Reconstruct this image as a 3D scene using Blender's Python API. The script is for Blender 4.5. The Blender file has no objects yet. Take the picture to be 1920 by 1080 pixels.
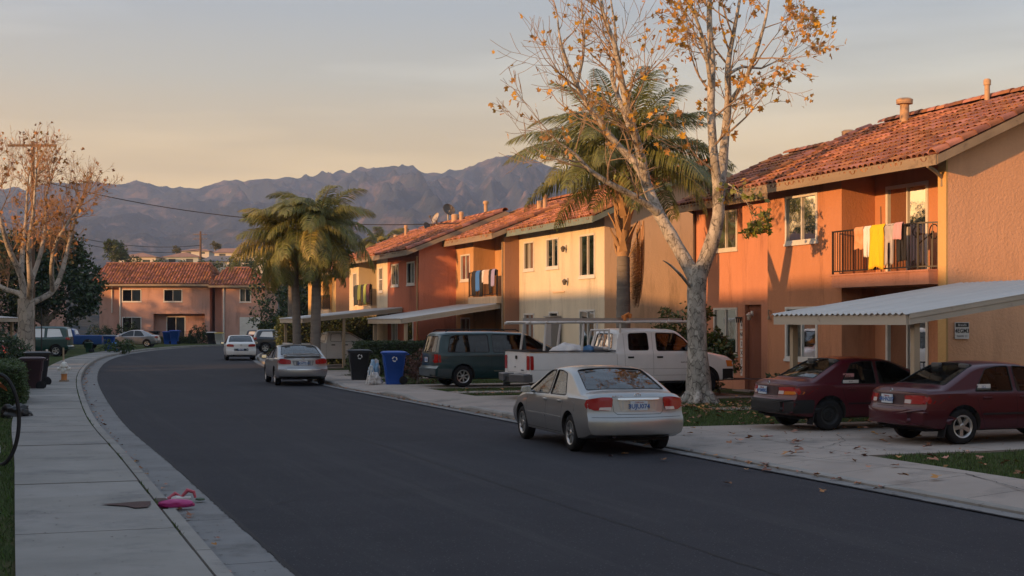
import bpy, bmesh, math, random
import numpy as np
from math import sin, cos, pi, radians, sqrt, atan2
from mathutils import Vector, Matrix, noise, Euler
from mathutils.bvhtree import BVHTree
from mathutils.geometry import tessellate_polygon

scene = bpy.context.scene
col = scene.collection
rng = random.Random(7)

# ------------------------------------------------------------------ camera
FPX, HOR = 2667.0, 605.0          # focal length in photo pixels, horizon row
cam_d = bpy.data.cameras.new('camera')
cam = bpy.data.objects.new('camera', cam_d); col.objects.link(cam)
cam.location = (0, 0, 2.2); cam.rotation_euler = (radians(90), 0, 0)
cam_d.sensor_width = 36; cam_d.lens = FPX / 1920 * 36
cam_d.shift_y = (HOR - 540) / 1920
cam_d.clip_start = .1; cam_d.clip_end = 20000
scene.camera = cam

# ------------------------------------------------------------------ sky + sun
SUN_AZ = radians(199 + 20)         # direction the sun stands in (math angle in XY), low on the left behind the camera
SUN_EL = radians(8.3)
world = bpy.data.worlds.new('World'); scene.world = world; world.use_nodes = True
nt = world.node_tree; nt.nodes.clear()
N = nt.nodes.new
out = N('ShaderNodeOutputWorld'); bg = N('ShaderNodeBackground'); sky = N('ShaderNodeTexSky')
sky.sky_type = 'NISHITA'; sky.sun_disc = False; sky.sun_elevation = SUN_EL
sky.sun_rotation = (pi / 2 - SUN_AZ) % (2 * pi)
sky.air_density = 1.3; sky.dust_density = 2.2; sky.ozone_density = 1.0
tc = N('ShaderNodeTexCoord'); sep = N('ShaderNodeSeparateXYZ')
nt.links.new(tc.outputs['Generated'], sep.inputs[0])
ramp = N('ShaderNodeValToRGB'); nt.links.new(sep.outputs['Z'], ramp.inputs[0])
e = ramp.color_ramp.elements
e[0].position = 0.0; e[0].color = (.80, .48, .15, 1)
e[1].position = 1.0; e[1].color = (.28, .34, .43, 1)
for p_, c_ in ((.085, (.72, .44, .15, 1)), (.12, (.58, .39, .185, 1)), (.168, (.42, .365, .285, 1)), (.214, (.325, .325, .325, 1)), (.36, (.34, .35, .375, 1)), (.6, (.31, .36, .44, 1))):
    q = e.new(p_); q.color = c_
# warmer towards the left of the view (nearer the setting sun), cooler to the right
dx = N('ShaderNodeMath'); dx.operation = 'MULTIPLY_ADD'; dx.inputs[1].default_value = -.5; dx.inputs[2].default_value = .45; dx.use_clamp = True
nt.links.new(sep.outputs['X'], dx.inputs[0])
warm2 = N('ShaderNodeMix'); warm2.data_type = 'RGBA'
warm2.inputs['A'].default_value = (.90, .97, 1.04, 1); warm2.inputs['B'].default_value = (6.0, 4.3, 3.0, 1)
pw = N('ShaderNodeMath'); pw.operation = 'POWER'; pw.inputs[1].default_value = 9; nt.links.new(dx.outputs[0], pw.inputs[0])   # the side towards the sun glows more
nt.links.new(pw.outputs[0], warm2.inputs['Factor'])
mul = N('ShaderNodeMix'); mul.data_type = 'RGBA'; mul.blend_type = 'MULTIPLY'; mul.inputs['Factor'].default_value = 1
nt.links.new(ramp.outputs[0], mul.inputs['A']); nt.links.new(warm2.outputs['Result'], mul.inputs['B'])
# thin streaks of high cloud
mp = N('ShaderNodeMapping'); mp.inputs['Scale'].default_value = (1.5, 1.5, 14); mp.inputs['Rotation'].default_value = (0, .1, 0)
nz = N('ShaderNodeTexNoise'); nz.inputs['Scale'].default_value = 1.6; nz.inputs['Detail'].default_value = 4
nt.links.new(tc.outputs['Generated'], mp.inputs[0]); nt.links.new(mp.outputs[0], nz.inputs[0])
cr = N('ShaderNodeMapRange'); cr.inputs['From Min'].default_value = .40; cr.inputs['From Max'].default_value = .62
cr.inputs['To Min'].default_value = .84; cr.inputs['To Max'].default_value = 1.12
nt.links.new(nz.outputs[0], cr.inputs[0])
cl = N('ShaderNodeVectorMath'); cl.operation = 'SCALE'
nt.links.new(mul.outputs['Result'], cl.inputs[0]); nt.links.new(cr.outputs[0], cl.inputs['Scale'])
up = N('ShaderNodeVectorMath'); up.operation = 'SCALE'; up.inputs['Scale'].default_value = 15.2
nt.links.new(cl.outputs[0], up.inputs[0])
mixs = N('ShaderNodeMix'); mixs.data_type = 'RGBA'; mixs.inputs['Factor'].default_value = .82
nt.links.new(sky.outputs[0], mixs.inputs['A']); nt.links.new(up.outputs[0], mixs.inputs['B'])
nt.links.new(mixs.outputs['Result'], bg.inputs[0]); bg.inputs['Strength'].default_value = .10
nt.links.new(bg.outputs[0], out.inputs[0])

sd = bpy.data.lights.new('sun', 'SUN'); sun = bpy.data.objects.new('sun', sd); col.objects.link(sun)
sd.energy = 4.2; sd.angle = radians(.9); sd.color = (1.0, .50, .19)
sv = Vector((cos(SUN_AZ) * cos(SUN_EL), sin(SUN_AZ) * cos(SUN_EL), sin(SUN_EL)))
sun.rotation_euler = sv.to_track_quat('Z', 'Y').to_euler(); sun.location = (-30, 0, 30)

vs = scene.view_settings
vs.view_transform = 'Standard'; vs.look = 'None'; vs.exposure = 0.42; vs.gamma = 1; vs.use_curve_mapping = False
scene.cycles.use_denoising = True
scene.cycles.max_bounces = 6; scene.cycles.diffuse_bounces = 3; scene.cycles.glossy_bounces = 3
scene.cycles.transmission_bounces = 4; scene.cycles.transparent_max_bounces = 10; scene.cycles.volume_bounces = 1
scene.cycles.sample_clamp_indirect = 4; scene.cycles.caustics_reflective = False; scene.cycles.caustics_refractive = False

# ------------------------------------------------------------------ helpers
A20 = radians(20); C20, S20 = cos(A20), sin(A20)
def ST(w, t, z=0.0):              # w = metres to the right across the street, t = metres along it
    return Vector((w * C20 - t * S20, w * S20 + t * C20, z))
def PX(px, py, D):                # a point seen at photo pixel px, py at depth D
    return Vector(((px - 960) / FPX * D, D, 2.2 - (py - HOR) / FPX * D))

def link(o, parent=None):
    col.objects.link(o)
    if parent is not None: o.parent = parent
    return o
def tag(o, label=None, cat=None, group=None, kind=None):
    if label: o['label'] = label
    if cat: o['category'] = cat
    if group: o['group'] = group
    if kind: o['kind'] = kind
    return o
def thing(name, label, cat, loc=(0, 0, 0), rz=0.0, group=None):
    o = bpy.data.objects.new(name, None); o.empty_display_size = .3
    o.location = loc; o.rotation_euler = (0, 0, rz)
    link(o); return tag(o, label, cat, group)

class MB:
    def __init__(s): s.v = []; s.f = []; s.m = []; s.cm = 0
    def add(s, vs_, fs, m=None):
        b = len(s.v); s.v.extend([tuple(p) for p in vs_]); s.f.extend([tuple(i + b for i in f) for f in fs])
        s.m.extend([s.cm if m is None else m] * len(fs)); return s
    def quad(s, a, b, c, d, m=None): return s.add([a, b, c, d], [(0, 1, 2, 3)], m)
    def box(s, x0, x1, y0, y1, z0, z1, m=None, M=None):
        if x1 < x0: x0, x1 = x1, x0
        if y1 < y0: y0, y1 = y1, y0
        if z1 < z0: z0, z1 = z1, z0
        p = [Vector(q) for q in ((x0, y0, z0), (x1, y0, z0), (x1, y1, z0), (x0, y1, z0), (x0, y0, z1), (x1, y0, z1), (x1, y1, z1), (x0, y1, z1))]
        if M is not None: p = [M @ q for q in p]
        return s.add(p, [(0, 3, 2, 1), (4, 5, 6, 7), (0, 1, 5, 4), (1, 2, 6, 5), (2, 3, 7, 6), (3, 0, 4, 7)], m)
    def hexa(s, p, m=None):       # 8 points ordered as box
        return s.add(p, [(0, 3, 2, 1), (4, 5, 6, 7), (0, 1, 5, 4), (1, 2, 6, 5), (2, 3, 7, 6), (3, 0, 4, 7)], m)
    def tube(s, pts, rad, n=8, m=None, cap=True):
        pts = [Vector(p) for p in pts]
        if not hasattr(rad, '__len__'): rad = [rad] * len(pts)
        b = []; prev = None
        for i, p in enumerate(pts):
            d = (pts[min(i + 1, len(pts) - 1)] - pts[max(i - 1, 0)])
            if d.length < 1e-9: d = Vector((0, 0, 1))
            d.normalize()
            if prev is None:
                a = Vector((0, 0, 1)) if abs(d.z) < .9 else Vector((1, 0, 0)); x = d.cross(a).normalized()
            else:
                x = prev - d * prev.dot(d); x.normalize()
            prev = x; y = d.cross(x)
            for k in range(n):
                a = 2 * pi * k / n; b.append(p + (x * cos(a) + y * sin(a)) * rad[i])
        f = []
        for i in range(len(pts) - 1):
            for k in range(n):
                k2 = (k + 1) % n; f.append((i * n + k, i * n + k2, (i + 1) * n + k2, (i + 1) * n + k))
        if cap and n > 2: f.append(tuple(range(n - 1, -1, -1))); f.append(tuple((len(pts) - 1) * n + k for k in range(n)))
        return s.add(b, f, m)
    def lathe(s, prof, n=24, axis='z', c=(0, 0, 0), m=None, M=None):   # prof: (radius, height)
        v = []
        for r, h in prof:
            for k in range(n):
                a = 2 * pi * k / n
                if axis == 'z': p = Vector((c[0] + r * cos(a), c[1] + r * sin(a), c[2] + h))
                elif axis == 'y': p = Vector((c[0] + r * cos(a), c[1] + h, c[2] + r * sin(a)))
                else: p = Vector((c[0] + h, c[1] + r * cos(a), c[2] + r * sin(a)))
                v.append(M @ p if M is not None else p)
        f = []
        for i in range(len(prof) - 1):
            for k in range(n):
                k2 = (k + 1) % n; f.append((i * n + k, i * n + k2, (i + 1) * n + k2, (i + 1) * n + k))
        return s.add(v, f, m)
    def prism(s, poly, d0, d1, P, m=None):         # poly of 2-D points, P(u, v, d) -> 3-D
        n = len(poly)
        v = [P(a, b, d0) for a, b in poly] + [P(a, b, d1) for a, b in poly]
        f = [tuple(range(n)), tuple(range(2 * n - 1, n - 1, -1))] + [(i, i + n, (i + 1) % n + n, (i + 1) % n) for i in range(n)]
        return s.add(v, f, m)
    def build(s, name, mats, parent=None, smooth=False, kind=None, fix=True, sharp=None):
        me = bpy.data.meshes.new(name); me.from_pydata([tuple(p) for p in s.v], [], s.f)
        if not isinstance(mats, (list, tuple)): mats = [mats]
        for q in mats: me.materials.append(q)
        if len(mats) > 1: me.polygons.foreach_set('material_index', s.m)
        if fix:
            bm = bmesh.new(); bm.from_mesh(me); bmesh.ops.recalc_face_normals(bm, faces=bm.faces); bm.to_mesh(me); bm.free()
        if smooth:
            me.polygons.foreach_set('use_smooth', [True] * len(me.polygons))
            me.set_sharp_from_angle(angle=radians(sharp or 40))
        o = bpy.data.objects.new(name, me); link(o, parent)
        if kind: o['kind'] = kind
        return o

def np_mesh(name, V, F, mats, parent=None, smooth=False, kind=None, mi=None):
    V = np.asarray(V, dtype=np.float32); F = np.asarray(F, dtype=np.int32)
    me = bpy.data.meshes.new(name); k = F.shape[1]
    me.vertices.add(len(V)); me.vertices.foreach_set('co', V.ravel())
    me.loops.add(F.size); me.loops.foreach_set('vertex_index', F.ravel())
    me.polygons.add(len(F)); me.polygons.foreach_set('loop_start', np.arange(0, F.size, k, dtype=np.int32))
    if not isinstance(mats, (list, tuple)): mats = [mats]
    for q in mats: me.materials.append(q)
    if mi is not None: me.polygons.foreach_set('material_index', np.asarray(mi, dtype=np.int32))
    if smooth: me.polygons.foreach_set('use_smooth', np.ones(len(F), dtype=bool))
    me.update(calc_edges=True); me.validate()
    o = bpy.data.objects.new(name, me); link(o, parent)
    if kind: o['kind'] = kind
    return o
def scatter(base_v, base_f, mats4):   # replicate a small mesh by an array of 4x4 (or 3x4) matrices
    bv = np.asarray(base_v, float); bf = np.asarray(base_f, int); M = np.asarray(mats4, float)
    V = np.einsum('nij,kj->nki', M[:, :3, :3], bv) + M[:, None, :3, 3]
    F = bf[None] + (np.arange(len(M)) * len(bv))[:, None, None]
    return V.reshape(-1, 3), F.reshape(-1, bf.shape[1])
def trs(p, R, s=1.0):
    M = np.eye(4); M[:3, :3] = np.asarray(R) * s; M[:3, 3] = p; return M
def rmat(rx=0, ry=0, rz=0): return np.array(Euler((rx, ry, rz)).to_matrix())

# ------------------------------------------------------------------ materials
MATS = {}
def mat(name, c, rough=.8, metal=0.0, c2=None, vs_=2.0, vamt=1.0, vstretch=None, bump=None, bump2=None, spec=.5, coat=0.0,
        speck=None, rand=0.0, trans=0.0, c3=None, v3=.4, dirt=None, sheen=0, emit=None, coords='Object', flake=None):
    if name in MATS: return MATS[name]
    m = bpy.data.materials.new(name); m.use_nodes = True; t = m.node_tree; b = t.nodes['Principled BSDF']; Nn = t.nodes.new; L = t.links.new
    b.inputs['Roughness'].default_value = rough; b.inputs['Metallic'].default_value = metal
    b.inputs['Specular IOR Level'].default_value = spec; b.inputs['Coat Weight'].default_value = coat; b.inputs['Coat Roughness'].default_value = .06
    b.inputs['Base Color'].default_value = (*c, 1)
    if emit: b.inputs['Emission Color'].default_value = (*emit[:3], 1); b.inputs['Emission Strength'].default_value = emit[3]
    co = Nn('ShaderNodeTexCoord'); src = co.outputs[coords]
    cur = None
    def noise_(scale, detail=5, stretch=None, rough_=.6, rz=0):
        s_ = src
        if rz:
            q = Nn('ShaderNodeMapping'); q.inputs['Rotation'].default_value = (0, 0, rz); L(s_, q.inputs[0]); s_ = q.outputs[0]
        if stretch:
            q = Nn('ShaderNodeMapping'); q.inputs['Scale'].default_value = stretch; L(s_, q.inputs[0]); s_ = q.outputs[0]
        n = Nn('ShaderNodeTexNoise'); n.inputs['Scale'].default_value = scale; n.inputs['Detail'].default_value = detail; n.inputs['Roughness'].default_value = rough_
        L(s_, n.inputs['Vector']); return n.outputs[0]
    def mixc(fac, a, bcol):
        x = Nn('ShaderNodeMix'); x.data_type = 'RGBA'
        if isinstance(fac, float): x.inputs['Factor'].default_value = fac
        else: L(fac, x.inputs['Factor'])
        if isinstance(a, tuple): x.inputs['A'].default_value = (*a, 1)
        else: L(a, x.inputs['A'])
        if isinstance(bcol, tuple): x.inputs['B'].default_value = (*bcol, 1)
        else: L(bcol, x.inputs['B'])
        return x.outputs['Result']
    def rangef(v, a, b_, o0=0., o1=1.):
        r = Nn('ShaderNodeMapRange'); r.inputs['From Min'].default_value = a; r.inputs['From Max'].default_value = b_
        r.inputs['To Min'].default_value = o0; r.inputs['To Max'].default_value = o1; L(v, r.inputs[0]); return r.outputs[0]
    if c2:
        cur = mixc(rangef(noise_(vs_, 6, vstretch), .5 - .25 / vamt, .5 + .25 / vamt), c, c2)
    if c3:
        cur = mixc(rangef(noise_(v3, 7, None, .7), .52, .66, 0, .8), cur or c, c3)
    if dirt:   # colour, scale, threshold, stretch
        cur = mixc(rangef(noise_(dirt[1], 8, dirt[3] if len(dirt) > 3 else None, .75, dirt[4] if len(dirt) > 4 else 0), dirt[2], dirt[2] + .12, 0, .75), cur or c, dirt[0])
    if speck:  # colour, scale, threshold
        v = Nn('ShaderNodeTexVoronoi'); v.inputs['Scale'].default_value = speck[1]; L(src, v.inputs['Vector'])
        cur = mixc(rangef(v.outputs['Distance'], speck[2], speck[2] * .5, 0, 1), cur or c, speck[0])
    fl = None
    if flake:  # plates of peeling bark: dark cracks between cells of uneven size, colour, scale
        q = Nn('ShaderNodeMapping'); q.inputs['Scale'].default_value = (1, 1, .62); L(src, q.inputs[0])
        wn = Nn('ShaderNodeTexNoise'); wn.inputs['Scale'].default_value = 5; L(q.outputs[0], wn.inputs['Vector'])
        wa = Nn('ShaderNodeVectorMath'); wa.operation = 'SCALE'; wa.inputs['Scale'].default_value = .16; L(wn.outputs['Color'], wa.inputs[0])
        wb = Nn('ShaderNodeVectorMath'); wb.operation = 'ADD'; L(q.outputs[0], wb.inputs[0]); L(wa.outputs[0], wb.inputs[1])
        v = Nn('ShaderNodeTexVoronoi'); v.feature = 'DISTANCE_TO_EDGE'; v.inputs['Scale'].default_value = flake[1]; L(wb.outputs[0], v.inputs['Vector'])
        mm = Nn('ShaderNodeMath'); mm.operation = 'MULTIPLY'; L(rangef(v.outputs['Distance'], .0, .09, 1, 0), mm.inputs[0]); L(rangef(noise_(4, 3), .42, .56), mm.inputs[1])
        cur = mixc(mm.outputs[0], cur or c, flake[0]); fl = v.outputs['Distance']
        v2 = Nn('ShaderNodeTexVoronoi'); v2.inputs['Scale'].default_value = flake[1]; L(wb.outputs[0], v2.inputs['Vector'])
        hv = Nn('ShaderNodeHueSaturation'); sx = Nn('ShaderNodeSeparateColor'); L(v2.outputs['Color'], sx.inputs[0]); L(rangef(sx.outputs[0], 0, 1, .72, 1.22), hv.inputs['Value']); L(cur, hv.inputs['Color']); cur = hv.outputs[0]
    if rand:
        oi = Nn('ShaderNodeObjectInfo'); ge = Nn('ShaderNodeNewGeometry'); ad = Nn('ShaderNodeMath'); ad.operation = 'ADD'
        L(oi.outputs['Random'], ad.inputs[0]); L(ge.outputs['Random Per Island'], ad.inputs[1])
        fr = Nn('ShaderNodeMath'); fr.operation = 'FRACT'; L(ad.outputs[0], fr.inputs[0])
        hs = Nn('ShaderNodeHueSaturation')
        L(rangef(fr.outputs[0], 0, 1, 1 - rand, 1 + rand), hs.inputs['Value'])
        m2 = Nn('ShaderNodeMath'); m2.operation = 'MULTIPLY'; m2.inputs[1].default_value = 7.31; L(fr.outputs[0], m2.inputs[0])
        f2 = Nn('ShaderNodeMath'); f2.operation = 'FRACT'; L(m2.outputs[0], f2.inputs[0])
        L(rangef(f2.outputs[0], 0, 1, .5 - rand * .04, .5 + rand * .04), hs.inputs['Hue'])
        L(rangef(f2.outputs[0], 0, 1, 1 - rand * .4, 1 + rand * .25), hs.inputs['Saturation'])
        if cur is None: hs.inputs['Color'].default_value = (*c, 1)
        else: L(cur, hs.inputs['Color'])
        cur = hs.outputs[0]
    if cur is not None: L(cur, b.inputs['Base Color'])
    h = None
    for bb in (bump, bump2):
        if not bb: continue
        n = Nn('ShaderNodeBump'); n.inputs['Strength'].default_value = bb[1]; n.inputs['Distance'].default_value = bb[2]
        L(noise_(bb[0], 3, bb[3] if len(bb) > 3 else None), n.inputs['Height'])
        if h is not None: L(h, n.inputs['Normal'])
        h = n.outputs[0]
    if h is not None: L(h, b.inputs['Normal'])
    if trans:   # thin leaf: part of the light goes through
        tr = Nn('ShaderNodeBsdfTranslucent'); mx = Nn('ShaderNodeMixShader'); mx.inputs[0].default_value = trans
        if cur is not None: L(cur, tr.inputs[0])
        else: tr.inputs[0].default_value = (*c, 1)
        L(b.outputs[0], mx.inputs[1]); L(tr.outputs[0], mx.inputs[2]); L(mx.outputs[0], t.nodes['Material Output'].inputs[0])
    MATS[name] = m; return m

def glass_mat(name, tint=(.6, .65, .66), gloss=.10, rough=.03, dark=.55, wave=.06):
    if name in MATS: return MATS[name]
    m = bpy.data.materials.new(name); m.use_nodes = True; t = m.node_tree; t.nodes.clear(); Nn = t.nodes.new; L = t.links.new
    o = Nn('ShaderNodeOutputMaterial'); g = Nn('ShaderNodeBsdfGlossy'); g.inputs['Roughness'].default_value = rough; g.inputs[0].default_value = (.9, .9, .9, 1)
    tr = Nn('ShaderNodeBsdfTransparent'); tr.inputs[0].default_value = (*[x * (1 - dark) / .6 for x in tint], 1)
    fr = Nn('ShaderNodeFresnel'); fr.inputs[0].default_value = 1.5
    mr = Nn('ShaderNodeMapRange'); mr.inputs['To Min'].default_value = gloss; mr.inputs['To Max'].default_value = 1.0
    L(fr.outputs[0], mr.inputs[0]); mx = Nn('ShaderNodeMixShader'); L(mr.outputs[0], mx.inputs[0]); L(tr.outputs[0], mx.inputs[1]); L(g.outputs[0], mx.inputs[2])
    bu = Nn('ShaderNodeBump'); bu.inputs['Strength'].default_value = wave; bu.inputs['Distance'].default_value = .02
    nn = Nn('ShaderNodeTexNoise'); nn.inputs['Scale'].default_value = 2.5; cc = Nn('ShaderNodeTexCoord'); L(cc.outputs['Object'], nn.inputs['Vector']); L(nn.outputs[0], bu.inputs['Height']); L(bu.outputs[0], g.inputs['Normal'])
    L(mx.outputs[0], o.inputs[0]); MATS[name] = m; return m

def stucco(name, c, k=1.0, stain=.78):
    return mat(name, c, rough=.95, spec=.15, c2=tuple(x * .74 for x in c), vs_=1.1, vamt=.8, vstretch=(1, 1, .35),
               dirt=(tuple(x * stain * .72 for x in c), .55, .535, (2.2, 2.2, .35)), bump=(14, .35 * k, .03), bump2=(60, .4 * k, .010))

M_ASPH = mat('asphalt', (.022, .023, .029), rough=.92, spec=.2, c2=(.031, .031, .037), vs_=.7, vamt=1, c3=(.020, .021, .026), v3=.25,
             dirt=((.040, .040, .044), 1.0, .52, (1, .035, 1), -.349), speck=((.11, .11, .11), 18, .16), bump=(90, .5, .01), bump2=(2.5, .12, .03))
M_CONC = mat('concrete', (.27, .255, .235), rough=.92, spec=.2, c2=(.20, .19, .175), vs_=1.3, c3=(.155, .15, .145), v3=.8, rand=.09,
             dirt=((.11, .105, .10), 3.1, .60), bump=(70, .25, .01), bump2=(6, .15, .01))
M_GUT = mat('gutter_concrete', (.20, .197, .195), rough=.92, spec=.2, c2=(.15, .148, .146), vs_=1.0, c3=(.11, .108, .105), v3=.7, dirt=((.075, .072, .07), 2.4, .58), bump=(60, .3, .01))
M_DRIVE = mat('driveway_concrete', (.33, .285, .25), rough=.93, spec=.2, c2=(.25, .215, .19), vs_=.6, c3=(.13, .12, .112), v3=.35,
              dirt=((.075, .07, .066), 1.1, .60), bump=(60, .3, .012), bump2=(3, .2, .02))
M_LAWN = mat('lawn', (.055, .075, .022), rough=1, spec=.1, c2=(.035, .055, .016), vs_=1.4, c3=(.13, .10, .055), v3=.5, bump=(40, 1, .05), bump2=(5, .6, .05))
M_DIRT = mat('dirt', (.13, .10, .075), rough=1, c2=(.09, .075, .05), vs_=.05, c3=(.07, .08, .035), v3=.02, bump=(20, .5, .03))
M_CRACK = mat('crack', (.02, .019, .018), rough=1)
M_WHITE = mat('white_paint', (.62, .60, .56), rough=.55, c2=(.52, .50, .46), vs_=3, dirt=((.33, .29, .24), 4, .62))
M_WOODP = mat('painted_timber', (.47, .41, .33), rough=.75, c2=(.38, .33, .26), vs_=2.5, vstretch=(1, .15, 1), dirt=((.16, .12, .09), 3, .60), bump=(30, .3, .01, (1, .1, 1)))
M_BLACK = mat('black_metal', (.02, .018, .017), rough=.5, metal=.3)
M_GLASS = glass_mat('window_glass', dark=.35, gloss=.0)
M_CURT = mat('curtain', (.30, .28, .25), rough=1, c2=(.20, .19, .17), vs_=6, vstretch=(1, 6, .3))
M_CURTD = mat('dark_curtain', (.13, .115, .10), rough=1, c2=(.07, .06, .055), vs_=6, vstretch=(1, 6, .3))
M_BLIND = mat('blind', (.42, .39, .34), rough=.9, c2=(.33, .30, .27), vs_=9, vstretch=(.2, .2, 6))
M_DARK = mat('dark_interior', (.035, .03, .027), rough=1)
M_TILE = mat('clay_tile', (.34, .145, .085), rough=.95, spec=.1, c2=(.245, .10, .062), vs_=2.3, c3=(.10, .062, .050), v3=.8, rand=.42, bump=(40, .3, .01))
M_TILE2 = mat('dull_tile_bed', (.20, .075, .045), rough=.95, c2=(.12, .05, .035), vs_=1.5, c3=(.07, .045, .035), v3=.6)
M_FASC = mat('eave_timber', (.30, .235, .165), rough=.85, c2=(.20, .155, .11), vs_=2, vstretch=(1, .12, 1), dirt=((.09, .065, .045), 2, .58), bump=(25, .3, .01, (1, .1, 1)))
M_TEAL = mat('teal_timber', (.17, .22, .20), rough=.8, c2=(.12, .16, .15), vs_=2, dirt=((.30, .25, .18), 2, .6))
M_RED = mat('red_lens', (.27, .004, .006), rough=.25, spec=.4, coat=.15)
M_CHROME = mat('chrome', (.62, .61, .59), rough=.18, metal=1)
M_RUB = mat('rubber', (.011, .011, .012), rough=.85, spec=.2, c2=(.018, .017, .017), vs_=8)
M_TRIMB = mat('black_plastic', (.014, .014, .015), rough=.6, spec=.3)
# ------------------------------------------------------------------ the ground, road and pavements
def catmull(P, step=1.0):
    P = [Vector((*p[:2], 0)) for p in P]; P = [P[0] * 2 - P[1]] + P + [P[-1] * 2 - P[-2]]; out_ = []
    for i in range(1, len(P) - 2):
        n = max(2, int((P[i + 1] - P[i]).length / step))
        for k in range(n):
            t = k / n; a, b, c, d = P[i - 1:i + 3]
            out_.append(.5 * ((2 * b) + (c - a) * t + (2 * a - 5 * b + 4 * c - d) * t * t + (3 * b - a - 3 * c + d) * t ** 3))
    out_.append(P[-2]); return out_
def resample(P, step):
    out_ = [P[0]]; acc = 0
    for a, b in zip(P, P[1:]):
        L = (b - a).length; 
        while acc + L >= step:
            f = (step - acc) / L; a = a.lerp(b, f); out_.append(a); L = (b - a).length; acc = 0
        acc += L
    return out_
def normals(P):
    out_ = []
    for i in range(len(P)):
        d = (P[min(i + 1, len(P) - 1)] - P[max(i - 1, 0)]).normalized(); out_.append(Vector((-d.y, d.x, 0)))
    return out_       # points to the left of travel
LEFT = resample(catmull([ST(2.4, -14), ST(2.4, -2), ST(2.4, 8), (-5.04, 21.3), (-9.3, 33.5), (-16.3, 55.9), (-22.3, 78), (-25.9, 95), (-28.2, 113), (-28.2, 127), (-25.5, 134), (-20, 137.5), (-10, 139), (10, 140), (45, 141)]), .5)
RIGHT = resample(catmull([ST(10.75, -14), ST(10.75, 0), ST(10.75, 20), ST(10.75, 40), ST(10.9, 51), (-11.9, 69), (-14.8, 81.5), (-17.2, 95), (-18.0, 108), (-16, 117), (-10, 122), (10, 125), (45, 127)]), .5)
NL, NR = normals(LEFT), normals(RIGHT)
def offL(i, d, z=0): p = LEFT[i] + NL[i] * d; return Vector((p.x, p.y, z))
def offR(i, d, z=0): p = RIGHT[i] - NR[i] * d; return Vector((p.x, p.y, z))
def strip(mb, off, n, d0, z0, d1, z1, i0=0, i1=None, m=None):
    i1 = i1 or n - 1
    v = []; 
    for i in range(i0, i1 + 1): v += [off(i, d0, z0), off(i, d1, z1)]
    mb.add(v, [(2 * k, 2 * k + 1, 2 * k + 3, 2 * k + 2) for k in range(i1 - i0)], m)
def sheet(name, poly, z, m, kind='structure'):
    tri = tessellate_polygon([[Vector((p[0], p[1], 0)) for p in poly]])
    mb = MB(); mb.add([(p[0], p[1], z) for p in poly], tri)
    o = mb.build(name, m); 
    me = o.data
    bm = bmesh.new(); bm.from_mesh(me)
    for f in bm.faces:
        if f.normal.z < 0: f.normal_flip()
    bm.to_mesh(me); bm.free()
    o['kind'] = kind; return o
nL, nR = len(LEFT), len(RIGHT)
mb = MB(); mb.quad((-7000, -400, -.06), (7000, -400, -.06), (7000, 9000, -.06), (-7000, 9000, -.06)); mb.build('ground', M_DIRT, kind='structure')
road = sheet('road', [p for p in LEFT] + [p for p in reversed(RIGHT)], 0, M_ASPH)
tl = Vector((-90, -60)); 
sheet('lawn', [offL(i, .74) for i in range(0, nL, 4)] + [(45, 230), (-120, 230), (-120, -30)], .11, M_LAWN)
sheet('lawn', [offR(i, 2.04) for i in range(0, nR, 4)] + [(120, 127), (120, -30)], .10, M_LAWN)

# left gutter, kerb and pavement of separate slabs
def slab_row(name, off, n, d0, d1, z, pitch, i_end, m, parent_label=None, gap=.012, wob=.006, thick=.09):
    par = bpy.data.objects.new(name, None); link(par); par['kind'] = 'structure'
    i = 0; r = random.Random(3)
    while i + pitch <= i_end:
        p = MB(); dz = r.uniform(-wob, wob); g = gap / 2
        v = []
        for k in range(pitch + 1):
            a, b = off(i + k, d0 + .006, 0), off(i + k, d1 - .006, 0)
            if k == 0: nx = off(i + 1, d0, 0); dd = (nx - off(i, d0, 0)).normalized() * g; a += dd; b += dd
            if k == pitch: nx = off(i + k - 1, d0, 0); dd = (nx - off(i + k, d0, 0)).normalized() * g; a += dd; b += dd
            v += [(a.x, a.y, z + dz), (b.x, b.y, z + dz + .004), (a.x, a.y, z - thick), (b.x, b.y, z - thick)]
        f = []
        for k in range(pitch):
            q = 4 * k; f += [(q, q + 1, q + 5, q + 4), (q, q + 4, q + 6, q + 2), (q + 1, q + 3, q + 7, q + 5)]
        f += [(0, 2, 3, 1), (4 * pitch, 4 * pitch + 1, 4 * pitch + 3, 4 * pitch + 2)]
        p.add(v, f); p.build('slab', m, par)
        i += pitch
    return par
slab_row('pavement', offL, nL, .76, 2.28, .15, 3, 250, M_CONC)
def kerb(name, off, n, d_pan0, d_pan1, w, h, i0, i1, hfun=None, pitch=6):
    par = bpy.data.objects.new(name, None); link(par); par['kind'] = 'structure'
    i = i0
    while i + pitch <= i1:
        p = MB(); v = []
        for k in range(pitch + 1):
            hh = (hfun(i + k) if hfun else h)
            sh = .012 if k == 0 else (-.012 if k == pitch else 0)
            dd = (off(i + (1 if k < pitch else 0) + k - (0 if k < pitch else 1) if k < pitch else i + k, d_pan1, 0) - off(i + k - (0 if k < pitch else 1), d_pan1, 0))
            dd = dd.normalized() * sh if k == 0 else (dd.normalized() * sh if dd.length > 0 else dd)
            for d_, z_ in ((d_pan1, -.03), (d_pan1, hh * .75), (d_pan1 + .025, hh), (d_pan1 + w, hh + .002), (d_pan1 + w, -.03)):
                q = off(i + k, d_, z_) + dd; v.append(q)
        f = [(5 * k + j, 5 * k + j + 1, 5 * k + j + 6, 5 * k + j + 5) for k in range(pitch) for j in range(4)]
        f += [tuple(range(4, -1, -1)), tuple(5 * pitch + j for j in range(5))]
        p.add(v, f); p.build('kerbstone', M_CONC if w > .1 else M_GUT, par); i += pitch
    return par
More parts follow.
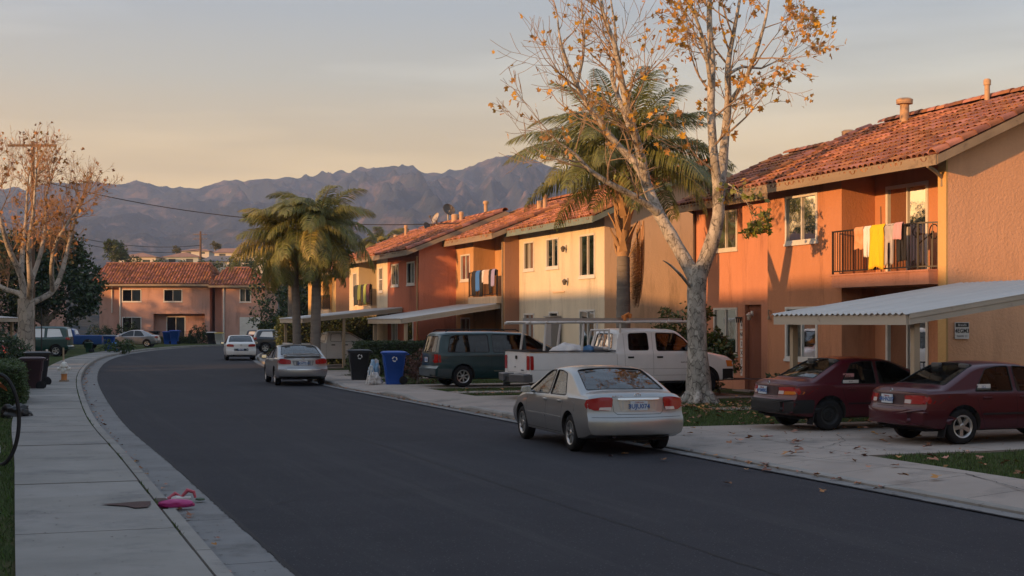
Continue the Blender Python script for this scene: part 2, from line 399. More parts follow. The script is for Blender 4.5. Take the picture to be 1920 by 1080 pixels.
# notch in the kerb where a piece has broken out (about 16 m from the camera)
notch = min(range(nL), key=lambda i: (offL(i, .65) - Vector((-3.95, 15.95, 0))).length)
kerb('kerb', offL, nL, 0, .58, .16, .15, 0, notch - 1)
kerb('kerb', offL, nL, 0, .58, .16, .15, notch + 1, nL - 8)
def gutter_row(off, n, d0, d1, z0, z1, i1, pitch):
    par = bpy.data.objects.new('gutter', None); link(par); par['kind'] = 'structure'; i = 0
    while i + pitch <= i1:
        p = MB(); strip(p, off, n, d0, z0, d1, z1, i, i + pitch)
        for e_ in (0, 1):
            j = 2 * (pitch if e_ else 0); a = Vector(p.v[j]); b = Vector(p.v[j + 1]); k = 2 * (pitch - 1) if e_ else 2
            d = (Vector(p.v[k]) - a).normalized() * .008; p.v[j] = tuple(a + d); p.v[j + 1] = tuple(b + d)
        p.build('gutter_slab', M_GUT, par, fix=True); i += pitch
mb = MB(); strip(mb, offL, nL, -.02, .003, .74, .003); strip(mb, offR, nR, -.02, .003, .46, .003); mb.build('joint_bed', M_CRACK, kind='structure')
gutter_row(offL, nL, -.01, .575, .012, .006, 290, 6)
gutter_row(offR, nR, -.01, .295, .012, .006, 220, 6)
# ragged asphalt lip along both gutters
mb = MB(); r = random.Random(5)
for off, n in ((offL, nL), (offR, nR)):
    for i in range(0, min(n - 2, 170)):
        a, b = off(i, -.06, .017), off(i + 1, -.06, .017)
        for k in range(4):
            p, q = a.lerp(b, k / 4), a.lerp(b, (k + 1) / 4); o_ = (off(i, .0, .017) - off(i, -.06, .017)).normalized()
            j1, j2 = r.uniform(.04, .075), r.uniform(.04, .075)
            mb.quad(p, q, q + o_ * j2, p + o_ * j1)
mb.build('road_edge', mat('asphalt_edge', (.022, .022, .025), rough=1, bump=(60, .8, .02)), kind='structure')
# right side: kerb is low in front of the driveways
def hR(i):
    t = i * .5 - 14
    def near(a, b): return max(0.0, min(1.0, min(t - a + 1, b + 1 - t)))
    k = max(near(4, 22.5), near(34.5, 38.5), near(42.5, 47), near(56, 61), near(64, 70))
    return .13 * (1 - k) + .045 * k
kerb('kerb', offR, nR, 0, .30, .16, .13, 0, nR - 8, hfun=hR)
def apron_off(i, d, z):
    p = offR(i, d, 0); h = hR(i)
    p.z = z + (h - .13) * max(0, 1 - (d - .46) / 1.0); return p
def right_slabs():
    par = bpy.data.objects.new('pavement', None); link(par); par['kind'] = 'structure'; i = 0
    while i + 3 <= 190:
        p = MB(); v = []; g = .006
        ds = (.47, 1.0, 1.5, 2.05)
        for k in range(4):
            for d_ in ds:
                q = apron_off(i + k, d_, .128)
                if k == 0: q += (offR(i + 1, d_) - offR(i, d_)).normalized() * g
                if k == 3: q -= (offR(i + 3, d_) - offR(i + 2, d_)).normalized() * g
                v.append(q)
        p.add(v, [(4 * k + j, 4 * k + j + 1, 4 * k + j + 5, 4 * k + j + 4) for k in range(3) for j in range(3)])
        p.build('slab', M_DRIVE, par); i += 3
mb = MB()
for i in range(0, 192): mb.quad(apron_off(i, .46, .115), apron_off(i + 1, .46, .115), apron_off(i + 1, 2.06, .115), apron_off(i, 2.06, .115))
mb.build('joint_bed', M_CRACK, kind='structure')
right_slabs()
def rect_slab(name, w0, w1, t0, t1, z, m, nw=1, ntt=1, gap=.01):
    par = bpy.data.objects.new(name, None); link(par); par['kind'] = 'structure'
    mb = MB(); P = [ST(w0, t0, z - .012), ST(w1, t0, z - .012), ST(w1, t1, z - .012), ST(w0, t1, z - .012)]; mb.quad(*P); mb.build('joint_bed', M_CRACK, par)
    for a in range(nw):
        for b in range(ntt):
            x0 = w0 + (w1 - w0) * a / nw + gap / 2; x1 = w0 + (w1 - w0) * (a + 1) / nw - gap / 2
            y0 = t0 + (t1 - t0) * b / ntt + gap / 2; y1 = t0 + (t1 - t0) * (b + 1) / ntt - gap / 2
            dz = rng.uniform(-.004, .004); p = MB()
            p.hexa([ST(x0, y0, .05), ST(x1, y0, .05), ST(x1, y1, .05), ST(x0, y1, .05), ST(x0, y0, z + dz), ST(x1, y0, z + dz), ST(x1, y1, z + dz), ST(x0, y1, z + dz)])
            p.build('slab', m, par)
    return par
rect_slab('driveway', 12.81, 20.2, 19.0, 25.5, .13, M_DRIVE, 3, 2)
rect_slab('driveway', 12.81, 20.2, 35.0, 38.2, .13, M_DRIVE, 3, 1)
rect_slab('driveway', 12.81, 19.6, 43.0, 46.0, .13, M_DRIVE, 3, 1)
rect_slab('driveway', 12.95, 19.6, 56.0, 61.0, .13, M_DRIVE, 3, 1)
rect_slab('driveway', 13.3, 17.9, 64.0, 69.6, .13, M_DRIVE, 2, 1)
rect_slab('garden_path', 12.81, 21.7, 39.9, 40.8, .13, M_DRIVE, 6, 1)
rect_slab('garden_path', 16.4, 21.7, 30.0, 31.0, .13, M_DRIVE, 4, 1)
rect_slab('garden_path', 12.81, 19.0, 51.2, 52.0, .13, M_DRIVE, 5, 1)
# cracks in the near driveway and pavement
def crack(pts, z, w=.014, seed=1):
    r = random.Random(seed); P = []
    for a, b in zip(pts, pts[1:]):
        n = max(2, int((Vector(b) - Vector(a)).length / .12))
        for k in range(n): P.append(Vector(a).lerp(Vector(b), k / n) + Vector((r.uniform(-.025, .025), r.uniform(-.025, .025))))
    mb_ = MB(); v = []
    for i, p in enumerate(P):
        d = (P[min(i + 1, len(P) - 1)] - P[max(0, i - 1)]); nn = Vector((-d.y, d.x)).normalized() * w * r.uniform(.25, .6)
        q0, q1 = ST(p.x - nn.x, p.y - nn.y, z), ST(p.x + nn.x, p.y + nn.y, z); v += [q0, q1]
    mb_.add(v, [(2 * k, 2 * k + 1, 2 * k + 3, 2 * k + 2) for k in range(len(P) - 1)]); o = mb_.build('crack', M_CRACK, kind='structure'); return o
crack([(11.9, 12.5), (12.0, 14.5), (12.5, 16.2), (12.1, 17.6), (11.6, 19.6), (11.5, 20.4)], .136, .022, 2)
crack([(12.7, 20.2), (14.0, 21.4), (14.6, 22.6), (16.0, 22.9)], .140, .014, 3)
crack([(13.0, 23.6), (14.5, 24.3), (15.2, 23.4)], .140, .012, 4)
crack([(.6, 10), (1.3, 10.4), (1.7, 10.2)], .166, .012, 5)
crack([(5.2, 30), (5.6, 36), (5.0, 44)], .0045, .03, 8)
for k, (pts, w_) in enumerate((([(6.4, 10), (6.5, 24), (6.3, 40), (6.5, 58)], .018), ([(3.1, 17), (3.6, 17.6), (4.6, 17.4), (5.6, 18.3)], .012), ([(7.6, 27), (8.8, 27.8), (9.6, 27.2)], .014), ([(4.0, 36), (5.4, 35.2), (6.4, 36.4), (8, 36)], .02), ([(3.4, 25), (3.2, 31), (3.6, 38)], .014))): crack(pts, .0045, w_, 20 + k)
mb = MB()

# ------------------------------------------------------------------ hills and mountains
SKY = [(-700, 380), (-300, 360), (0, 348), (120, 345), (180, 341), (240, 337), (320, 352), (360, 350), (410, 341), (450, 335), (520, 336), (560, 330), (620, 318), (665, 316), (700, 312),
       (745, 308), (790, 313), (830, 319), (860, 312), (900, 300), (950, 293), (990, 296), (1050, 318), (1150, 345), (1300, 362), (1600, 400), (2400, 470)]
def prof(px):
    for (a, ya), (b, yb) in zip(SKY, SKY[1:]):
        if px <= b:
            f = (px - a) / (b - a); f = max(0, f); return ya + (yb - ya) * f
    return SKY[-1][1]
DC = 4300.0
def terrain():
    naz, nr = 760, 290; V = []
    rr = [160 * (1350 / 160) ** (k / 40) for k in range(40)] + [1350 + (DC - 1350) * k / (nr - 50) for k in range(nr - 50)] + [DC + 1300 * k / 9 for k in range(10)]
    for j in range(nr):
        r_ = rr[j]
        for i in range(naz):
            px = -700 + 3100 * i / (naz - 1); a = (px - 960) / FPX
            X, Y = a * r_, r_
            low = 17 * min(1, max(0, (r_ - 170) / 260)) ** 1.2 + 0.012 * max(0, r_ - 430)
            if r_ < 1350: low += 1.5 * noise.noise(Vector((X / 60, Y / 60, 3))) * min(1, (r_ - 160) / 80)
            m = min(1, max(0, (r_ - 1350) / (DC - 1350))); z = low
            if m > 0:
                crest = (HOR - prof(px)) / FPX * DC + 2.2
                q = Vector((X / 900, Y / 1300, 1.7))
                warp = Vector((noise.noise(q * 1.3 + Vector((9, 0, 0))), noise.noise(q * 1.3 + Vector((0, 5, 0))), 0)) * .5
                w1 = q + warp
                rid = (1 - abs(noise.noise(w1 * 1.5)) * 1.9); rid2 = (1 - abs(noise.noise(w1 * 3.4 + Vector((4, 4, 0)))) * 1.9)
                rid3 = 1 - abs(noise.noise((q + warp * .7) * 8.0)) * 1.9; rid4 = 1 - abs(noise.noise((q + warp * .5) * 18)) * 1.9; rid5 = noise.noise(q * 45)
                rr_ = .46 * rid + .34 * rid2 + .20 * rid3 + .085 * rid4 + .035 * rid5
                keep = max(0, (m - .82) / .18) ** 1.2; mm = m ** .9
                h = crest * mm * (keep * (.955 + .035 * rid3 + .02 * rid4) + (1 - keep) * (.34 + .70 * rr_))
                if r_ > DC: h = crest * (1 - ((r_ - DC) / 1500) * .9)
                z = max(low, h)
            if j == 0: z = -2
            V.append((X, Y, z))
    F = []
    for j in range(nr - 1):
        for i in range(naz - 1):
            a = j * naz + i; F.append((a, a + 1, a + naz + 1, a + naz))
    M_MT = mat('mountain', (.045, .052, .060), rough=1, spec=.05, c2=(.022, .030, .036), vs_=.012, vamt=1.3, c3=(.22, .14, .11), v3=.009, dirt=((.42, .26, .19), .024, .60), bump=(.06, .8, 8), bump2=None)  # warm patches put sunlight on the rock into the colour
    o = np_mesh('hills', V, F, M_MT, smooth=True, kind='structure')
terrain()
# haze: one closed box of even air
hz = MB(); hz.box(-2400, 2400, -60, 6000, -1.2, 620)
hzm = bpy.data.materials.new('haze_air'); hzm.use_nodes = True; hzm.node_tree.nodes.clear()
o_ = hzm.node_tree.nodes.new('ShaderNodeOutputMaterial'); pv = hzm.node_tree.nodes.new('ShaderNodeVolumePrincipled')
pv.inputs['Color'].default_value = (.56, .71, 1, 1); pv.inputs['Density'].default_value = 1.2e-4; pv.inputs['Anisotropy'].default_value = .15
hzm.node_tree.links.new(pv.outputs[0], o_.inputs['Volume'])
hz.build('haze', hzm, kind='stuff')
# ------------------------------------------------------------------ houses
def wall_rect(mb, P, u0, u1, z0, z1, ops, depth=.14, m=None):
    us = sorted({u0, u1, *[o[0] for o in ops], *[o[1] for o in ops]}); zs = sorted({z0, z1, *[o[2] for o in ops], *[o[3] for o in ops]})
    for a, b in zip(us, us[1:]):
        for c, d in zip(zs, zs[1:]):
            um, zm = (a + b) / 2, (c + d) / 2
            if any(o[0] < um < o[1] and o[2] < zm < o[3] for o in ops): continue
            mb.quad(P(a, c, 0), P(b, c, 0), P(b, d, 0), P(a, d, 0), m)
    for a, b, c, d in ops:
        for p, q in (((a, c), (b, c)), ((b, c), (b, d)), ((b, d), (a, d)), ((a, d), (a, c))):
            mb.quad(P(*p, 0), P(*q, 0), P(*q, depth), P(*p, depth), m)
def window(parent, P, u0, u1, z0, z1, kind='slide', curt=None, frame=None, fw=.05, sill=True):
    frame = frame or M_WHITE; mb = MB(); b = lambda a0, a1, c0, c1, d0, d1: mb.hexa([P(a0, c0, d0), P(a1, c0, d0), P(a1, c0, d1), P(a0, c0, d1), P(a0, c1, d0), P(a1, c1, d0), P(a1, c1, d1), P(a0, c1, d1)])
    e = .03
    b(u0 - e, u1 + e, z1 - fw + .01, z1 + e, -.03, .06); b(u0 - e, u1 + e, z0 - e, z0 + fw - .01, -.035, .06)
    b(u0 - e, u0 + fw, z0 + fw - .008, z1 - fw + .008, -.028, .06); b(u1 - fw, u1 + e, z0 + fw - .008, z1 - fw + .008, -.028, .06)
    um = (u0 + u1) / 2
    if kind == 'slide': b(um - .025, um + .025, z0 + fw - .005, z1 - fw + .005, -.005, .05)
    elif kind == 'hung': zm = (z0 + z1) / 2; b(u0 + fw - .005, u1 - fw + .005, zm - .025, zm + .025, -.005, .05)
    w = mb.build('window', frame, parent)
    if sill and z0 > .7:
        mb = MB(); mb.hexa([P(u0 - .07, z0 - .10, -.05), P(u1 + .07, z0 - .10, -.05), P(u1 + .07, z0 - .10, .02), P(u0 - .07, z0 - .10, .02), P(u0 - .07, z0 - .032, -.045), P(u1 + .07, z0 - .032, -.045), P(u1 + .07, z0 - .032, .02), P(u0 - .07, z0 - .032, .02)])
        mb.build('sill', frame, w)
    for a, c, d in (((u0, um, .035), (um, u1, .02)) if kind != 'fixed' else ((u0, u1, .03),)):
        mb = MB(); mb.quad(P(a + .02, z0 + .02, d), P(c - .01, z0 + .02, d), P(c - .01, z1 - .02, d), P(a + .02, z1 - .02, d)); mb.build('pane', M_GLASS, w)
    # curtains: folded cloth, drawn to a different width on each window
    cm, f0, f1 = curt or (M_CURT, 0, 1)
    mb = MB(); v = []; n = max(8, int((u1 - u0) * (f1 - f0) * 16))
    for i in range(n + 1):
        u = u0 + (u1 - u0) * (f0 + (f1 - f0) * i / n); d = .11 + .022 * (1 if i % 2 else -1)
        v += [P(u, z0 + .04, d), P(u, z1 - .02, d)]
    mb.add(v, [(2 * i, 2 * i + 2, 2 * i + 3, 2 * i + 1) for i in range(n)]); mb.build('curtain', cm, w)
    mb = MB(); mb.quad(P(u0 - .02, z0 - .02, .32), P(u1 + .02, z0 - .02, .32), P(u1 + .02, z1 + .02, .32), P(u0 - .02, z1 + .02, .32)); mb.build('room_dark_sheet', M_DARK, w)  # flat dark sheet puts the unlit room's shade into colour
    return w

# one barrel tile (length along +x going up the slope)
def tile_mesh(L, r0, r1, n=6, th=.016):
    v = []; f = []
    for x, r_ in ((0, r0), (L, r1)):
        for k in range(n + 1):
            a = pi * k / n; v.append((x, -r_ * cos(a), r_ * sin(a) * .85))
    for k in range(n): f.append((k, k + 1, n + 2 + k, n + 1 + k))
    b = len(v)
    for k in range(n + 1):
        a = pi * k / n; v.append((0, -(r0 - th) * cos(a), (r0 - th) * sin(a) * .85))
    for k in range(n): f.append((k, b + k, b + k + 1, k + 1))
    b2 = len(v)
    for k in range(n + 1):
        a = pi * k / n; v.append((L * .5, -(r0 - th) * cos(a), (r0 - th) * sin(a) * .85))
    for k in range(n): f.append((b + k, b2 + k, b2 + k + 1, b + k + 1))
    return v, f
TV, TF = tile_mesh(.44, .105, .080)
BV, BF = tile_mesh(.47, .150, .125, 8, .02)
def tile_me(name, V_, F_, m):
    me = bpy.data.meshes.new(name); me.from_pydata(V_, [], F_); me.materials.append(m)
    me.polygons.foreach_set('use_smooth', [True] * len(me.polygons)); me.set_sharp_from_angle(angle=radians(50)); return me
ME_TILE = tile_me('tile', TV, TF, M_TILE); ME_BIG = tile_me('ridge_tile', BV, BF, M_TILE)

def roof(parent, xe, ze, xr, zr, y0, y1, singles=0, fascia=None, back=None, near_rake=True, pitch_w=.235, rows_exp=.37, fascia_h=.22, far_rake=True, cam_side='y0'):
    """front slope from eave (xe, ze) up to ridge (xr, zr); y0 nearer the camera"""
    fascia = fascia or M_FASC
    sl = atan2(zr - ze, xr - xe); Ls = sqrt((zr - ze) ** 2 + (xr - xe) ** 2); xb = back if back is not None else 2 * xr - xe
    zb_ = ze + .0
    # deck
    mb = MB(); th = .10
    mb.prism([(xe, ze), (xr, zr), (xb, zb_), (xb, zb_ - th), (xr, zr - th), (xe, ze - th)], y0, y1, lambda a, b, d: (a, d, b)); mb.build('roof', M_TILE2, parent)
    mb = MB(); mb.box(xe - .045, xe - .002, y0 - .02, y1 + .02, ze - fascia_h - .02, ze - .005); mb.build('fascia_board', fascia, parent)
    for yy, on in ((y0, near_rake), (y1, far_rake)):
        if not on: continue
        s = -1 if yy == y0 else 1; mb = MB(); ya, yb = yy + s * .002, yy + s * .04
        for (xa, za, xc, zc) in ((xe, ze, xr, zr), (xb, zb_, xr, zr)):
            mb.prism([(xa, za - .02), (xc, zc - .02), (xc, zc - .22), (xa, za - .22)], ya, yb, lambda a, b, d: (a, d, b))
        mb.build('barge_board', fascia, parent)
    mb = MB(); n_r = int((y1 - y0) / .6)
    for i in range(n_r + 1):
        y = y0 + .1 + i * (y1 - y0 - .2) / n_r; mb.prism([(xe + .0, ze - th - .005), (xe + .9, ze - th - .005 + .9 * math.tan(sl)), (xe + .9, ze - th - .09 + .9 * math.tan(sl)), (xe, ze - th - .09)], y - .025, y + .025, lambda a, b, d: (a, d, b))
    mb.build('rafter_ends', fascia, parent, kind='stuff')
    R0 = rmat(0, -sl, 0); nrow = int(Ls / rows_exp); ncol = int((y1 - y0 - .25) / pitch_w)
    items = []; r = random.Random(int(y0 * 10) + 5)
    for j in range(nrow):
        for i in range(ncol):
            s = j * rows_exp - .06 + r.uniform(-.02, .02); y = y0 + .28 + i * pitch_w + r.uniform(-.008, .008)
            x = xe + s * cos(sl); z = ze + s * sin(sl)
            Rm = rmat(0, -sl + radians(3.0) + r.uniform(-.02, .02), 0) @ rmat(r.uniform(-.03, .03), 0, r.uniform(-.025, .025))
            nrm = np.array([-sin(sl), 0, cos(sl)]); p = np.array([x, y, z]) + nrm * (.012 + r.uniform(-.004, .008))
            items.append((p, Rm))
    Mw = np.array(parent.matrix_basis)
    def dist(it):
        q = Mw[:3, :3] @ it[0] + Mw[:3, 3]; return q[0] ** 2 + q[1] ** 2
    items.sort(key=dist); lone = items[:singles]; rest = items[singles:]
    for p, Rm in lone:
        o = bpy.data.objects.new('tile', ME_TILE); o.matrix_basis = Matrix(trs(p, Rm).tolist()); link(o, parent)
    # pans between the covers, lying flat
    pans = [trs(p + np.array([0, pitch_w / 2, -.035]), Rm @ rmat(pi, 0, 0), 1.0) for p, Rm in items]
    pans = [m for m in pans]
    ms = [trs(p, Rm) for p, Rm in rest]
    V1, F1 = scatter([(v[0], v[1], v[2]) for v in TV], TF, np.array(pans)); 
    if ms:
        V2, F2 = scatter(TV, TF, np.array(ms)); V = np.vstack([V1, V2]); F = np.vstack([F1, F2 + len(V1)])
    else: V, F = V1, F1
    np_mesh('roof_tiles', V, F, M_TILE, parent, smooth=True, kind='stuff')
    # ridge and rake covers
    n = int((y1 - y0) / .38)
    for i in range(n):
        o = bpy.data.objects.new('ridge_tile', ME_BIG); o.location = (xr + rng.uniform(-.015, .015), y0 + i * .38, zr + .02 + rng.uniform(0, .015)); o.rotation_euler = (0, 0, pi / 2 + rng.uniform(-.03, .03)); link(o, parent)
    for yy, on in ((y0, near_rake), (y1, far_rake)):
        if not on: continue
        n = int(Ls / .40)
        for i in range(n):
            s = i * .40 - .05; o = bpy.data.objects.new('rake_tile', ME_BIG)
            o.location = (xe + s * cos(sl) - .02 * sin(sl), yy + (.08 if yy == y0 else -.08), ze + s * sin(sl) + .03); o.rotation_euler = (rng.uniform(-.02, .02), -sl + .035, rng.uniform(-.02, .02)); link(o, parent)

def railing(parent, P, segs, z0, z1, gap=.115, m=None):
    m = m or M_BLACK; mb = MB(); bars = MB()
    for (a, b) in segs:
        A, B = Vector(a), Vector(b); L = (B - A).length; d = (B - A) / L; n_ = Vector((-d.y, d.x))
        def bx(mb_, s0, s1, za, zb, t):
            p = [A + d * s0 - n_ * t, A + d * s1 - n_ * t, A + d * s1 + n_ * t, A + d * s0 + n_ * t]
            mb_.hexa([P(q.x, q.y, za) for q in p] + [P(q.x, q.y, zb) for q in p])
        bx(mb, -.02, L + .02, z1 - .035, z1, .022); bx(mb, -.0, L, z0 + .06, z0 + .09, .016)
        bx(mb, -.02, .02, z0, z1 - .03, .02); bx(mb, L - .02, L + .02, z0, z1 - .03, .02)
        k = gap
        while k < L - .03: bx(bars, k - .008, k + .008, z0 + .08, z1 - .02, .008); k += gap
    o = mb.build('railing', m, parent); bars.build('railing_bars', m, parent, kind='stuff'); return o

def unit(label, w0, t0, t1, segs, eave=5.95, ridge=8.0, dr=4.0, over=.6, dz=0.0, cols=None, gcol=None, group='terraced houses along the right side of the street', singles=0,
         fascia=None, depth=8.0, far_over=.4, near_over=.4, extra=None, tiles=True, name='terraced_house'):
    """local frame: x away from the street, y along it; origin at the near corner of the facade"""
    th = thing(name, label, 'house', ST(w0, t0, 0), A20, group); B = t1 - t0
    facade = cols; gcol = gcol or cols
    ez = eave + dz; rz = ridge + dz; wall_top = ez + .6 * (rz - ez) / (dr + over) - .05
    mb = MB(); prevd = 0.0; g = MB()
    wtop = lambda x: ez - .12 + (x + over) * (rz - ez) / (dr + over)
    for (a, b, dx, ops) in segs:
        Pf = lambda u, z, d, dx=dx: (dx + d, u, z)
        wall_rect(mb, Pf, a, b, -.1, wtop(dx) , [(o[0], o[1], o[2] + dz, o[3] + dz) for o in ops])
        for o in ops:
            if len(o) > 4 and o[4][0] == 'none': continue
            window(th, Pf, o[0], o[1], o[2] + dz, o[3] + dz, *(o[4] if len(o) > 4 else ()))
    for (s1, s2) in zip(segs, segs[1:]):
        if abs(s1[2] - s2[2]) > 1e-6:
            lo, hi = min(s1[2], s2[2]), max(s1[2], s2[2]); y = s1[1]
            mb.add([(lo, y, -.1), (hi, y, -.1), (hi, y, wtop(hi)), (lo, y, wtop(lo))], [(0, 1, 2, 3)])
    if segs[0][2] > 0: pass
    # far side, back and gable walls
    for y, mbx in ((0, g), (B, mb)):
        x0 = (segs[0][2] if y == 0 else segs[-1][2])
        mbx.add([(x0, y, -.1), (depth, y, -.1), (depth, y, ez - .15), (dr, y, rz - .13), (x0, y, wtop(x0))], [(0, 1, 2, 3, 4)])
    mb.add([(depth, 0, -.1), (depth, B, -.1), (depth, B, ez - .15), (depth, 0, ez - .15)], [(0, 1, 2, 3)])
    mb.build('wall', facade, th); g.build('gable_wall', gcol, th)
    if tiles: roof(th, -over, ez, dr, rz, -near_over, B + far_over, singles, fascia, back=depth + .5)
    return th

S_ORANGE = stucco('orange_stucco', (.52, .24, .13)); S_PINK = stucco('salmon_stucco', (.58, .265, .165))
S_PEACH = stucco('peach_stucco', (.78, .55, .35)); S_PEACHG = stucco('deep_peach_stucco', (.80, .44, .26), 1.6, 1.0)
S_CREAM = stucco('cream_stucco', (.68, .59, .44)); S_RED = stucco('red_stucco', (.50, .18, .11)); S_REDG = stucco('brick_red_stucco', (.60, .23, .14), 1.3)
S_TAN = stucco('tan_stucco', (.56, .33, .17)); S_BROWN = stucco('brown_stucco', (.36, .20, .135)); S_YEL = stucco('yellow_stucco', (.60, .38, .16))
S_FAR = stucco('dusty_pink_stucco', (.52, .31, .25), .6)

cd = (M_CURTD, 0, 1); cl_ = (M_CURT, 0, .55); cr_ = (M_CURT, .45, 1); cb = (M_BLIND, .5, 1)
# A: the near house with the laundry balcony
A = unit('nearest salmon stucco house with yellow laundry over its balcony railing', 20.3, 26.9, 34.9, [
    (0, .3, 0, []),
    (.3, 4.3, 1.0, [(2.1, 3.78, 3.4, 5.62, ('slide', (M_CURT, 0, .55), None, .06, False)), (2.1, 3.78, .2, 2.5, ('slide', cd, None, .06, False))]),
    (4.3, 8.0, 0, [(5.45, 7.0, 4.38, 5.6, ('slide', cb)), (5.45, 7.0, 1.25, 2.6, ('slide', cb))])],
    cols=S_ORANGE, gcol=S_PEACHG, singles=290, far_over=.7, dr=4.0)
mb = MB(); mb.box(-.30, 1.0, .3, 4.295, 3.08, 3.38); mb.box(-.32, -.02, .29, 4.4, 3.38, 3.42); mb.build('balcony_slab', S_PINK, A)
PA = lambda a, b, z: (a, b, z)
railing(A, PA, [((-.26, .75), (-.26, 4.3)), ((-.26, .75), (.0, .35))], 3.42, 4.52)
railing(A, PA, [((-.1, 2.9), (-.1, 4.3))], .3, 1.2, gap=.16)
mb = MB(); mb.tube([(-.62, -.1, 5.72), (-.3, .05, 5.62), (-.03, .16, 5.5), (-.03, .16, 5.3)], .045, 8); mb.build('downpipe', M_FASC, A)
mb = MB(); mb.box(-.05, -.002, -.0, .3, .15, 5.9); mb.build('corner_board', S_YEL, A)
mb = MB(); mb.box(-.08, -.045, -.35, 8.6, 5.62, 5.7); 
# B: recessed neighbour with the doorway
B = unit('dark salmon house set back behind the white sycamore trunk with a doorway recess', 22.0, 34.9, 42.7, [
    (0, 4.1, -.2, [(2.95, 3.95, .1, 2.75, ('none',))]), (4.1, 7.8, 0, [(4.8, 6.3, 4.55, 5.75, ('slide', (M_CURT, 0, 1))), (4.8, 6.3, 1.2, 2.65, ('slide', cd))])],
    cols=S_PINK, eave=6.1, ridge=8.0, dr=3.7, over=.5, far_over=.35, near_over=0)
B2 = bpy.data.objects  # doorway: a real recess box built dark-backed against the facade
mb = MB(); mb.box(-.075, -.02, 2.93, 3.97, .05, 2.78); mb.build('door', stucco('doorway_brown', (.24, .095, .06)), B)
mb = MB(); mb.box(-.62, -.18, 2.9, 4.0, .08, .14); mb.build('doorstep', M_DRIVE, B)
mb = MB(); mb.tube([(-.06, 7.6, .1), (-.06, 7.6, 5.9)], .05, 8); mb.tube([(-.06, 7.6, 5.85), (-.4, 7.6, 6.0)], .05, 8); mb.build('downpipe', mat('dark_pipe', (.07, .045, .035), rough=.6), B)
# C: the cream house with the peach gable
Cc = unit('cream stucco house with teal eave and wide peach side wall behind the big palm', 20.3, 46.2, 54.9, [
    (0, 8.7, 0, [(.85, 2.25, 3.9, 5.4, ('slide', cd)), (4.35, 5.6, 4.35, 5.45, ('slide', (M_CURT, .0, 1))), (7.0, 8.1, 4.35, 5.45, ('slide', cb)),
                 (.85, 2.25, 1.1, 2.65, ('slide', cd)), (4.4, 5.3, .2, 2.6, ('fixed', (M_CURT, 0, 1))), (7.0, 8.1, 1.3, 2.55, ('slide', cb))])],
    cols=S_CREAM, gcol=S_PEACH, fascia=M_TEAL, dr=4.0, far_over=.1)
# D
D_ = unit('tan house with blue and black laundry on its upstairs balcony', 19.65, 54.9, 61.4, [
    (0, .25, 0, []), (.25, 4.0, 1.0, [(.4, 2.0, 3.4, 5.5, ('slide', cd, None, .06, False)), (.4, 2.0, .2, 2.5, ('slide', cd, None, .06, False))]),
    (4.0, 6.5, 0, [(4.5, 5.75, 4.2, 5.3, ('slide', cb)), (4.5, 5.75, 1.2, 2.5, ('slide', cb))])], dz=-.1, cols=S_TAN, gcol=S_BROWN, dr=4.2, ridge=7.85, far_over=.3, near_over=.25)
mb = MB(); mb.box(-.25, 1.0, .25, 3.995, 3.0, 3.3); mb.build('balcony_slab', S_PEACH, D_)
railing(D_, PA, [((-.2, .3), (-.2, 4.0))], 3.3, 4.38)
mb = MB(); mb.tube([(-.04, .13, .1), (-.04, .13, 5.5)], .04, 8); mb.build('downpipe', M_FASC, D_)
# E: red
E = unit('brick red stucco house with a long blank side wall', 17.9, 61.4, 66.8, [
    (0, 5.4, 0, [(.7, 1.9, 3.98, 4.96, ('slide', cb)), (3.4, 4.6, 3.98, 4.96, ('slide', cb)), (3.6, 4.6, 1.1, 2.2, ('slide', cb)), (.9, 2.2, .1, 2.6, ('fixed', cd))])],
    eave=5.45, ridge=7.3, cols=S_RED, gcol=S_REDG, dr=4.0, far_over=0, near_over=.35)
mb = MB(); mb.tube([(-.04, .15, .1), (-.04, .15, 5.2)], .04, 8); mb.build('downpipe', S_TAN, E)
# F: cream with green laundry
F_ = unit('narrow cream house with green laundry on its balcony left of the red house', 17.9, 66.8, 74.7, [
    (0, 2.1, 0, [(.9, 1.6, 3.75, 4.9, ('hung', cb))]), (2.1, 5.8, 1.1, [(4.1, 5.4, 3.1, 5.0, ('slide', cd, None, .06, False)), (2.8, 5.0, .1, 2.4, ('slide', cd, None, .06, False))]),
    (5.8, 7.9, 0, [(6.2, 7.0, 3.5, 4.8, ('slide', cb))])], eave=5.45, ridge=7.3, cols=S_CREAM, dr=4.0, near_over=0, far_over=.4)
mb = MB(); mb.box(-.3, 1.1, 2.105, 5.795, 2.8, 3.05); mb.build('balcony_slab', S_PEACH, F_)
railing(F_, PA, [((-.25, 2.1), (-.25, 5.8))], 3.05, 4.1)
# G: last one
G = unit('far orange house with a small balcony just right of the palm pair', 21.6, 94.0, 103.0, [
    (0, 1.2, 0, []), (1.2, 4.0, .9, [(1.5, 3.0, 3.2, 5.3, ('slide', cd))]), (4.0, 9.0, 0, [(5, 6.5, 4.0, 5.2)])], eave=5.6, ridge=7.4, cols=S_YEL, gcol=S_ORANGE, dr=4)
mb = MB(); mb.box(-.2, .9, 1.205, 3.995, 2.8, 3.1); mb.build('balcony_slab', S_PEACH, G)
railing(G, PA, [((-.15, 1.2), (-.15, 4.0))], 3.1, 4.1)

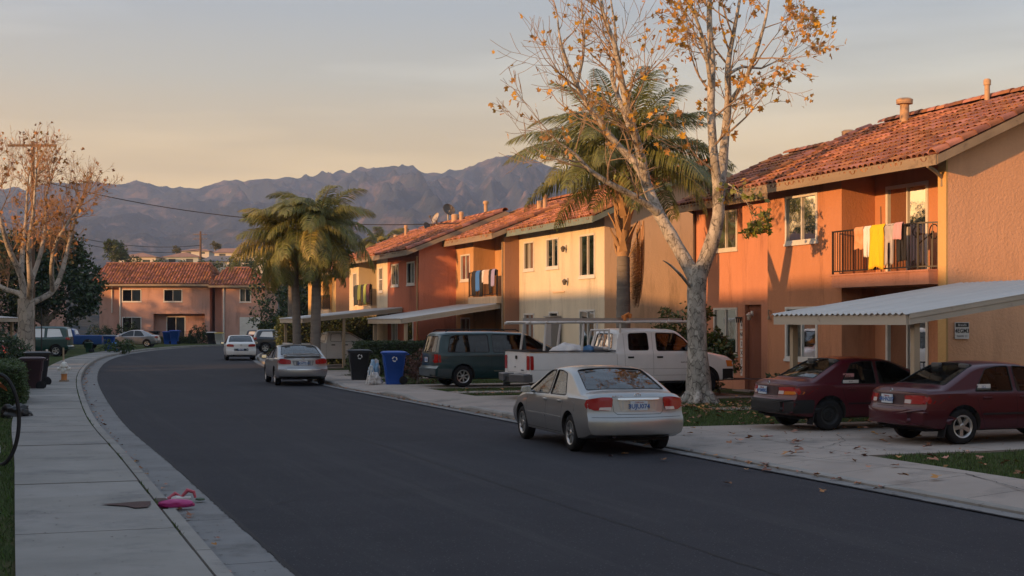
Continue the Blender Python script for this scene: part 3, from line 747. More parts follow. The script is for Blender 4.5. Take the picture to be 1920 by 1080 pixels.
# the facing row on the left, whose shade lies on the street (just outside the frame)
for i, (t0, t1, ez) in enumerate(((-6, 5, 5.9), (6, 16.4, 5.9), (17.3, 27.2, 6.0), (28.1, 38.2, 5.95), (39.1, 49.2, 5.9), (50.1, 60, 6.0))):
    h = thing('terraced_house', ['yellow', 'pink', 'tan', 'orange', 'cream', 'salmon'][i] + ' stucco house of the facing row left of the street, ' + ['level with the camera', 'nearest ahead', 'second along', 'third along', 'fourth along', 'fifth along'][i], 'house', ST(-6.5, t0, 0), A20, 'houses of the facing row')
    s = [S_YEL, S_PINK, S_TAN, S_ORANGE, S_CREAM, S_PINK][i]; Bn = t1 - t0; mb = MB(); d = 8.0
    Pf = lambda u, z, dd: (0 - dd, u, z)
    wall_rect(mb, Pf, 0, Bn, -.1, ez - .1, [(1, 2.5, 4.3, 5.5), (5.5, 7, 4.3, 5.5), (1, 2.5, 1.2, 2.6)])
    for o in ((1, 2.5, 4.3, 5.5), (5.5, 7, 4.3, 5.5), (1, 2.5, 1.2, 2.6)): window(h, Pf, *o)
    for y in (0, Bn): mb.add([(0, y, -.1), (-d, y, -.1), (-d, y, ez), (-d / 2, y, 7.9), (0, y, ez)], [(0, 1, 2, 3, 4)])
    mb.quad((-d, 0, -.1), (-d, Bn, -.1), (-d, Bn, ez), (-d, 0, ez)); mb.build('wall', s, h)
    mb = MB(); mb.prism([(.6, ez - .15), (-d / 2, 8.05), (-d - .6, ez - .15), (-d - .6, ez - .3), (-d / 2, 7.9), (.6, ez - .3)], -.4, Bn + .4, lambda a, b, dd: (a, dd, b)); mb.build('roof', M_TILE2, h)

def plain_house(label, p, rz, W_, D_, ez, rz_, m, group):
    h = thing('terraced_house', label, 'house', p, rz, group); mb = MB(); P = lambda u, z, d: (0 - d, u, z)
    ops = [(W_ * .12, W_ * .27, 4.2, 5.4), (W_ * .6, W_ * .75, 4.2, 5.4), (W_ * .12, W_ * .27, 1.2, 2.5)]
    wall_rect(mb, P, 0, W_, -.1, ez - .1, ops)
    for o in ops: window(h, P, *o)
    for y in (0, W_): mb.add([(0, y, -.1), (-D_, y, -.1), (-D_, y, ez), (-D_ / 2, y, rz_ - .15), (0, y, ez)], [(0, 1, 2, 3, 4)])
    mb.quad((-D_, 0, -.1), (-D_, W_, -.1), (-D_, W_, ez), (-D_, 0, ez)); mb.build('wall', m, h)
    mb = MB(); mb.prism([(.6, ez - .15), (-D_ / 2, rz_), (-D_ - .6, ez - .15), (-D_ - .6, ez - .3), (-D_ / 2, rz_ - .15), (.6, ez - .3)], -.4, W_ + .4, lambda a, b, dd: (a, dd, b)); mb.build('roof', M_TILE2, h)
for i, (x, y, a) in enumerate(((-33, 62, 14), (-37.5, 76, 12), (-42, 92, 8), (-55, 104, 4), (-57, 128, 2))):  # houses added out of frame to keep the sun off the far end
    plain_house(['orange', 'cream', 'tan', 'pink', 'yellow'][i] + ' stucco house added for shade left of the bend, ' + ['nearest of its row', 'second of its row', 'third of its row', 'fourth of its row', 'farthest of its row'][i], (x, y, 0), radians(a), 12.5, 9, 6.0, 8.6, [S_ORANGE, S_CREAM, S_TAN, S_PINK, S_YEL][i], 'houses added for shade left of the bend')
for i, t0 in enumerate((-36, -24, -12, 2)):   # row houses added unseen on the right, to darken reflections and ambient light
    h_ = plain_house(['cream', 'red', 'tan', 'orange'][i] + ' stucco house added for reflections along the right row, ' + ['rearmost', 'third ahead', 'second ahead', 'next to the salmon one'][i], ST(20.5, t0 + 11.2, 0), A20 + pi, 11, 8, 6.0, 8.0, [S_CREAM, S_RED, S_TAN, S_ORANGE][i], 'houses added for reflections on the right')

# ------------------------------------------------------------------ far pink houses closing the street
def far_house(label, X0, X1, Y0, depth, ops, eave=6.1, hipf=None, ridge=8.3, name='apartment_house', seg=None):
    h = thing(name, label, 'house', (X0, Y0, 0), 0, 'pink houses closing the far end of the street'); W_ = X1 - X0; mb = MB()
    for (a, b, dy, oo) in ops:
        P = lambda u, z, d, dy=dy: (u, dy + d, z)
        wall_rect(mb, P, a, b, -.1, eave, [o[:4] for o in oo])
        for o in oo:
            if not (len(o) > 4 and o[4][0] == 'none'): window(h, P, *o[:4], *(o[4] if len(o) > 4 else ()))
    for s1, s2 in zip(ops, ops[1:]):
        if s1[2] != s2[2]: mb.quad((s1[1], s1[2], -.1), (s1[1], s2[2], -.1), (s1[1], s2[2], eave), (s1[1], s1[2], eave))
    mb.quad((0, ops[0][2], -.1), (0, depth, -.1), (0, depth, eave), (0, ops[0][2], eave)); mb.quad((W_, ops[-1][2], -.1), (W_, depth, -.1), (W_, depth, eave), (W_, ops[-1][2], eave)); mb.quad((0, depth, -.1), (W_, depth, -.1), (W_, depth, eave), (0, depth, eave))
    mb.build('wall', S_FAR, h)
    return h
F1 = far_house('wide dusty pink two storey house with a tiled roof closing the street', -42.0, -30.6, 144, 8, [
    (0, 2.2, .8, []),
    (2.2, 5.4, 0, [(2.55, 4.45, 4.35, 5.55, ('slide', (M_BLIND, .5, 1))), (2.55, 4.45, 1.25, 2.75, ('slide', (M_BLIND, .5, 1)))]),
    (5.4, 11.4, 0, [(6.75, 8.6, 4.35, 5.55, ('slide', (M_BLIND, .5, 1))), (5.7, 10.9, .05, 3.1, ('none', (M_DARK, 0, .02), S_FAR, .01, False))])])
# the ground-floor porch of that house: back wall with a sliding door
mb = MB(); P = lambda u, z, d: (u, .95 + d, z); 
wall_rect(mb, P, 5.6, 11.0, -.05, 3.15, [(6.8, 8.7, .3, 2.8)]); mb.quad((5.6, .02, 3.12), (11.0, .02, 3.12), (11.0, 1.0, 3.12), (5.6, 1.0, 3.12)); mb.quad((5.62, .05, 0), (5.62, 1, 0), (5.62, 1, 3.1), (5.62, .05, 3.1)); mb.quad((10.98, .05, 0), (10.98, 1, 0), (10.98, 1, 3.1), (10.98, .05, 3.1)); mb.build('porch_wall', S_FAR, F1)
window(F1, P, 6.8, 8.7, .3, 2.8, 'slide', (M_CURT, .5, 1), None, .06, False)
railing(F1, lambda a, b, z: (a, b, z), [((4.4, -.15), (9.4, -.15))], .1, 1.3, gap=.13)
for x in (1.9, 3.0 - .75): pass
mb = MB(); mb.tube([(2.35, -.08, .1), (2.35, -.08, 5.9)], .07, 6); mb.build('downpipe', M_WHITE, F1)
mb = MB(); mb.tube([(1.3, .72, 3.2), (1.3, .72, 5.9)], .07, 6); mb.build('downpipe', M_WHITE, F1)
F2 = far_house('narrow dusty pink house with a white garage door right of the wide one', -30.3, -24.9, 143.2, 8, [
    (0, 1.1, 1.8, []), (1.1, 5.4, 0, [(2.9, 4.0, 4.3, 5.6, ('slide', (M_CURT, 0, 1)))])], eave=6.0)
mb = MB(); mb.box(2.9, 5.0, -.06, -.003, .1, 2.75)
for k in range(4): mb.box(2.9, 5.0, -.075, -.061, .15 + k * .65, .72 + k * .65)
mb.build('garage_door', M_WHITE, F2)
mb = MB(); mb.tube([(1.3, -.08, .1), (1.3, -.08, 5.9)], .07, 6); mb.build('downpipe', M_WHITE, F2)
def hip_roof(h, x0, x1, y0, y1, ze, zr, hip0, hip1):
    ym = (y0 + y1) / 2; a0, a1 = (x0 + hip0, x1 - hip1)
    mb = MB(); v = [(x0, y0, ze), (x1, y0, ze), (x1, y1, ze), (x0, y1, ze), (a0, ym, zr), (a1, ym, zr)]
    mb.add(v, [(0, 1, 5, 4), (2, 3, 4, 5), (1, 2, 5), (3, 0, 4), (0, 3, 2, 1)]); mb.build('roof', M_TILE2, h)
    mb = MB(); mb.box(x0, x1, y0 - .04, y0 - .003, ze - .22, ze - .01); mb.build('fascia_board', M_FASC, h)
    # covers running up the front slope
    sl = atan2(zr - ze, ym - y0); L = sqrt((zr - ze) ** 2 + (ym - y0) ** 2); V = []; ms = []; r = random.Random(8)
    n = int((x1 - x0) / .30)
    for i in range(n):
        x = x0 + .15 + i * .30
        for j in range(int(L / .42)):
            s = j * .42; f = s / L
            if x < x0 + hip0 * f + .02 or x > x1 - hip1 * f - .02: continue
            R = rmat(0, 0, pi / 2) @ rmat(0, -sl + .05, 0) @ rmat(0, 0, r.uniform(-.02, .02))
            ms.append(trs(np.array([x, y0 + s * cos(sl), ze + s * sin(sl) + .02]), R, 1.15))
    V, Fq = scatter(TV, TF, np.array(ms)); np_mesh('roof_tiles', V, Fq, M_TILE, h, smooth=True, kind='stuff')
    if hip1:  # right hip slope
        ms = []; sx = atan2(zr - ze, hip1); Lx = sqrt((zr - ze) ** 2 + hip1 ** 2)
        for i in range(int((y1 - y0) / .30)):
            y = y0 + .15 + i * .3
            for j in range(int(Lx / .42)):
                f = j * .42 / Lx
                if y < y0 + (ym - y0) * f or y > y1 - (y1 - ym) * f: continue
                ms.append(trs(np.array([x1 - hip1 * f, y, ze + (zr - ze) * f + .02]), rmat(0, 0, pi) @ rmat(0, -sx + .05, 0), 1.15))
        if ms: V, Fq = scatter(TV, TF, np.array(ms)); np_mesh('hip_tiles', V, Fq, M_TILE, h, smooth=True, kind='stuff')
    for i in range(int((a1 - a0) / .4)):
        o = bpy.data.objects.new('ridge_tile', ME_BIG); o.location = (a0 + i * .4, ym, zr + .02); link(o, h)
hip_roof(F1, -.8, 11.8, -.6, 8.6, 6.1, 8.35, .6, 1.2)
hip_roof(F2, -.2, 6.2, -.5, 8.4, 5.95, 7.85, .9, 3.0)
# pink house seen through the left trees
L1 = far_house('pink house mostly hidden behind the left sycamore and dark tree', -54.0, -39.5, 118, 8, [(0, 14.5, 0, [(9, 10.5, 4, 5.3), (12, 13.4, 4, 5.3)])], eave=6.3)
hip_roof(L1, -.5, 15, -.5, 8.5, 6.3, 8.0, .5, 3.0)

# ------------------------------------------------------------------ houses on the hillside
S_HW = mat('pale_wall', (.52, .50, .46), rough=.9); S_HB = mat('cool_wall', (.36, .42, .44), rough=.9); R_HT = mat('pale_roof', (.33, .18, .12), rough=.9, c2=(.24, .13, .09), vs_=.6); R_HG = mat('grey_roof', (.13, .13, .14), rough=.9)
def hill_house(label, px0, px1, ybase, yeave, yridge, D, wall, rf, hip=1.0):
    a, b = PX(px0, ybase, D), PX(px1, ybase, D); ze, zr = PX(0, yeave, D).z, PX(0, yridge, D).z; z0 = a.z - 6
    h = thing('hillside_house', label, 'house', (a.x, D, 0), 0, 'houses on the hillside'); W_ = b.x - a.x; mb = MB()
    P = lambda u, z, d: (u, d, z); n = max(1, int(W_ / 3.5)); ops = [(W_ * (k + .3) / n, W_ * (k + .7) / n, a.z + (ze - a.z) * .3, a.z + (ze - a.z) * .78) for k in range(n)]
    wall_rect(mb, P, 0, W_, z0, ze, ops, .2)
    mb.quad((0, 0, z0), (0, 9, z0), (0, 9, ze), (0, 0, ze)); mb.quad((W_, 0, z0), (W_, 9, z0), (W_, 9, ze), (W_, 0, ze)); mb.quad((0, 9, z0), (W_, 9, z0), (W_, 9, ze), (0, 9, ze)); mb.build('wall', wall, h)
    for o in ops:
        m2 = MB(); m2.quad(P(o[0], o[2], .19), P(o[1], o[2], .19), P(o[1], o[3], .19), P(o[0], o[3], .19)); m2.build('window', mat('far_window', (.06, .07, .08), rough=.2), h)
    mb = MB(); e = .5; v = [(-e, -e, ze), (W_ + e, -e, ze), (W_ + e, 9 + e, ze), (-e, 9 + e, ze), (hip, 4.5, zr), (W_ - hip, 4.5, zr)]
    mb.add(v, [(0, 1, 5, 4), (2, 3, 4, 5), (1, 2, 5), (3, 0, 4), (0, 3, 2, 1)]); mb.build('roof', rf, h)
    return h
hill_house('white hillside house with a long pale tiled roof beside the utility pole', 306, 372, 497, 482, 471, 330, S_HB, R_HT, 4)
hill_house('brown roofed hillside house lowest on the left', 222, 292, 505, 482, 472, 320, S_HW, R_HT, 4)
hill_house('grey roofed white hillside house right of the utility pole', 378, 436, 506, 490, 478, 315, S_HW, R_HG, 1)
hill_house('hillside house with a flat orange roof behind the grey roofed one', 402, 492, 482, 474, 464, 370, S_HW, R_HT, 1)
hill_house('small pale hillside house at the top behind the small tree', 340, 392, 478, 471, 465, 420, S_HW, R_HT, 2)

# ------------------------------------------------------------------ carports
M_CORR = mat('corrugated_sheet', (.50, .485, .46), rough=.6, c2=(.38, .365, .345), vs_=1.5, vstretch=(.2, 1, 1), dirt=((.24, .21, .18), 2.2, .60, (.4, 3, 1)))
def carport(label, w0, w1, t0, t1, z0, z1, posts, inset=.12):
    c = thing('carport', label, 'carport', ST(w0, t0, 0), A20, 'carports in front of the houses'); X, Y = w1 - w0, t1 - t0; sl = (z1 - z0) / X
    mb = MB(); n = int(Y / .05); v = []; amp = .022
    for i in range(n + 1):
        y = -.06 + (Y + .12) * i / n; d = amp * sin(2 * pi * y / .19)
        v += [(-.08, y, z0 + .16 + d - .08 * sl), (X - .02, y, z1 + .16 + d)]
    k = len(v); v += [(p[0], p[1], p[2] - .012) for p in v]
    f = [(2 * i, 2 * i + 1, 2 * i + 3, 2 * i + 2) for i in range(n)] + [(k + 2 * i, k + 2 * i + 2, k + 2 * i + 3, k + 2 * i + 1) for i in range(n)] + [(2 * i, 2 * i + 2, k + 2 * i + 2, k + 2 * i) for i in range(n)]
    mb.add(v, f); mb.build('roof_sheet', M_CORR, c, smooth=True, sharp=60)
    mb = MB(); mb.box(-.045, 0, -.02, Y + .02, z0 - .06, z0 + .13); mb.build('fascia_board', M_WOODP, c)
    for y in (-.045, Y + .004):
        mb = MB(); P = lambda a, b, d: (a, d, b)
        mb.prism([(.002, z0 - .06), (X, z1 - .06), (X, z1 + .05), (.002, z0 + .05)], y, y + .04, P); mb.build('side_beam', M_WOODP, c)
        mb = MB(); yy = y - .012 if y < 0 else y + .012
        mb.prism([(.0, z0 + .052), (X, z1 + .052), (X, z1 + .145), (.0, z0 + .145)], yy, yy + .04, P); mb.build('side_trim', M_WOODP, c)
    mb = MB()
    for k_ in range(1, 6):
        x = X * k_ / 6; mb.box(x - .03, x + .03, 0, Y - .02, z0 + sl * x - .03, z0 + sl * x + .09)
    mb.build('purlins', M_WOODP, c, kind='stuff')
    for (x, y) in posts:
        mb = MB(); mb.box(x - .06, x + .06, y - .06, y + .06, .1, z0 + sl * x - .06); mb.box(x - .08, x + .08, y - .08, y + .08, .1, .16); mb.build('post', mat('post_timber', (.40, .31, .21), rough=.8, c2=(.30, .23, .15), vs_=3, vstretch=(1, 1, .2), dirt=((.15, .11, .08), 3, .6)), c)
    return c
carport('nearest carport with a white corrugated roof over the maroon cars', 15.5, 20.25, 21.7, 26.3, 2.22, 2.92, [(.25, .12), (.25, 4.3)])
carport('white carport right of the black bin in front of the tan house', 15.4, 19.6, 55.3, 60.6, 2.22, 2.85, [(.2, .1), (.2, 5.1)])
carport('timber carport behind the palm pair over the white pickup', 13.2, 17.85, 64.0, 69.4, 2.25, 2.75, [(1.9, .1), (.2, 5.2)])
c4 = carport('carport with a white edge at the far left behind the sycamore', 0, 4.5, 0, 5, 2.3, 2.6, [(.2, .2), (.2, 4.8), (2.6, .2)])
c4.location = (-25.9, 74.5, 0); c4.rotation_euler = (0, 0, radians(170))
# ------------------------------------------------------------------ vehicles
def interp(pts, x):
    if x <= pts[0][0]: return pts[0][1]
    for (a, ya), (b, yb) in zip(pts, pts[1:]):
        if x <= b: return ya + (yb - ya) * (x - a) / (b - a) if b > a else yb
    return pts[-1][1]
def smooth_pts(pts, r=.10):       # rounds the corners of a profile
    out_ = [pts[0]]
    for p, q, s in zip(pts, pts[1:], pts[2:]):
        q_, p_, s_ = Vector(q), Vector(p), Vector(s); a = min(r, (q_ - p_).length * .45); b = min(r, (s_ - q_).length * .45)
        A = q_ + (p_ - q_).normalized() * a; Bv = q_ + (s_ - q_).normalized() * b
        for k in range(5):
            t = k / 4; P = A * (1 - t) ** 2 + q_ * 2 * t * (1 - t) + Bv * t * t; out_.append((P.x, P.y))
    out_.append(pts[-1]); return out_

class Car:
    """surface model of a vehicle: x forward from the rear bumper, y to the left, z up"""
    def __init__(s, L, W, top, belt, bot, rear, front, tumble=.36, zm=.55, crn_r=.22, crn_f=.30, taper_r=.05, taper_f=.07, capr=3.4, roofr=.10, under=.06, sidecrv=.022):
        s.__dict__.update(locals()); s.top = smooth_pts(top, .16); s.belt = belt; s.bot = bot
    def hw(s, x, z, inset=0.0):
        W, L = s.W, s.L; w = W / 2
        w *= 1 - s.taper_r * max(0, 1 - x / 1.1) ** 2 - s.taper_f * max(0, 1 - (L - x) / 1.3) ** 2
        zs = interp(s.belt, x); zb = interp(s.bot, x)
        if z < s.zm: w -= s.under * ((s.zm - z) / (s.zm - zb + 1e-6)) ** 2
        elif z <= zs: w -= s.sidecrv * ((z - s.zm) / (zs - s.zm + 1e-6)) ** 2
        else: w -= s.sidecrv + .018 * min(1, (z - zs) / .03) + s.tumble * (z - zs)
        return w - inset
    def bend(s, x, y, z):
        W, L = s.W, s.L; u = min(1, abs(y) / (W / 2))
        if x < .7: x += (1 - x / .7) ** 1.6 * (interp(s.rear, z) + s.crn_r * u ** 3.2)
        if x > L - .8: x -= (1 - (L - x) / .8) ** 1.6 * (interp(s.front, z) + s.crn_f * u ** 3)
        return x
    def ring(s, x, inset=0.0, zfloor=None):
        zb = interp(s.bot, x) + inset if zfloor is None else zfloor
        zt = interp(s.top, x) - inset; zs = min(interp(s.belt, x), zt - .015) if zfloor is None or zfloor < interp(s.belt, x) else zfloor
        pts = []; NB = 9
        pts += [(0, zb), (.55 * s.hw(x, zb, inset), zb), (s.hw(x, zb, inset) - .05, zb)]
        for k in range(NB + 1):
            f = k / NB; z = zb + .02 + (zs - zb - .02) * f; pts.append((s.hw(x, z, inset), z))
        h = zt - zs; hs = max(0, h - s.roofr)
        for k in range(1, 8):
            z = zs + hs * k / 7 + .001 * k; pts.append((s.hw(x, z, inset), z))
        w1, z1 = pts[-1]; n = 12
        for k in range(1, n + 1):
            a = pi / 2 * k / n; c_, s_ = cos(a), sin(a)
            pts.append((w1 * c_ ** (2 / s.capr) if c_ > 1e-6 else 0, z1 + (zt - z1) * s_ ** (2 / 2.0)))
        return pts
    def solid(s, inset=0.0, xa=None, xb=None, zfloor=None, step=.07):
        xa = 0 if xa is None else xa; xb = s.L if xb is None else xb
        n = int((xb - xa) / step); xs = sorted({round(xa + (xb - xa) * k / n, 4) for k in range(n + 1)} | {round(p[0], 4) for p in s.top if xa < p[0] < xb})
        xs = [x for i, x in enumerate(xs) if i == 0 or x - xs[i - 1] > .012 or i == len(xs) - 1]
        v = []; f = []; m = None
        for x in xs:
            r_ = s.ring(x, inset, zfloor); full = [(y, z) for y, z in r_] + [(-y, z) for y, z in reversed(r_[1:-1])]; m = len(full)
            for y, z in full: v.append((s.bend(x, y, z), y, z))
        for i in range(len(xs) - 1):
            for k in range(m):
                k2 = (k + 1) % m; f.append((i * m + k, (i + 1) * m + k, (i + 1) * m + k2, i * m + k2))
        # end caps as grids so they can bulge
        for e_, x in ((0, xs[0]), (len(xs) - 1, xs[-1])):
            r_ = s.ring(x, inset, zfloor); H = len(r_); NC = 6; idx = {}
            for j in range(H):
                y, z = r_[j]
                for c in range(NC + 1):
                    if j in (0, H - 1): idx[(j, c)] = e_ * m + j
                    elif c == 0: idx[(j, c)] = e_ * m + j
                    elif c == NC: idx[(j, c)] = e_ * m + (m - j)
                    else:
                        yy = y * (1 - 2 * c / NC); idx[(j, c)] = len(v); v.append((s.bend(x, yy, z), yy, z))
            for j in range(H - 1):
                for c in range(NC):
                    q = [idx[(j, c)], idx[(j, c + 1)], idx[(j + 1, c + 1)], idx[(j + 1, c)]]; q2 = []
                    for a in q:
                        if a not in q2: q2.append(a)
                    if len(q2) > 2: f.append(tuple(q2 if e_ == 0 else reversed(q2)))
        return v, f

def tmp_obj(v, f, mats, name='tmp'):
    me = bpy.data.meshes.new(name); me.from_pydata([tuple(p) for p in v], [], f)
    for q in mats: me.materials.append(q)
    bm = bmesh.new(); bm.from_mesh(me); bmesh.ops.remove_doubles(bm, verts=bm.verts, dist=1e-5); bmesh.ops.recalc_face_normals(bm, faces=bm.faces); bm.to_mesh(me); bm.free()
    o = bpy.data.objects.new(name, me); col.objects.link(o); return o
def boolean(o, cutters):
    if not cutters: return
    for c in cutters:
        md = o.modifiers.new('b', 'BOOLEAN'); md.operation = 'DIFFERENCE'; md.object = c; md.solver = 'EXACT'
        if hasattr(md, 'material_mode'): md.material_mode = 'TRANSFER'
    bpy.context.view_layer.update(); dg = bpy.context.evaluated_depsgraph_get()
    me = bpy.data.meshes.new_from_object(o.evaluated_get(dg), depsgraph=dg); o.modifiers.clear(); o.data = me
    for c in cutters: bpy.data.objects.remove(c)

def densify(poly, d=.05):
    out_ = []
    for a, b in zip(poly, poly[1:] + poly[:1]):
        a, b = Vector(a), Vector(b); n = max(1, int((b - a).length / d))
        for k in range(n): out_.append(a.lerp(b, k / n))
    return out_
def round_poly(poly, r=.03, n=3):
    out_ = []; N_ = len(poly)
    for i in range(N_):
        p, q, s = Vector(poly[i - 1]), Vector(poly[i]), Vector(poly[(i + 1) % N_]); a = min(r, (p - q).length * .4); b = min(r, (s - q).length * .4)
        A, B_ = q + (p - q).normalized() * a, q + (s - q).normalized() * b
        for k in range(n + 1):
            t = k / n; v = A * (1 - t) ** 2 + q * 2 * t * (1 - t) + B_ * t * t; out_.append((v.x, v.y))
    return out_
def ray_of(view, a, b):
    if view == 'L': return Vector((a, 3, b)), Vector((0, -1, 0))
    if view == 'R': return Vector((a, -3, b)), Vector((0, 1, 0))
    if view == 'rear': return Vector((-3, a, b)), Vector((1, 0, 0))
    if view == 'front': return Vector((12, a, b)), Vector((-1, 0, 0))
    if view == 'top': return Vector((a, b, 5)), Vector((0, 0, -1))
    if view in ('RL', 'RR', 'FL', 'FR'):        # round a corner: a = arc position in degrees about a vertical axis
        cx, cy = (1.0, 0) if view[0] == 'R' else (None, 0)
def patch_pts(bvh, view, poly, offs, rings=(1, .66, .33, 0)):
    P = densify(poly); c = sum(P, Vector((0, 0))) / len(P); rows = []
    last = None
    for r_ in rings:
        row = []
        for p in (P if r_ > 0 else [c]):
            q = c + (p - c) * r_
            for e1, e2 in ((.0007, .0005), (.003, -.002), (-.004, .003), (0, .012)):
                o_, d_ = ray_of(view, q.x + e1, q.y + e2); h = bvh.ray_cast(o_, d_)
                if h[0] is not None: break
            if h[0] is None:
                t = last if last is not None else 3.0; hit = o_ + d_ * t
            else: last = (h[0] - o_).length; hit = h[0]
            row.append((hit, d_))
        rows.append(row)
    def pos(off): return [[h - d * off for h, d in row] for row in rows]
    return pos(offs), len(P)
def patch_solid(bvh, view, poly, out_, in_, rings=(1, .66, .33, 0)):
    top, n = patch_pts(bvh, view, poly, out_, rings); bot, _ = patch_pts(bvh, view, poly, -in_, rings)
    v = []; f = []
    def layer(rows, flip):
        b = len(v)
        for row in rows: v.extend(row)
        R = len(rows)
        for r_ in range(R - 2):
            for k in range(n):
                k2 = (k + 1) % n; q = (b + r_ * n + k, b + r_ * n + k2, b + (r_ + 1) * n + k2, b + (r_ + 1) * n + k); f.append(q[::-1] if flip else q)
        cc = b + (R - 1) * n; r_ = R - 2
        for k in range(n):
            q = (b + r_ * n + k, b + r_ * n + (k + 1) % n, cc); f.append(q[::-1] if flip else q)
        return b
    a = layer(top, False); b = layer(bot, True)
    for k in range(n): k2 = (k + 1) % n; f.append((a + k, b + k, b + k2, a + k2))
    return v, f
def patch(bvh, view, poly, m, name, parent, out_=.006, in_=.02, smooth=True, kind=None):
    v, f = patch_solid(bvh, view, poly, out_, in_); mb = MB(); mb.add(v, f); return mb.build(name, m, parent, smooth, sharp=35, kind=kind)
def line_patch(bvh, view, pts, m, name, parent, w=.006, out_=.0022):
    """a thin shut line laid along the bodywork"""
    P = [Vector(p) for p in pts]; Q = []
    for a, b in zip(P, P[1:]):
        n = max(1, int((b - a).length / .07)); Q += [a.lerp(b, k / n) for k in range(n)]
    Q.append(P[-1]); v = []
    for i, p in enumerate(Q):
        d = Q[min(i + 1, len(Q) - 1)] - Q[max(0, i - 1)]; nn = Vector((-d.y, d.x)).normalized() * w / 2
        for s_ in (-1, 1):
            q = p + nn * s_; o_, dd = ray_of(view, q.x, q.y); h = bvh.ray_cast(o_, dd)
            v.append((h[0] - dd * out_) if h[0] is not None else (Vector(v[-2]) if len(v) > 1 else o_ + dd * 3))
    mb = MB(); mb.add(v, [(2 * k, 2 * k + 1, 2 * k + 3, 2 * k + 2) for k in range(len(Q) - 1)]); mb.build(name, m, parent)

M_ALLOY = mat('alloy', (.42, .42, .41), rough=.35, metal=.8); M_STEEL = mat('black_steel', (.02, .02, .02), rough=.6, metal=.3); M_HUBB = mat('brake_dark', (.008, .008, .008), rough=.9)
WHEELS = {}
def wheel_parts(R, Wd, style, rimr):
    key = (R, Wd, style, rimr)
    if key in WHEELS: return WHEELS[key]
    h = Wd / 2
    t = MB(); t.lathe([(rimr - .01, -h * .9), (rimr + .012, -h), (R * .86, -h * 1.02), (R * .965, -h * .85), (R, -h * .55), (R, 0), (R, h * .55), (R * .965, h * .85), (R * .86, h * 1.02), (rimr + .012, h), (rimr - .01, h * .9)], 36, 'y')
    t.lathe([(rimr + .02, h * 1.0), (rimr + .04, h * 1.03), (R * .80, h * 1.04)], 36, 'y')
    tyre = t.build('tyre', M_RUB, None, True, sharp=50); tm = tyre.data; bpy.data.objects.remove(tyre)
    r_ = MB(); mm = M_STEEL if style == 'steel' else M_ALLOY
    r_.lathe([(rimr, -h * .8), (rimr - .015, -h * .7), (rimr - .02, h * .6), (rimr, h * .86), (rimr + .008, h * .97), (rimr + .002, h * .99), (rimr - .016, h * .9), (rimr - .028, h * .7)], 32, 'y')
    if style == 'steel':
        r_.lathe([(rimr - .02, h * .55), (rimr * .72, h * .42), (rimr * .60, h * .62), (rimr * .38, h * .66), (rimr * .32, h * .45), (.001, h * .47)], 32, 'y')
        n_sp = 0
    else: n_sp = {'five': 5, 'six': 6, 'seven': 7, 'ten': 10}[style]
    for k in range(n_sp):
        a = 2 * pi * k / n_sp + pi / 2; M_ = Matrix.Rotation(-a, 4, 'Y'); w0 = rimr * (.17 if n_sp < 7 else .10); w1 = rimr * (.24 if n_sp < 7 else .12)
        x0, x1 = rimr * .12, rimr - .012
        p = [(x0, h * .5, -w0), (x1, h * .45, -w1), (x1, h * .86, -w1 * .8), (x0, h * .74, -w0 * .9), (x0, h * .5, w0), (x1, h * .45, w1), (x1, h * .86, w1 * .8), (x0, h * .74, w0 * .9)]
        r_.hexa([M_ @ Vector(q) for q in (p[0], p[1], p[2], p[3], p[4], p[5], p[6], p[7])])
    if n_sp: r_.lathe([(rimr * .26, h * .5), (rimr * .26, h * .82), (rimr * .2, h * .9), (.001, h * .9)], 20, 'y')
    for k in range(5):
        a = 2 * pi * k / 5 + .3; r_.lathe([(.012, h * .66), (.012, h * .84), (.001, h * .85)], 6, 'y', (cos(a) * rimr * .32, 0, sin(a) * rimr * .32))
    rim = r_.build('rim', mm, None, True, sharp=30); rm = rim.data; bpy.data.objects.remove(rim)
    b = MB(); b.lathe([(rimr - .02, -.02), (rimr - .02, h * .2), (.001, h * .2)], 20, 'y'); bo = b.build('brake', M_HUBB); bmsh = bo.data; bpy.data.objects.remove(bo)
    WHEELS[key] = (tm, rm, bmsh); return WHEELS[key]

FONT_CACHE = {}
def text_part(name, body, size, m, parent, M4, ext=.001, bold=False):
    cu = bpy.data.curves.new(name, 'FONT'); cu.body = body; cu.size = size; cu.extrude = ext; cu.align_x = 'CENTER'; cu.align_y = 'CENTER'; cu.resolution_u = 2
    if bold: cu.offset = size * .025
    o = bpy.data.objects.new(name, cu); col.objects.link(o); bpy.context.view_layer.update(); dg = bpy.context.evaluated_depsgraph_get()
    me = bpy.data.meshes.new_from_object(o.evaluated_get(dg)); bpy.data.objects.remove(o); me.materials.clear(); me.materials.append(m)
    t = bpy.data.objects.new(name, me); t.matrix_basis = M4; link(t, parent); return t
M_PLATE = mat('plate_white', (.50, .54, .58), rough=.5); M_PBLUE = mat('plate_blue', (.03, .10, .28), rough=.5)
REAR_M = Matrix(((0, 0, -1, 0), (-1, 0, 0, 0), (0, 1, 0, 0), (0, 0, 0, 1)))     # text facing backwards (towards -x), reading left to right from behind

def paint(name, c, rough=.32, metal=.0, coat=.7, dirtc=None):
    return mat(name, c, rough=rough, metal=metal, coat=coat, c2=tuple(x * .88 for x in c), vs_=2.0, dirt=((dirtc or tuple(x * .6 + .03 for x in c)), 2.6, .66), bump=(220, .04, .001))

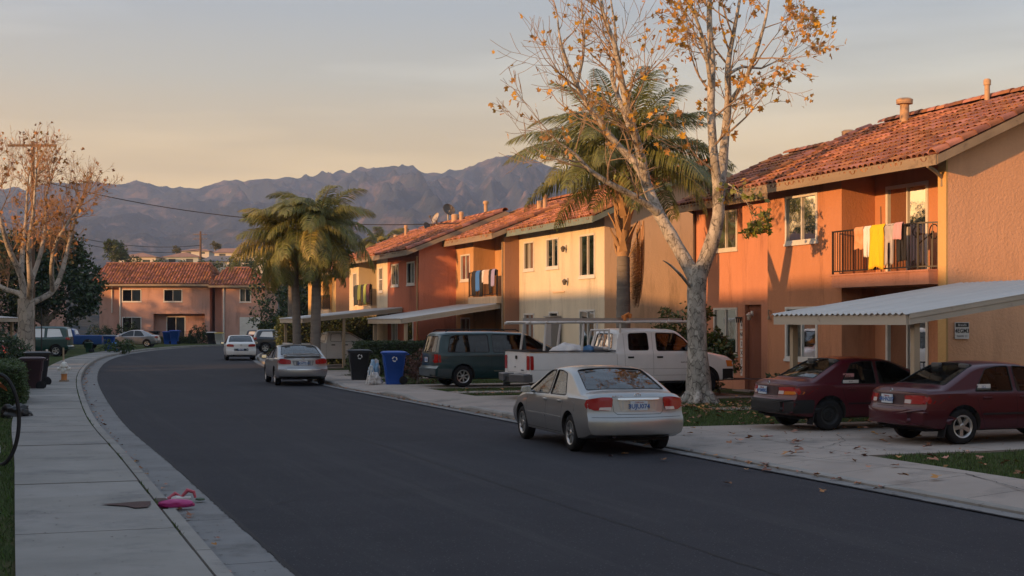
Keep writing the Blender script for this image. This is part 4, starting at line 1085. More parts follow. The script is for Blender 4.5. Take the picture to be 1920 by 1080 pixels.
def build_car(label, cat, name, pos, head, spec, group=None, body_m=None, scale=1.0, ref='rear'):
    """pos: ground point under the middle of the rear axle"""
    S = spec; c = Car(**S['shape']); root = thing(name, label, cat, pos, head, group)
    xr, xf = S['axles']; R = S.get('R', .31); rimr = S.get('rim', .19); Wd = S.get('tw', .19)
    dark = M_TRIMB; body = tmp_obj(*c.solid(), [body_m, M_DARK]); body.name = 'body'
    bvh = BVHTree.FromPolygons([v.co.copy() for v in body.data.vertices], [tuple(p.vertices) for p in body.data.polygons])
    O = Vector((-xr, 0, 0))
    # cutters: wheel arches, cabin, window openings, load bed
    cutters = []
    for x in (xr, xf):
        for s_ in (-1, 1):
            mb = MB(); mb.lathe([(.001, -.16), (R + S.get('arch', .05), -.16), (R + S.get('arch', .05), .20), (.001, .20)], 32, 'y', (x, s_ * (c.W / 2 - .04), S.get('zaxle', R) + .02))
            cutters.append(tmp_obj(mb.v, mb.f, [M_DARK], 'cut'))
    for p in S.get('boxes', []):
        mb = MB(); mb.box(*p); cutters.append(tmp_obj(mb.v, mb.f, [M_DARK], 'cut'))
    hollow = S.get('hollow', False)
    if hollow:
        xa, xb, zf = S['cabin']; v, f = c.solid(.045, xa, xb, zf, .09); cutters.append(tmp_obj(v, f, [M_DARK], 'cut'))
    wins = []
    for w in S['windows']:
        view, poly = w[0], round_poly(w[1], w[2] if len(w) > 2 else .035)
        for vw in (('L', 'R') if view == 'side' else (view,)): wins.append((vw, poly))
    for vw, poly in wins:
        v, f = patch_solid(bvh, vw, poly, .10, .12 if hollow else .022); cutters.append(tmp_obj(v, f, [M_TRIMB], 'cut'))
    boolean(body, cutters)
    body.parent = root; body.location = O
    me = body.data; me.polygons.foreach_set('use_smooth', [True] * len(me.polygons)); me.set_sharp_from_angle(angle=radians(32))
    gm = S.get('glass', G_CAR if hollow else G_DARK)
    sub = bpy.data.objects.new('glazing_holder', None)
    def put(o): o.location = O; return o
    bpy.data.objects.remove(sub)
    for vw, poly in wins:
        cc = sum((Vector(p) for p in poly), Vector((0, 0))) / len(poly); big = [tuple(cc + (Vector(p) - cc) * 1.015) for p in poly]
        top, n = patch_pts(bvh, vw, big, -.012); mb = MB(); v = [q for row in top for q in row]; f = []
        ax = {'L': (0, 2, 1), 'R': (0, 2, 1), 'rear': (1, 2, 0), 'front': (1, 2, 0), 'top': (0, 1, 2)}[vw]      # smooth the pane: quadratic fit of its depth
        Aq = np.array([[1, q[ax[0]], q[ax[1]], q[ax[0]] ** 2, q[ax[0]] * q[ax[1]], q[ax[1]] ** 2] for q in v]); bq = np.array([q[ax[2]] for q in v])
        cq = np.linalg.lstsq(Aq, bq, rcond=None)[0]; fq = Aq @ cq
        for q_, d_ in zip(v, fq): q_[ax[2]] = float(d_)
        for r_ in range(2): f += [(r_ * n + k, r_ * n + (k + 1) % n, (r_ + 1) * n + (k + 1) % n, (r_ + 1) * n + k) for k in range(n)]
        f += [(2 * n + k, 2 * n + (k + 1) % n, 3 * n) for k in range(n)]
        mb.add(v, f); nm = {'rear': 'rear_window', 'L': 'side_window', 'R': 'side_window', 'front': 'windscreen'}.get(vw) or ('rear_window' if cc.x < c.L / 2 else 'windscreen')
        put(mb.build(nm, gm, root, True))
        # black rubber seal round the glass
        P = densify(poly); ring_ = []
        for p in P:
            o_, d_ = ray_of(vw, p.x + .0007, p.y + .0005); h = bvh.ray_cast(o_, d_)
            if h[0] is not None: ring_.append(h[0] - d_ * (-.002))
        if len(ring_) > 6:
            ring_.append(ring_[0]); mb = MB(); mb.tube(ring_, .011 if S.get('seal', True) else .006, 5, cap=False); put(mb.build('window_seal', M_TRIMB, root, True))
    for it in S.get('patches', []):
        nm, vw, poly, m = it[:4]; kw = it[4] if len(it) > 4 else {}
        for v2 in (('L', 'R') if vw == 'side' else (vw,)):
            pl = [(a, b) for a, b in poly]
            put(patch(bvh, v2, round_poly(pl, kw.get('r', .02)), m, nm, root, kw.get('out', .006), kw.get('in_', .02)))
    for it in S.get('mirror_patches', []):      # on the rear or front face, both sides
        nm, vw, poly, m = it[:4]; kw = it[4] if len(it) > 4 else {}
        for sg in (1, -1):
            pl = [(a * sg, b) for a, b in poly]; pl = pl if sg == 1 else pl[::-1]
            put(patch(bvh, vw, round_poly(pl, kw.get('r', .02)), m, nm, root, kw.get('out', .006), kw.get('in_', .02)))
    for vw, pts in S.get('lines', []):
        for v2 in (('L', 'R') if vw == 'side' else (vw,)): o_ = MB(); line_patch(bvh, v2, [(a - 0, b) for a, b in pts], M_HUBB, 'shut_line', root)
    for o in list(root.children):
        if o.name.startswith('shut_line'): o.location = O
    # wheels
    tm, rm, bms = wheel_parts(R, Wd, S.get('wheel', 'five'), rimr)
    for x in (xr, xf):
        for s_ in (-1, 1):
            st = S.get('wheel_over', {}).get((x == xf, s_)); a_, b_, c_ = wheel_parts(R, Wd, st, rimr) if st else (tm, rm, bms)
            w = bpy.data.objects.new('wheel', a_); w.location = (x - xr, s_ * (c.W / 2 - Wd / 2 - S.get('tuck', .035)), R)
            w.rotation_euler = (0, rng.uniform(0, 6), 0) if s_ > 0 else (0, rng.uniform(0, 6), pi); link(w, root)
            for n_, q in (('rim', b_), ('brake_disc', c_)): o = bpy.data.objects.new(n_, q); link(o, w)
    # underside
    mb = MB(); mb.box(.35, c.L - .4, -c.W / 2 + .24, c.W / 2 - .24, interp(c.bot, c.L / 2) - .02, interp(c.bot, c.L / 2) + .10); put(mb.build('chassis', M_HUBB, root))
    mb = MB(); mb.tube([(.12, .42, interp(c.bot, .3) + .03), (.5, .42, interp(c.bot, .5) + .0)], .03, 8); put(mb.build('exhaust_pipe', M_STEEL, root))
    # mirrors
    if S.get('mirror'):
        mx, mz, msz = S['mirror']
        for s_ in (-1, 1):
            y0 = s_ * c.hw(mx, mz); mb = MB(); k = msz
            mb.hexa([(mx - .10, y0 + s_ * .05, mz - .0), (mx + .02, y0 + s_ * .05, mz - .0), (mx - .0, y0 + s_ * (.05 + .19 * k), mz + .01), (mx - .09, y0 + s_ * (.05 + .20 * k), mz + .01),
                     (mx - .09, y0 + s_ * .05, mz + .13 * k), (mx + .0, y0 + s_ * .05, mz + .13 * k), (mx - .02, y0 + s_ * (.05 + .17 * k), mz + .12 * k), (mx - .08, y0 + s_ * (.05 + .18 * k), mz + .12 * k)])
            mb.box(mx - .06, mx - .02, y0 - s_ * .06, y0 + s_ * .07, mz + .01, mz + .045)
            mo = mb.build('door_mirror', S.get('mirror_m', body_m), root); put(mo); bv = mo.modifiers.new('bevel', 'BEVEL'); bv.width = .02; bv.segments = 2
            mb = MB(); xx = mx - .101; mb.quad((xx - .002, y0 + s_ * .065, mz + .012), (xx - .002 + .008, y0 + s_ * (.04 + .19 * k), mz + .018), (xx + .012, y0 + s_ * (.04 + .17 * k), mz + .115 * k), (xx + .006, y0 + s_ * .065, mz + .115 * k)); mb.build('mirror_glass', M_CHROME, mo)
    for (hx, hz, hm) in S.get('handles', []):
        for s_ in (-1, 1):
            y0 = s_ * c.hw(hx, hz); mb = MB(); mb.box(hx - .09, hx + .09, y0 - s_ * .01, y0 + s_ * .012, hz - .025, hz + .025); mb.box(hx - .08, hx + .08, y0 + s_ * .01, y0 + s_ * .03, hz - .004, hz + .022)
            ho = mb.build('door_handle', hm or body_m, root); put(ho); bv = ho.modifiers.new('bevel', 'BEVEL'); bv.width = .008; bv.segments = 2
    if S.get('plate'):
        yc, zc, txt = S['plate']; h = bvh.ray_cast(Vector((-3, yc, zc)), Vector((1, 0, 0))); px_ = h[0].x - .018
        mb = MB(); mb.box(px_, px_ + .03, yc - .152, yc + .152, zc - .076, zc + .076); pl = mb.build('number_plate', M_PLATE, root); put(pl)
        text_part('plate_number', txt, .105, M_PBLUE, pl, Matrix.Translation((px_ - .002, yc, zc - .012)) @ REAR_M, bold=True)
        text_part('plate_state', 'California', .04, mat('plate_red', (.30, .02, .02), rough=.5), pl, Matrix.Translation((px_ - .002, yc, zc + .056)) @ REAR_M)
    for (txt, size, yc, zc, m) in S.get('badges', []):
        h = bvh.ray_cast(Vector((-3, yc, zc)), Vector((1, 0, 0)))
        if h[0] is not None: text_part('badge', txt, size, m, root, Matrix.Translation(O + h[0] + Vector((-.006, 0, 0))) @ REAR_M, .002)
    for (yc, zc, ra, rb) in S.get('emblem', []):
        h = bvh.ray_cast(Vector((-3, yc, zc)), Vector((1, 0, 0))); pts = [Vector((h[0].x - .008, yc + ra * cos(t * pi / 12), zc + rb * sin(t * pi / 12))) for t in range(25)]
        mb = MB(); mb.tube(pts, .006, 6, cap=False); pts = [Vector((h[0].x - .008, yc + ra * .42 * cos(t * pi / 8), zc + rb * .8 * sin(t * pi / 8))) for t in range(17)]; mb.tube(pts, .004, 6, cap=False)
        put(mb.build('emblem', M_CHROME, root, True))
    if hollow:
        ms = S.get('seat_m', mat('seat_cloth', (.10, .095, .09), rough=1)); xs = S['seats']; zf = S['cabin'][2]
        for x in xs:
            for y in (-.38, .38):
                mb = MB(); mb.hexa([(x - .05, y - .24, zf), (x + .12, y - .24, zf), (x + .12, y + .24, zf), (x - .05, y + .24, zf), (x - .24, y - .21, zf + .62), (x - .12, y - .21, zf + .62), (x - .12, y + .21, zf + .62), (x - .24, y + .21, zf + .62)])
                mb.box(x, x + .5, y - .25, y + .25, zf - .02, zf + .16)
                hz_ = zf + .67; mb.hexa([(x - .27, y - .12, hz_), (x - .17, y - .12, hz_), (x - .17, y + .12, hz_), (x - .27, y + .12, hz_), (x - .29, y - .10, hz_ + .17), (x - .20, y - .10, hz_ + .17), (x - .20, y + .10, hz_ + .17), (x - .29, y + .10, hz_ + .17)])
                mb.box(x - .23, x - .2, y - .04, y + .04, zf + .6, hz_ + .02)
                so = mb.build('seat', ms, root); put(so); bv = so.modifiers.new('bevel', 'BEVEL'); bv.width = .03; bv.segments = 2
        xd = S['cabin'][1]; mb = MB(); mb.box(xd - .45, xd - .02, -c.W / 2 + .16, c.W / 2 - .16, zf + .1, S['dash']); put(mb.build('dashboard', M_TRIMB, root))
        mb = MB(); cx = xd - .62; pts = [Vector((cx - .10 * sin(t * pi / 10), .38 + .18 * cos(t * pi / 10), S['dash'] - .03 + .16 * sin(t * pi / 10))) for t in range(21)]; mb.tube(pts, .014, 6, cap=False); put(mb.build('steering_wheel', M_TRIMB, root))
    return root, c, bvh, O, put

G_CAR = glass_mat('car_glass', tint=(.52, .60, .60), gloss=.04, rough=.02, dark=.42, wave=.0)
G_CAB = glass_mat('cab_glass', tint=(.5, .55, .55), gloss=.01, rough=.02, dark=.82, wave=0)
G_DARK = mat('dark_car_glass', (.012, .015, .018), rough=.05, spec=.5, coat=.0)
G_TINT = glass_mat('tinted_glass', tint=(.4, .42, .45), gloss=.01, rough=.02, dark=.96, wave=0)
M_HEAD = mat('headlamp_lens', (.45, .45, .42), rough=.1, coat=.8); M_AMB = mat('amber_lens', (.55, .16, .02), rough=.15, coat=.6); M_CLR = mat('clear_lens', (.5, .42, .40), rough=.15, coat=.5)
P_SILV = paint('champagne_paint', (.315, .318, .315), .34, .65, .5, (.20, .18, .155)); P_SILV2 = paint('silver_paint', (.30, .30, .31), .32, .65, .5); P_WHITE = paint('white_car_paint', (.66, .66, .655), .35, 0, .4, (.50, .48, .45))
P_MAR = paint('maroon_paint', (.070, .004, .010), .34, .05, .2, (.05, .018, .02)); P_MAR2 = paint('dark_maroon_paint', (.055, .003, .009), .32, .05, .22, (.04, .015, .018)); P_TEAL = paint('dark_teal_paint', (.012, .045, .052), .33, .25, .6); P_GREY = paint('slate_paint', (.035, .042, .055), .3, .4, .6)
P_GRN = paint('dark_green_paint', (.010, .050, .045), .33, .2, .6); P_BLUE = paint('blue_paint', (.015, .07, .25), .4, 0, .5); P_RED = paint('red_paint', (.26, .012, .02), .35, .1, .5); P_BLK = paint('black_paint', (.012, .012, .015), .3, 0, .6)

def sedan_spec(L=4.7, W=1.78, H=1.42, xr=1.02, xf=3.72, R=.31, trunk=1.03, hood=.92, hollow=True, rl=.55, rr=1.62, fr=2.55, fl=3.55, zb=.24, style='five', belt=(.90, .86), rim=.19, plate=None, wind=True, **kw):
    """rl: foot of the rear window, rr: its top; fr: top of the windscreen, fl: its foot"""
    top = [(0, trunk - .09), (.10, trunk - .01), (rl - .12, trunk), (rl, trunk + .005), (rr - .1, H - .05), (rr + .22, H - .005), ((rr + fr) / 2, H), (fr - .1, H - .03), (fl, hood + .08), (fl + .12, hood + .055), (L - .45, hood - .10), (L - .05, hood - .24), (L, hood - .30)]
    bl = [(0, trunk - .13), (.8, belt[0]), (xf - .3, belt[1]), (L - .5, hood - .18), (L, hood - .36)]
    bt = [(0, zb + .10), (.35, zb + .03), (.7, zb), (L - .7, zb), (L - .3, zb + .02), (L, zb + .06)]
    shape = dict(L=L, W=W, top=top, belt=bl, bot=bt, rear=[(.2, .08), (.38, .0), (.60, .0), (.64, .05), (trunk - .12, .09), (trunk, .14)], front=[(.2, .06), (.45, 0), (.6, .02), (.85, .16)])
    shape.update(kw.pop('shape', {}))
    bz = lambda x: interp(bl, x) + .035
    T = lambda x: interp(smooth_pts(top, .16), x)
    xm = kw.pop('bpillar', (rr + fr) / 2 + .12); zt = H - .085
    ws = [('side', [(rr - .28, bz(1.4)), (rr - .28 + .30, zt - .03), (rr + .3, zt), (xm - .05, zt + .005), (xm - .05, bz(xm))][0:0] + [(rr - .18, bz(1.5)), (rr + .12, zt - .04), (rr + .38, zt), (xm - .04, zt + .004), (xm - .04, bz(xm))]),
          ('side', [(xm + .04, bz(xm)), (xm + .04, zt + .004), (fr - .16, zt - .01), (fr + .02, zt - .07), (fl - .22, bz(fl - .2) + .02), (fl - .26, bz(fl - .2))]),
          ('top', [(rl + .07, -W / 2 + .20), (rr - .03, -W / 2 + .315), (rr + .01, 0), (rr - .03, W / 2 - .315), (rl + .07, W / 2 - .20), (rl + .03, 0)], .06),
          ('top', [(fr + .02, -W / 2 + .33), (fl - .05, -W / 2 + .20), (fl, 0), (fl - .05, W / 2 - .20), (fr + .02, W / 2 - .33), (fr - .02, 0)], .06)]
    d = dict(shape=shape, axles=(xr, xf), R=R, windows=ws, hollow=hollow, cabin=(rl + .35, fl - .02, .52), seats=(rr + .15, fr - .15), dash=.93, mirror=(fl - .42, belt[1] + .03, 1), plate=plate, wheel=style, rim=rim, zaxle=R,
             handles=[(rr + .05, belt[0] - .09, None), (xm + .16, belt[1] - .05, None)],
             lines=[('side', [(rr - .16, belt[0] + .02), (rr - .05, .62), (xr + R + .12, .42), (xr + R + .20, zb + .05)]), ('side', [(xm, belt[0]), (xm + .02, zb + .05)]), ('side', [(fl - .18, belt[1]), (fl - .10, .7), (fl - .12, zb + .05)]),
                    ('side', [(xr + R + .20, zb + .06), (fl - .12, zb + .06)]), ('rear', [(-W / 2 + .34, .66), (W / 2 - .34, .66)])])
    d.update(kw); return d

# the champagne saloon in the foreground
sp = sedan_spec(4.72, 1.80, 1.44, 1.08, 3.80, .315, 1.05, .94, True, .60, 1.50, 2.62, 3.62, style='seven', belt=(.925, .88), rim=.20, plate=(0, .82, '3UJU074'),
    mirror_patches=[('tail_light', 'rear', [(.48, .74), (.44, .96), (.62, .965), (.82, .93), (.84, .84), (.78, .745)], M_RED, dict(r=.05, out=.012)),
                    ('reversing_light', 'rear', [(.49, .745), (.475, .80), (.66, .795), (.68, .75)], M_CLR, dict(out=.016, r=.01))],
    patches=[('tail_light_side', 'side', [(.12, .76), (.12, .95), (.28, .93), (.36, .84), (.28, .77)], M_RED, dict(r=.05, out=.008)),
             ('plate_recess', 'rear', [(-.31, .725), (-.36, .925), (.36, .925), (.31, .725)], mat('pale_trim', (.34, .32, .285), rough=.3, metal=.5), dict(out=.003, r=.03)),
             ('chrome_strip', 'rear', [(-.37, .915), (-.37, .95), (.37, .95), (.37, .915)], M_CHROME, dict(out=.022, r=.012)),
             ('rub_strip', 'side', [(1.52, .525), (1.52, .57), (2.28, .575), (2.28, .53)], P_SILV, dict(out=.014, r=.01)), ('rub_strip', 'side', [(2.31, .53), (2.31, .575), (3.36, .57), (3.36, .53)], P_SILV, dict(out=.014, r=.01)),
             ('fuel_flap', 'L', [(.80, .70), (.80, .86), (.98, .86), (.98, .70)], P_SILV, dict(out=.004, r=.03)),
             ('headlamp', 'front', [(.5, .64), (.5, .76), (.8, .74), (.8, .64)], M_HEAD), ('headlamp', 'front', [(-.5, .64), (-.5, .76), (-.8, .74), (-.8, .64)], M_HEAD)],
    lines=[('side', [(1.36, .93), (1.44, .68), (1.50, .45), (1.56, .30)]), ('side', [(2.30, .92), (2.32, .30)]), ('side', [(3.40, .90), (3.44, .6), (3.42, .30)]), ('side', [(1.56, .30), (3.42, .30)]), ('rear', [(-.47, 1.0), (-.44, .73), (-.38, .68), (.38, .68), (.44, .73), (.47, 1.0)]), ('rear', [(-.86, .63), (.86, .63)])],
    badges=[('BURETTA', .045, .40 - .1 + .12, .955 + .0, M_CHROME)], emblem=[(0, .985, .055, .038)])
sp['badges'] = [('BUREC V6', .042, .36, .975, M_CHROME)]
w_, t_ = 10.12, 22.5
SED = build_car('champagne silver four door saloon parked in the road beside the kerb in the foreground', 'car', 'parked_car', ST(w_, t_, 0), radians(90 + 17), sp, 'cars parked along the kerb', P_SILV)

# second silver saloon with a boot spoiler
sp = sedan_spec(4.65, 1.80, 1.43, 1.05, 3.75, .315, 1.06, .94, True, .58, 1.48, 2.6, 3.6, style='five', belt=(.93, .88), plate=(0, .80, '5KHT219'), rim=.2,
    mirror_patches=[('tail_light', 'rear', [(.42, .76), (.42, .90), (.66, .95), (.85, .94), (.86, .80), (.7, .765)], M_RED, dict(r=.04, out=.012))],
    patches=[('tail_light_side', 'side', [(.12, .79), (.12, .94), (.34, .93), (.30, .80)], M_RED, dict(r=.04)), ('plate_recess', 'rear', [(-.33, .71), (-.38, .885), (.38, .885), (.33, .71)], mat('grey_recess', (.14, .14, .145), rough=.5), dict(out=.003, r=.03)),
             ('chrome_strip', 'rear', [(-.86, .56), (-.86, .59), (.86, .59), (.86, .56)], M_CHROME, dict(out=.014))],
    emblem=[(0, .96, .045, .038)])
S2, c_, bv_, O_, put_ = build_car('silver saloon with a boot spoiler parked in the road by the black bin', 'car', 'parked_car', ST(10.12, 49.75, 0), radians(90 + 16.5), sp, 'cars parked along the kerb', P_SILV2)
mb = MB(); n = 12; v = []
for i in range(n + 1):
    y = -.66 + 1.32 * i / n; b_ = .12 * (abs(y) / .66) ** 3; z = 1.125 - .05 * (abs(y) / .66) ** 4
    v += [(.06 + b_, y, z), (.28 + b_, y, z + .012), (.28 + b_, y, z - .02), (.06 + b_, y, z - .025)]
f = [(4 * i + j, 4 * i + (j + 1) % 4, 4 * i + 4 + (j + 1) % 4, 4 * i + 4 + j) for i in range(n) for j in range(4)] + [(3, 2, 1, 0), (4 * n, 4 * n + 1, 4 * n + 2, 4 * n + 3)]
mb.add(v, f); mb.box(.14, .22, -.62, -.57, 1.02, 1.10); mb.box(.14, .22, .57, .62, 1.02, 1.10); put_(mb.build('spoiler', P_SILV2, S2))

# white car further along
sp = sedan_spec(4.75, 1.78, 1.47, 1.05, 3.78, .32, 1.06, .95, False, .62, 1.45, 2.6, 3.6, style='five', belt=(.94, .9), plate=(0, .62, ''), rim=.2,
    mirror_patches=[('tail_light', 'rear', [(.40, .80), (.42, .93), (.70, .97), (.84, .93), (.80, .81)], M_RED, dict(r=.05, out=.012))],
    patches=[('plate_recess', 'rear', [(-.42, .56), (-.42, .70), (.42, .70), (.42, .56)], M_TRIMB, dict(out=.003, r=.03))], emblem=[(0, .90, .05, .05)])
sp['plate'] = (0, .63, '6VWB331')
build_car('white rounded saloon parked in the road farthest down the street', 'car', 'parked_car', Vector((-15.9, 83.3, 0)), radians(90 + 13), sp, 'cars parked along the kerb', P_WHITE)

# the two maroon saloons under the carport
def civic(maroon, black_bumper, style, plate, W=1.70):
    bump = M_TRIMB if black_bumper else maroon
    sp_ = sedan_spec(4.40, W, 1.40, .96, 3.60, .305, .985, .90, True, .62, 1.40, 2.50, 3.42, style=style, belt=(.87, .84), rim=.19, plate=None, bpillar=2.05, tw=.19,
        mirror_patches=[('tail_light', 'rear', [(.40, .69), (.40, .83), (.62, .84), (.83, .83), (.83, .69)], M_RED, dict(r=.02, out=.012)),
                        ('reversing_light', 'rear', [(.405, .70), (.405, .765), (.545, .765), (.545, .70)], M_CLR, dict(out=.017, r=.01)),
                        ('indicator', 'rear', [(.56, .695), (.56, .76), (.82, .755), (.82, .70)], M_AMB if black_bumper else M_RED, dict(out=.016, r=.01))],
        patches=[('tail_light_side', 'side', [(.10, .69), (.10, .83), (.30, .82), (.33, .76), (.30, .70)], M_RED, dict(r=.02, out=.009)),
                 ('bumper', 'rear', [(-.84, .34), (-.84, .60), (.84, .60), (.84, .34)], bump, dict(out=.035, r=.05, in_=.03)),
                 ('bumper_side', 'side', [(.0 + .08, .34), (.08, .60), (.60, .60), (.58, .34)], bump, dict(out=.016, r=.03, in_=.03)),
                 ('plate_recess', 'rear', [(-.36, .67), (-.36, .85), (.36, .85), (.36, .67)], mat('dark_maroon_recess', (.03, .008, .01), rough=.6), dict(out=.004, r=.02)),
                 ('rub_strip', 'side', [(1.35, .50), (1.35, .53), (3.25, .53), (3.25, .50)], M_TRIMB, dict(out=.008, r=.005))],
        emblem=[(0, .90, .035, .035)],
        lines=[('side', [(1.22, .88), (1.28, .62), (1.36, .42), (1.42, .28)]), ('side', [(2.05, .86), (2.08, .28)]), ('side', [(3.22, .85), (3.26, .6), (3.22, .28)]), ('side', [(1.42, .28), (3.22, .28)]), ('side', [(.98, .80), (.98, .80)]), ('rear', [(-.38, .93), (-.38, .64), (.38, .64), (.38, .93)])])
    return sp_
sp = civic(P_MAR, True, 'steel', 'x'); CA, cA, bvA, OA, putA = build_car('older maroon saloon with a black rear bumper and black steel wheel under the carport', 'car', 'parked_car', ST(15.05, 24.35, .13), A20, sp, 'maroon cars in the near driveway', P_MAR)
sp = civic(P_MAR2, False, 'five', 'x'); CB, cB, bvB, OB, putB = build_car('maroon saloon with alloy wheels and body coloured bumper cut off by the right frame edge', 'car', 'parked_car', ST(15.45, 20.88, .13), A20, sp, 'maroon cars in the near driveway', P_MAR2)
def sticker(root, O, x0, x1, z0, z1, y, m, txt=None, tm=None, name='sticker'):
    mb = MB(); mb.quad((x0, y, z0), (x1, y, z0), (x1, y - .004 + .05 * 0, z1), (x0, y, z1)); s_ = mb.build(name, m, root, fix=False); s_.location = O
    if txt: text_part('sticker_text', txt, (z1 - z0) * .62, tm, s_, Matrix.Translation(((x0 + x1) / 2, y - .002, (z0 + z1) / 2)) @ Matrix.Rotation(pi / 2, 4, 'X'), .0005)
M_STK = mat('sticker_white', (.62, .60, .58), rough=.5); M_INK = mat('ink_black', (.02, .02, .02), rough=.6)
def side_y(car, x, z): return -(car.hw(x, z) + .004)
for (root, O, car, plate, plm) in ((CA, OA, cA, '4FBM882', None), (CB, OB, cB, '4RHN207', None)):
    mb = MB(); xx = -.022; yy = .14 if car is cA else .05
    pl_parent = mb
    mb.box(.03, .055, yy - .15, yy + .15, .685, .835); pl = mb.build('number_plate', M_PLATE, root); pl.location = O
    text_part('plate_number', plate, .10, M_PBLUE, pl, Matrix.Translation((.028, yy, .75)) @ REAR_M, bold=True); text_part('plate_state', 'California', .04, mat('plate_red', (.3, .02, .02)), pl, Matrix.Translation((.028, yy, .81)) @ REAR_M)
    # mud flap behind the rear wheel
    mb = MB(); mb.hexa([(.56, -.82, .12), (.58, -.82, .12), (.58, -.64, .12), (.56, -.64, .12), (.62, -.82, .40), (.64, -.82, .40), (.64, -.64, .40), (.62, -.64, .40)]); q = mb.build('mud_flap', M_TRIMB, root); q.location = O
sticker(CA, OA, 1.27, 1.62, .905, .965, side_y(cA, 1.4, .93), M_STK, 'BLVD', M_INK); sticker(CA, OA, 1.30, 1.55, .985, 1.09, side_y(cA, 1.4, 1.07), mat('sticker_pink', (.45, .22, .22), rough=.5), 'XEV', M_INK)
sticker(CB, OB, 1.28, 1.56, .92, 1.02, side_y(cB, 1.4, .99), M_STK, '252', M_PBLUE)
sticker(CA, OA, 1.98, 2.24, .38, .50, side_y(cA, 2.1, .44) - .012, M_STK, 'LS', M_INK)

# the white four-door work pickup
def pickup_spec(L, W, H, xr, xf, R, bedz, hoodz, beltz, cab0, cab1, wfoot, paintm, zb=.45, hollow=True, doors=None, style='six', glass=None):
    top = [(0, bedz), (cab0 - .02, bedz), (cab0 + .005, bedz + .05), (cab0 + .10, H - .08), (cab0 + .28, H - .01), ((cab0 + cab1) / 2, H), (cab1 - .1, H - .03), (wfoot, hoodz + .10), (wfoot + .15, hoodz + .06), (L - .8, hoodz), (L - .15, hoodz - .10), (L, hoodz - .2)]
    bl = [(0, bedz - .03), (cab0, bedz - .03), (cab0 + .2, beltz), (wfoot, beltz), (L - .6, hoodz - .15), (L, hoodz - .3)]
    bt = [(0, zb), (L - .6, zb), (L, zb + .02)]
    shape = dict(L=L, W=W, top=top, belt=bl, bot=bt, rear=[(.3, 0), (1, 0)], front=[(.3, 0), (.7, .0), (1.0, .04), (1.3, .16)], tumble=.24, zm=.75, crn_r=.02, crn_f=.22, taper_r=0, taper_f=.06, capr=5, roofr=.11, sidecrv=.03, under=.03)
    return dict(shape=shape, axles=(xr, xf), R=R, zaxle=R, arch=.09, hollow=hollow, cabin=(cab0 + .14, wfoot - .1, zb + .35), seats=(cab0 + .55, cab1 - .55), dash=beltz + .02, tuck=.06, tw=.25, rim=.21, wheel=style, boxes=[(.10, cab0 - .10, -W / 2 + .12, W / 2 - .12, zb + .25, H)], windows=[], seal=True, glass=glass)
L_, W_, H_ = 6.35, 2.0, 1.92
sp = pickup_spec(L_, W_, H_, 1.35, 5.25, .385, 1.28, 1.24, 1.26, 2.55, 4.55, 5.05, P_WHITE)
sp['windows'] = [('side', [(2.93, 1.31), (2.95, 1.77), (3.52, 1.79), (3.54, 1.31)], .07), ('side', [(3.78, 1.29), (3.78, 1.79), (4.38, 1.77), (4.62, 1.62), (4.86, 1.36), (4.84, 1.29)], .06),
                 ('rear', [(-.62, 1.36), (-.52, 1.76), (.52, 1.76), (.62, 1.36)], .05), ('top', [(4.55, -.70), (5.0, -.80), (5.04, 0), (5.0, .80), (4.55, .70), (4.52, 0)], .06)]
sp['lines'] = [('side', [(2.80, 1.84), (2.80, .62), (3.66, .62), (3.66, 1.84)]), ('side', [(3.66, .62), (4.86, .62), (5.0, 1.25)]), ('side', [(2.56, 1.27), (2.58, .50)]), ('rear', [(-.74, 1.24), (-.74, .72), (.74, .72), (.74, 1.24)]), ('side', [(.1, .80), (2.5, .80)]), ('side', [(2.6, .80), (4.9, .80)])]
sp['mirror'] = (4.72, 1.30, 1.25); sp['mirror_m'] = M_TRIMB; sp['glass'] = G_CAB
sp['handles'] = [(2.98, 1.12, M_TRIMB), (3.86, 1.12, M_TRIMB)]
sp['mirror_patches'] = [('tail_light', 'rear', [(.78, .80), (.78, 1.18), (.97, 1.17), (.97, .80)], M_RED, dict(r=.04, out=.014)), ('headlamp', 'front', [(.55, .82), (.55, 1.02), (.9, 1.02), (.9, .82)], M_HEAD, dict(out=.01))]
sp['patches'] = [('tail_light_side', 'side', [(.02, .80), (.02, 1.18), (.12, 1.17), (.12, .80)], M_RED, dict(r=.03, out=.008)), ('front_bumper', 'side', [(5.82, .46), (5.80, .78), (6.30, .78), (6.30, .46)], M_TRIMB, dict(out=.02, in_=.03)), ('corner_lamp', 'side', [(5.95, .84), (5.92, 1.02), (6.22, 1.0), (6.2, .84)], M_AMB, dict(out=.012)),
                 ('front_bumper', 'front', [(-.95, .44), (-.95, .78), (.95, .78), (.95, .44)], M_TRIMB, dict(out=.04))]
sp['badges'] = [('DODGE', .06, -.45, .78, M_TRIMB)]
PK, cP, bvP, OP, putP = build_car('white four door work pickup with a ladder rack parked nose in behind the silver saloon', 'pickup truck', 'pickup_truck', ST(13.42 + 1.35, 36.5, .13), A20, sp, 'vehicles parked in the driveways', P_WHITE)
mb = MB()
for s_ in (-1, 1): mb.box(-.02, 2.52, s_ * .86, s_ * .995, 1.285, 1.315)
mb.box(-.02, .09, -.86, .86, 1.285, 1.315); putP(mb.build('bed_rail', M_TRIMB, PK))
M_BUMP = mat('worn_bumper', (.10, .10, .105), rough=.45, metal=.4, dirt=((.05, .045, .04), 4, .55))
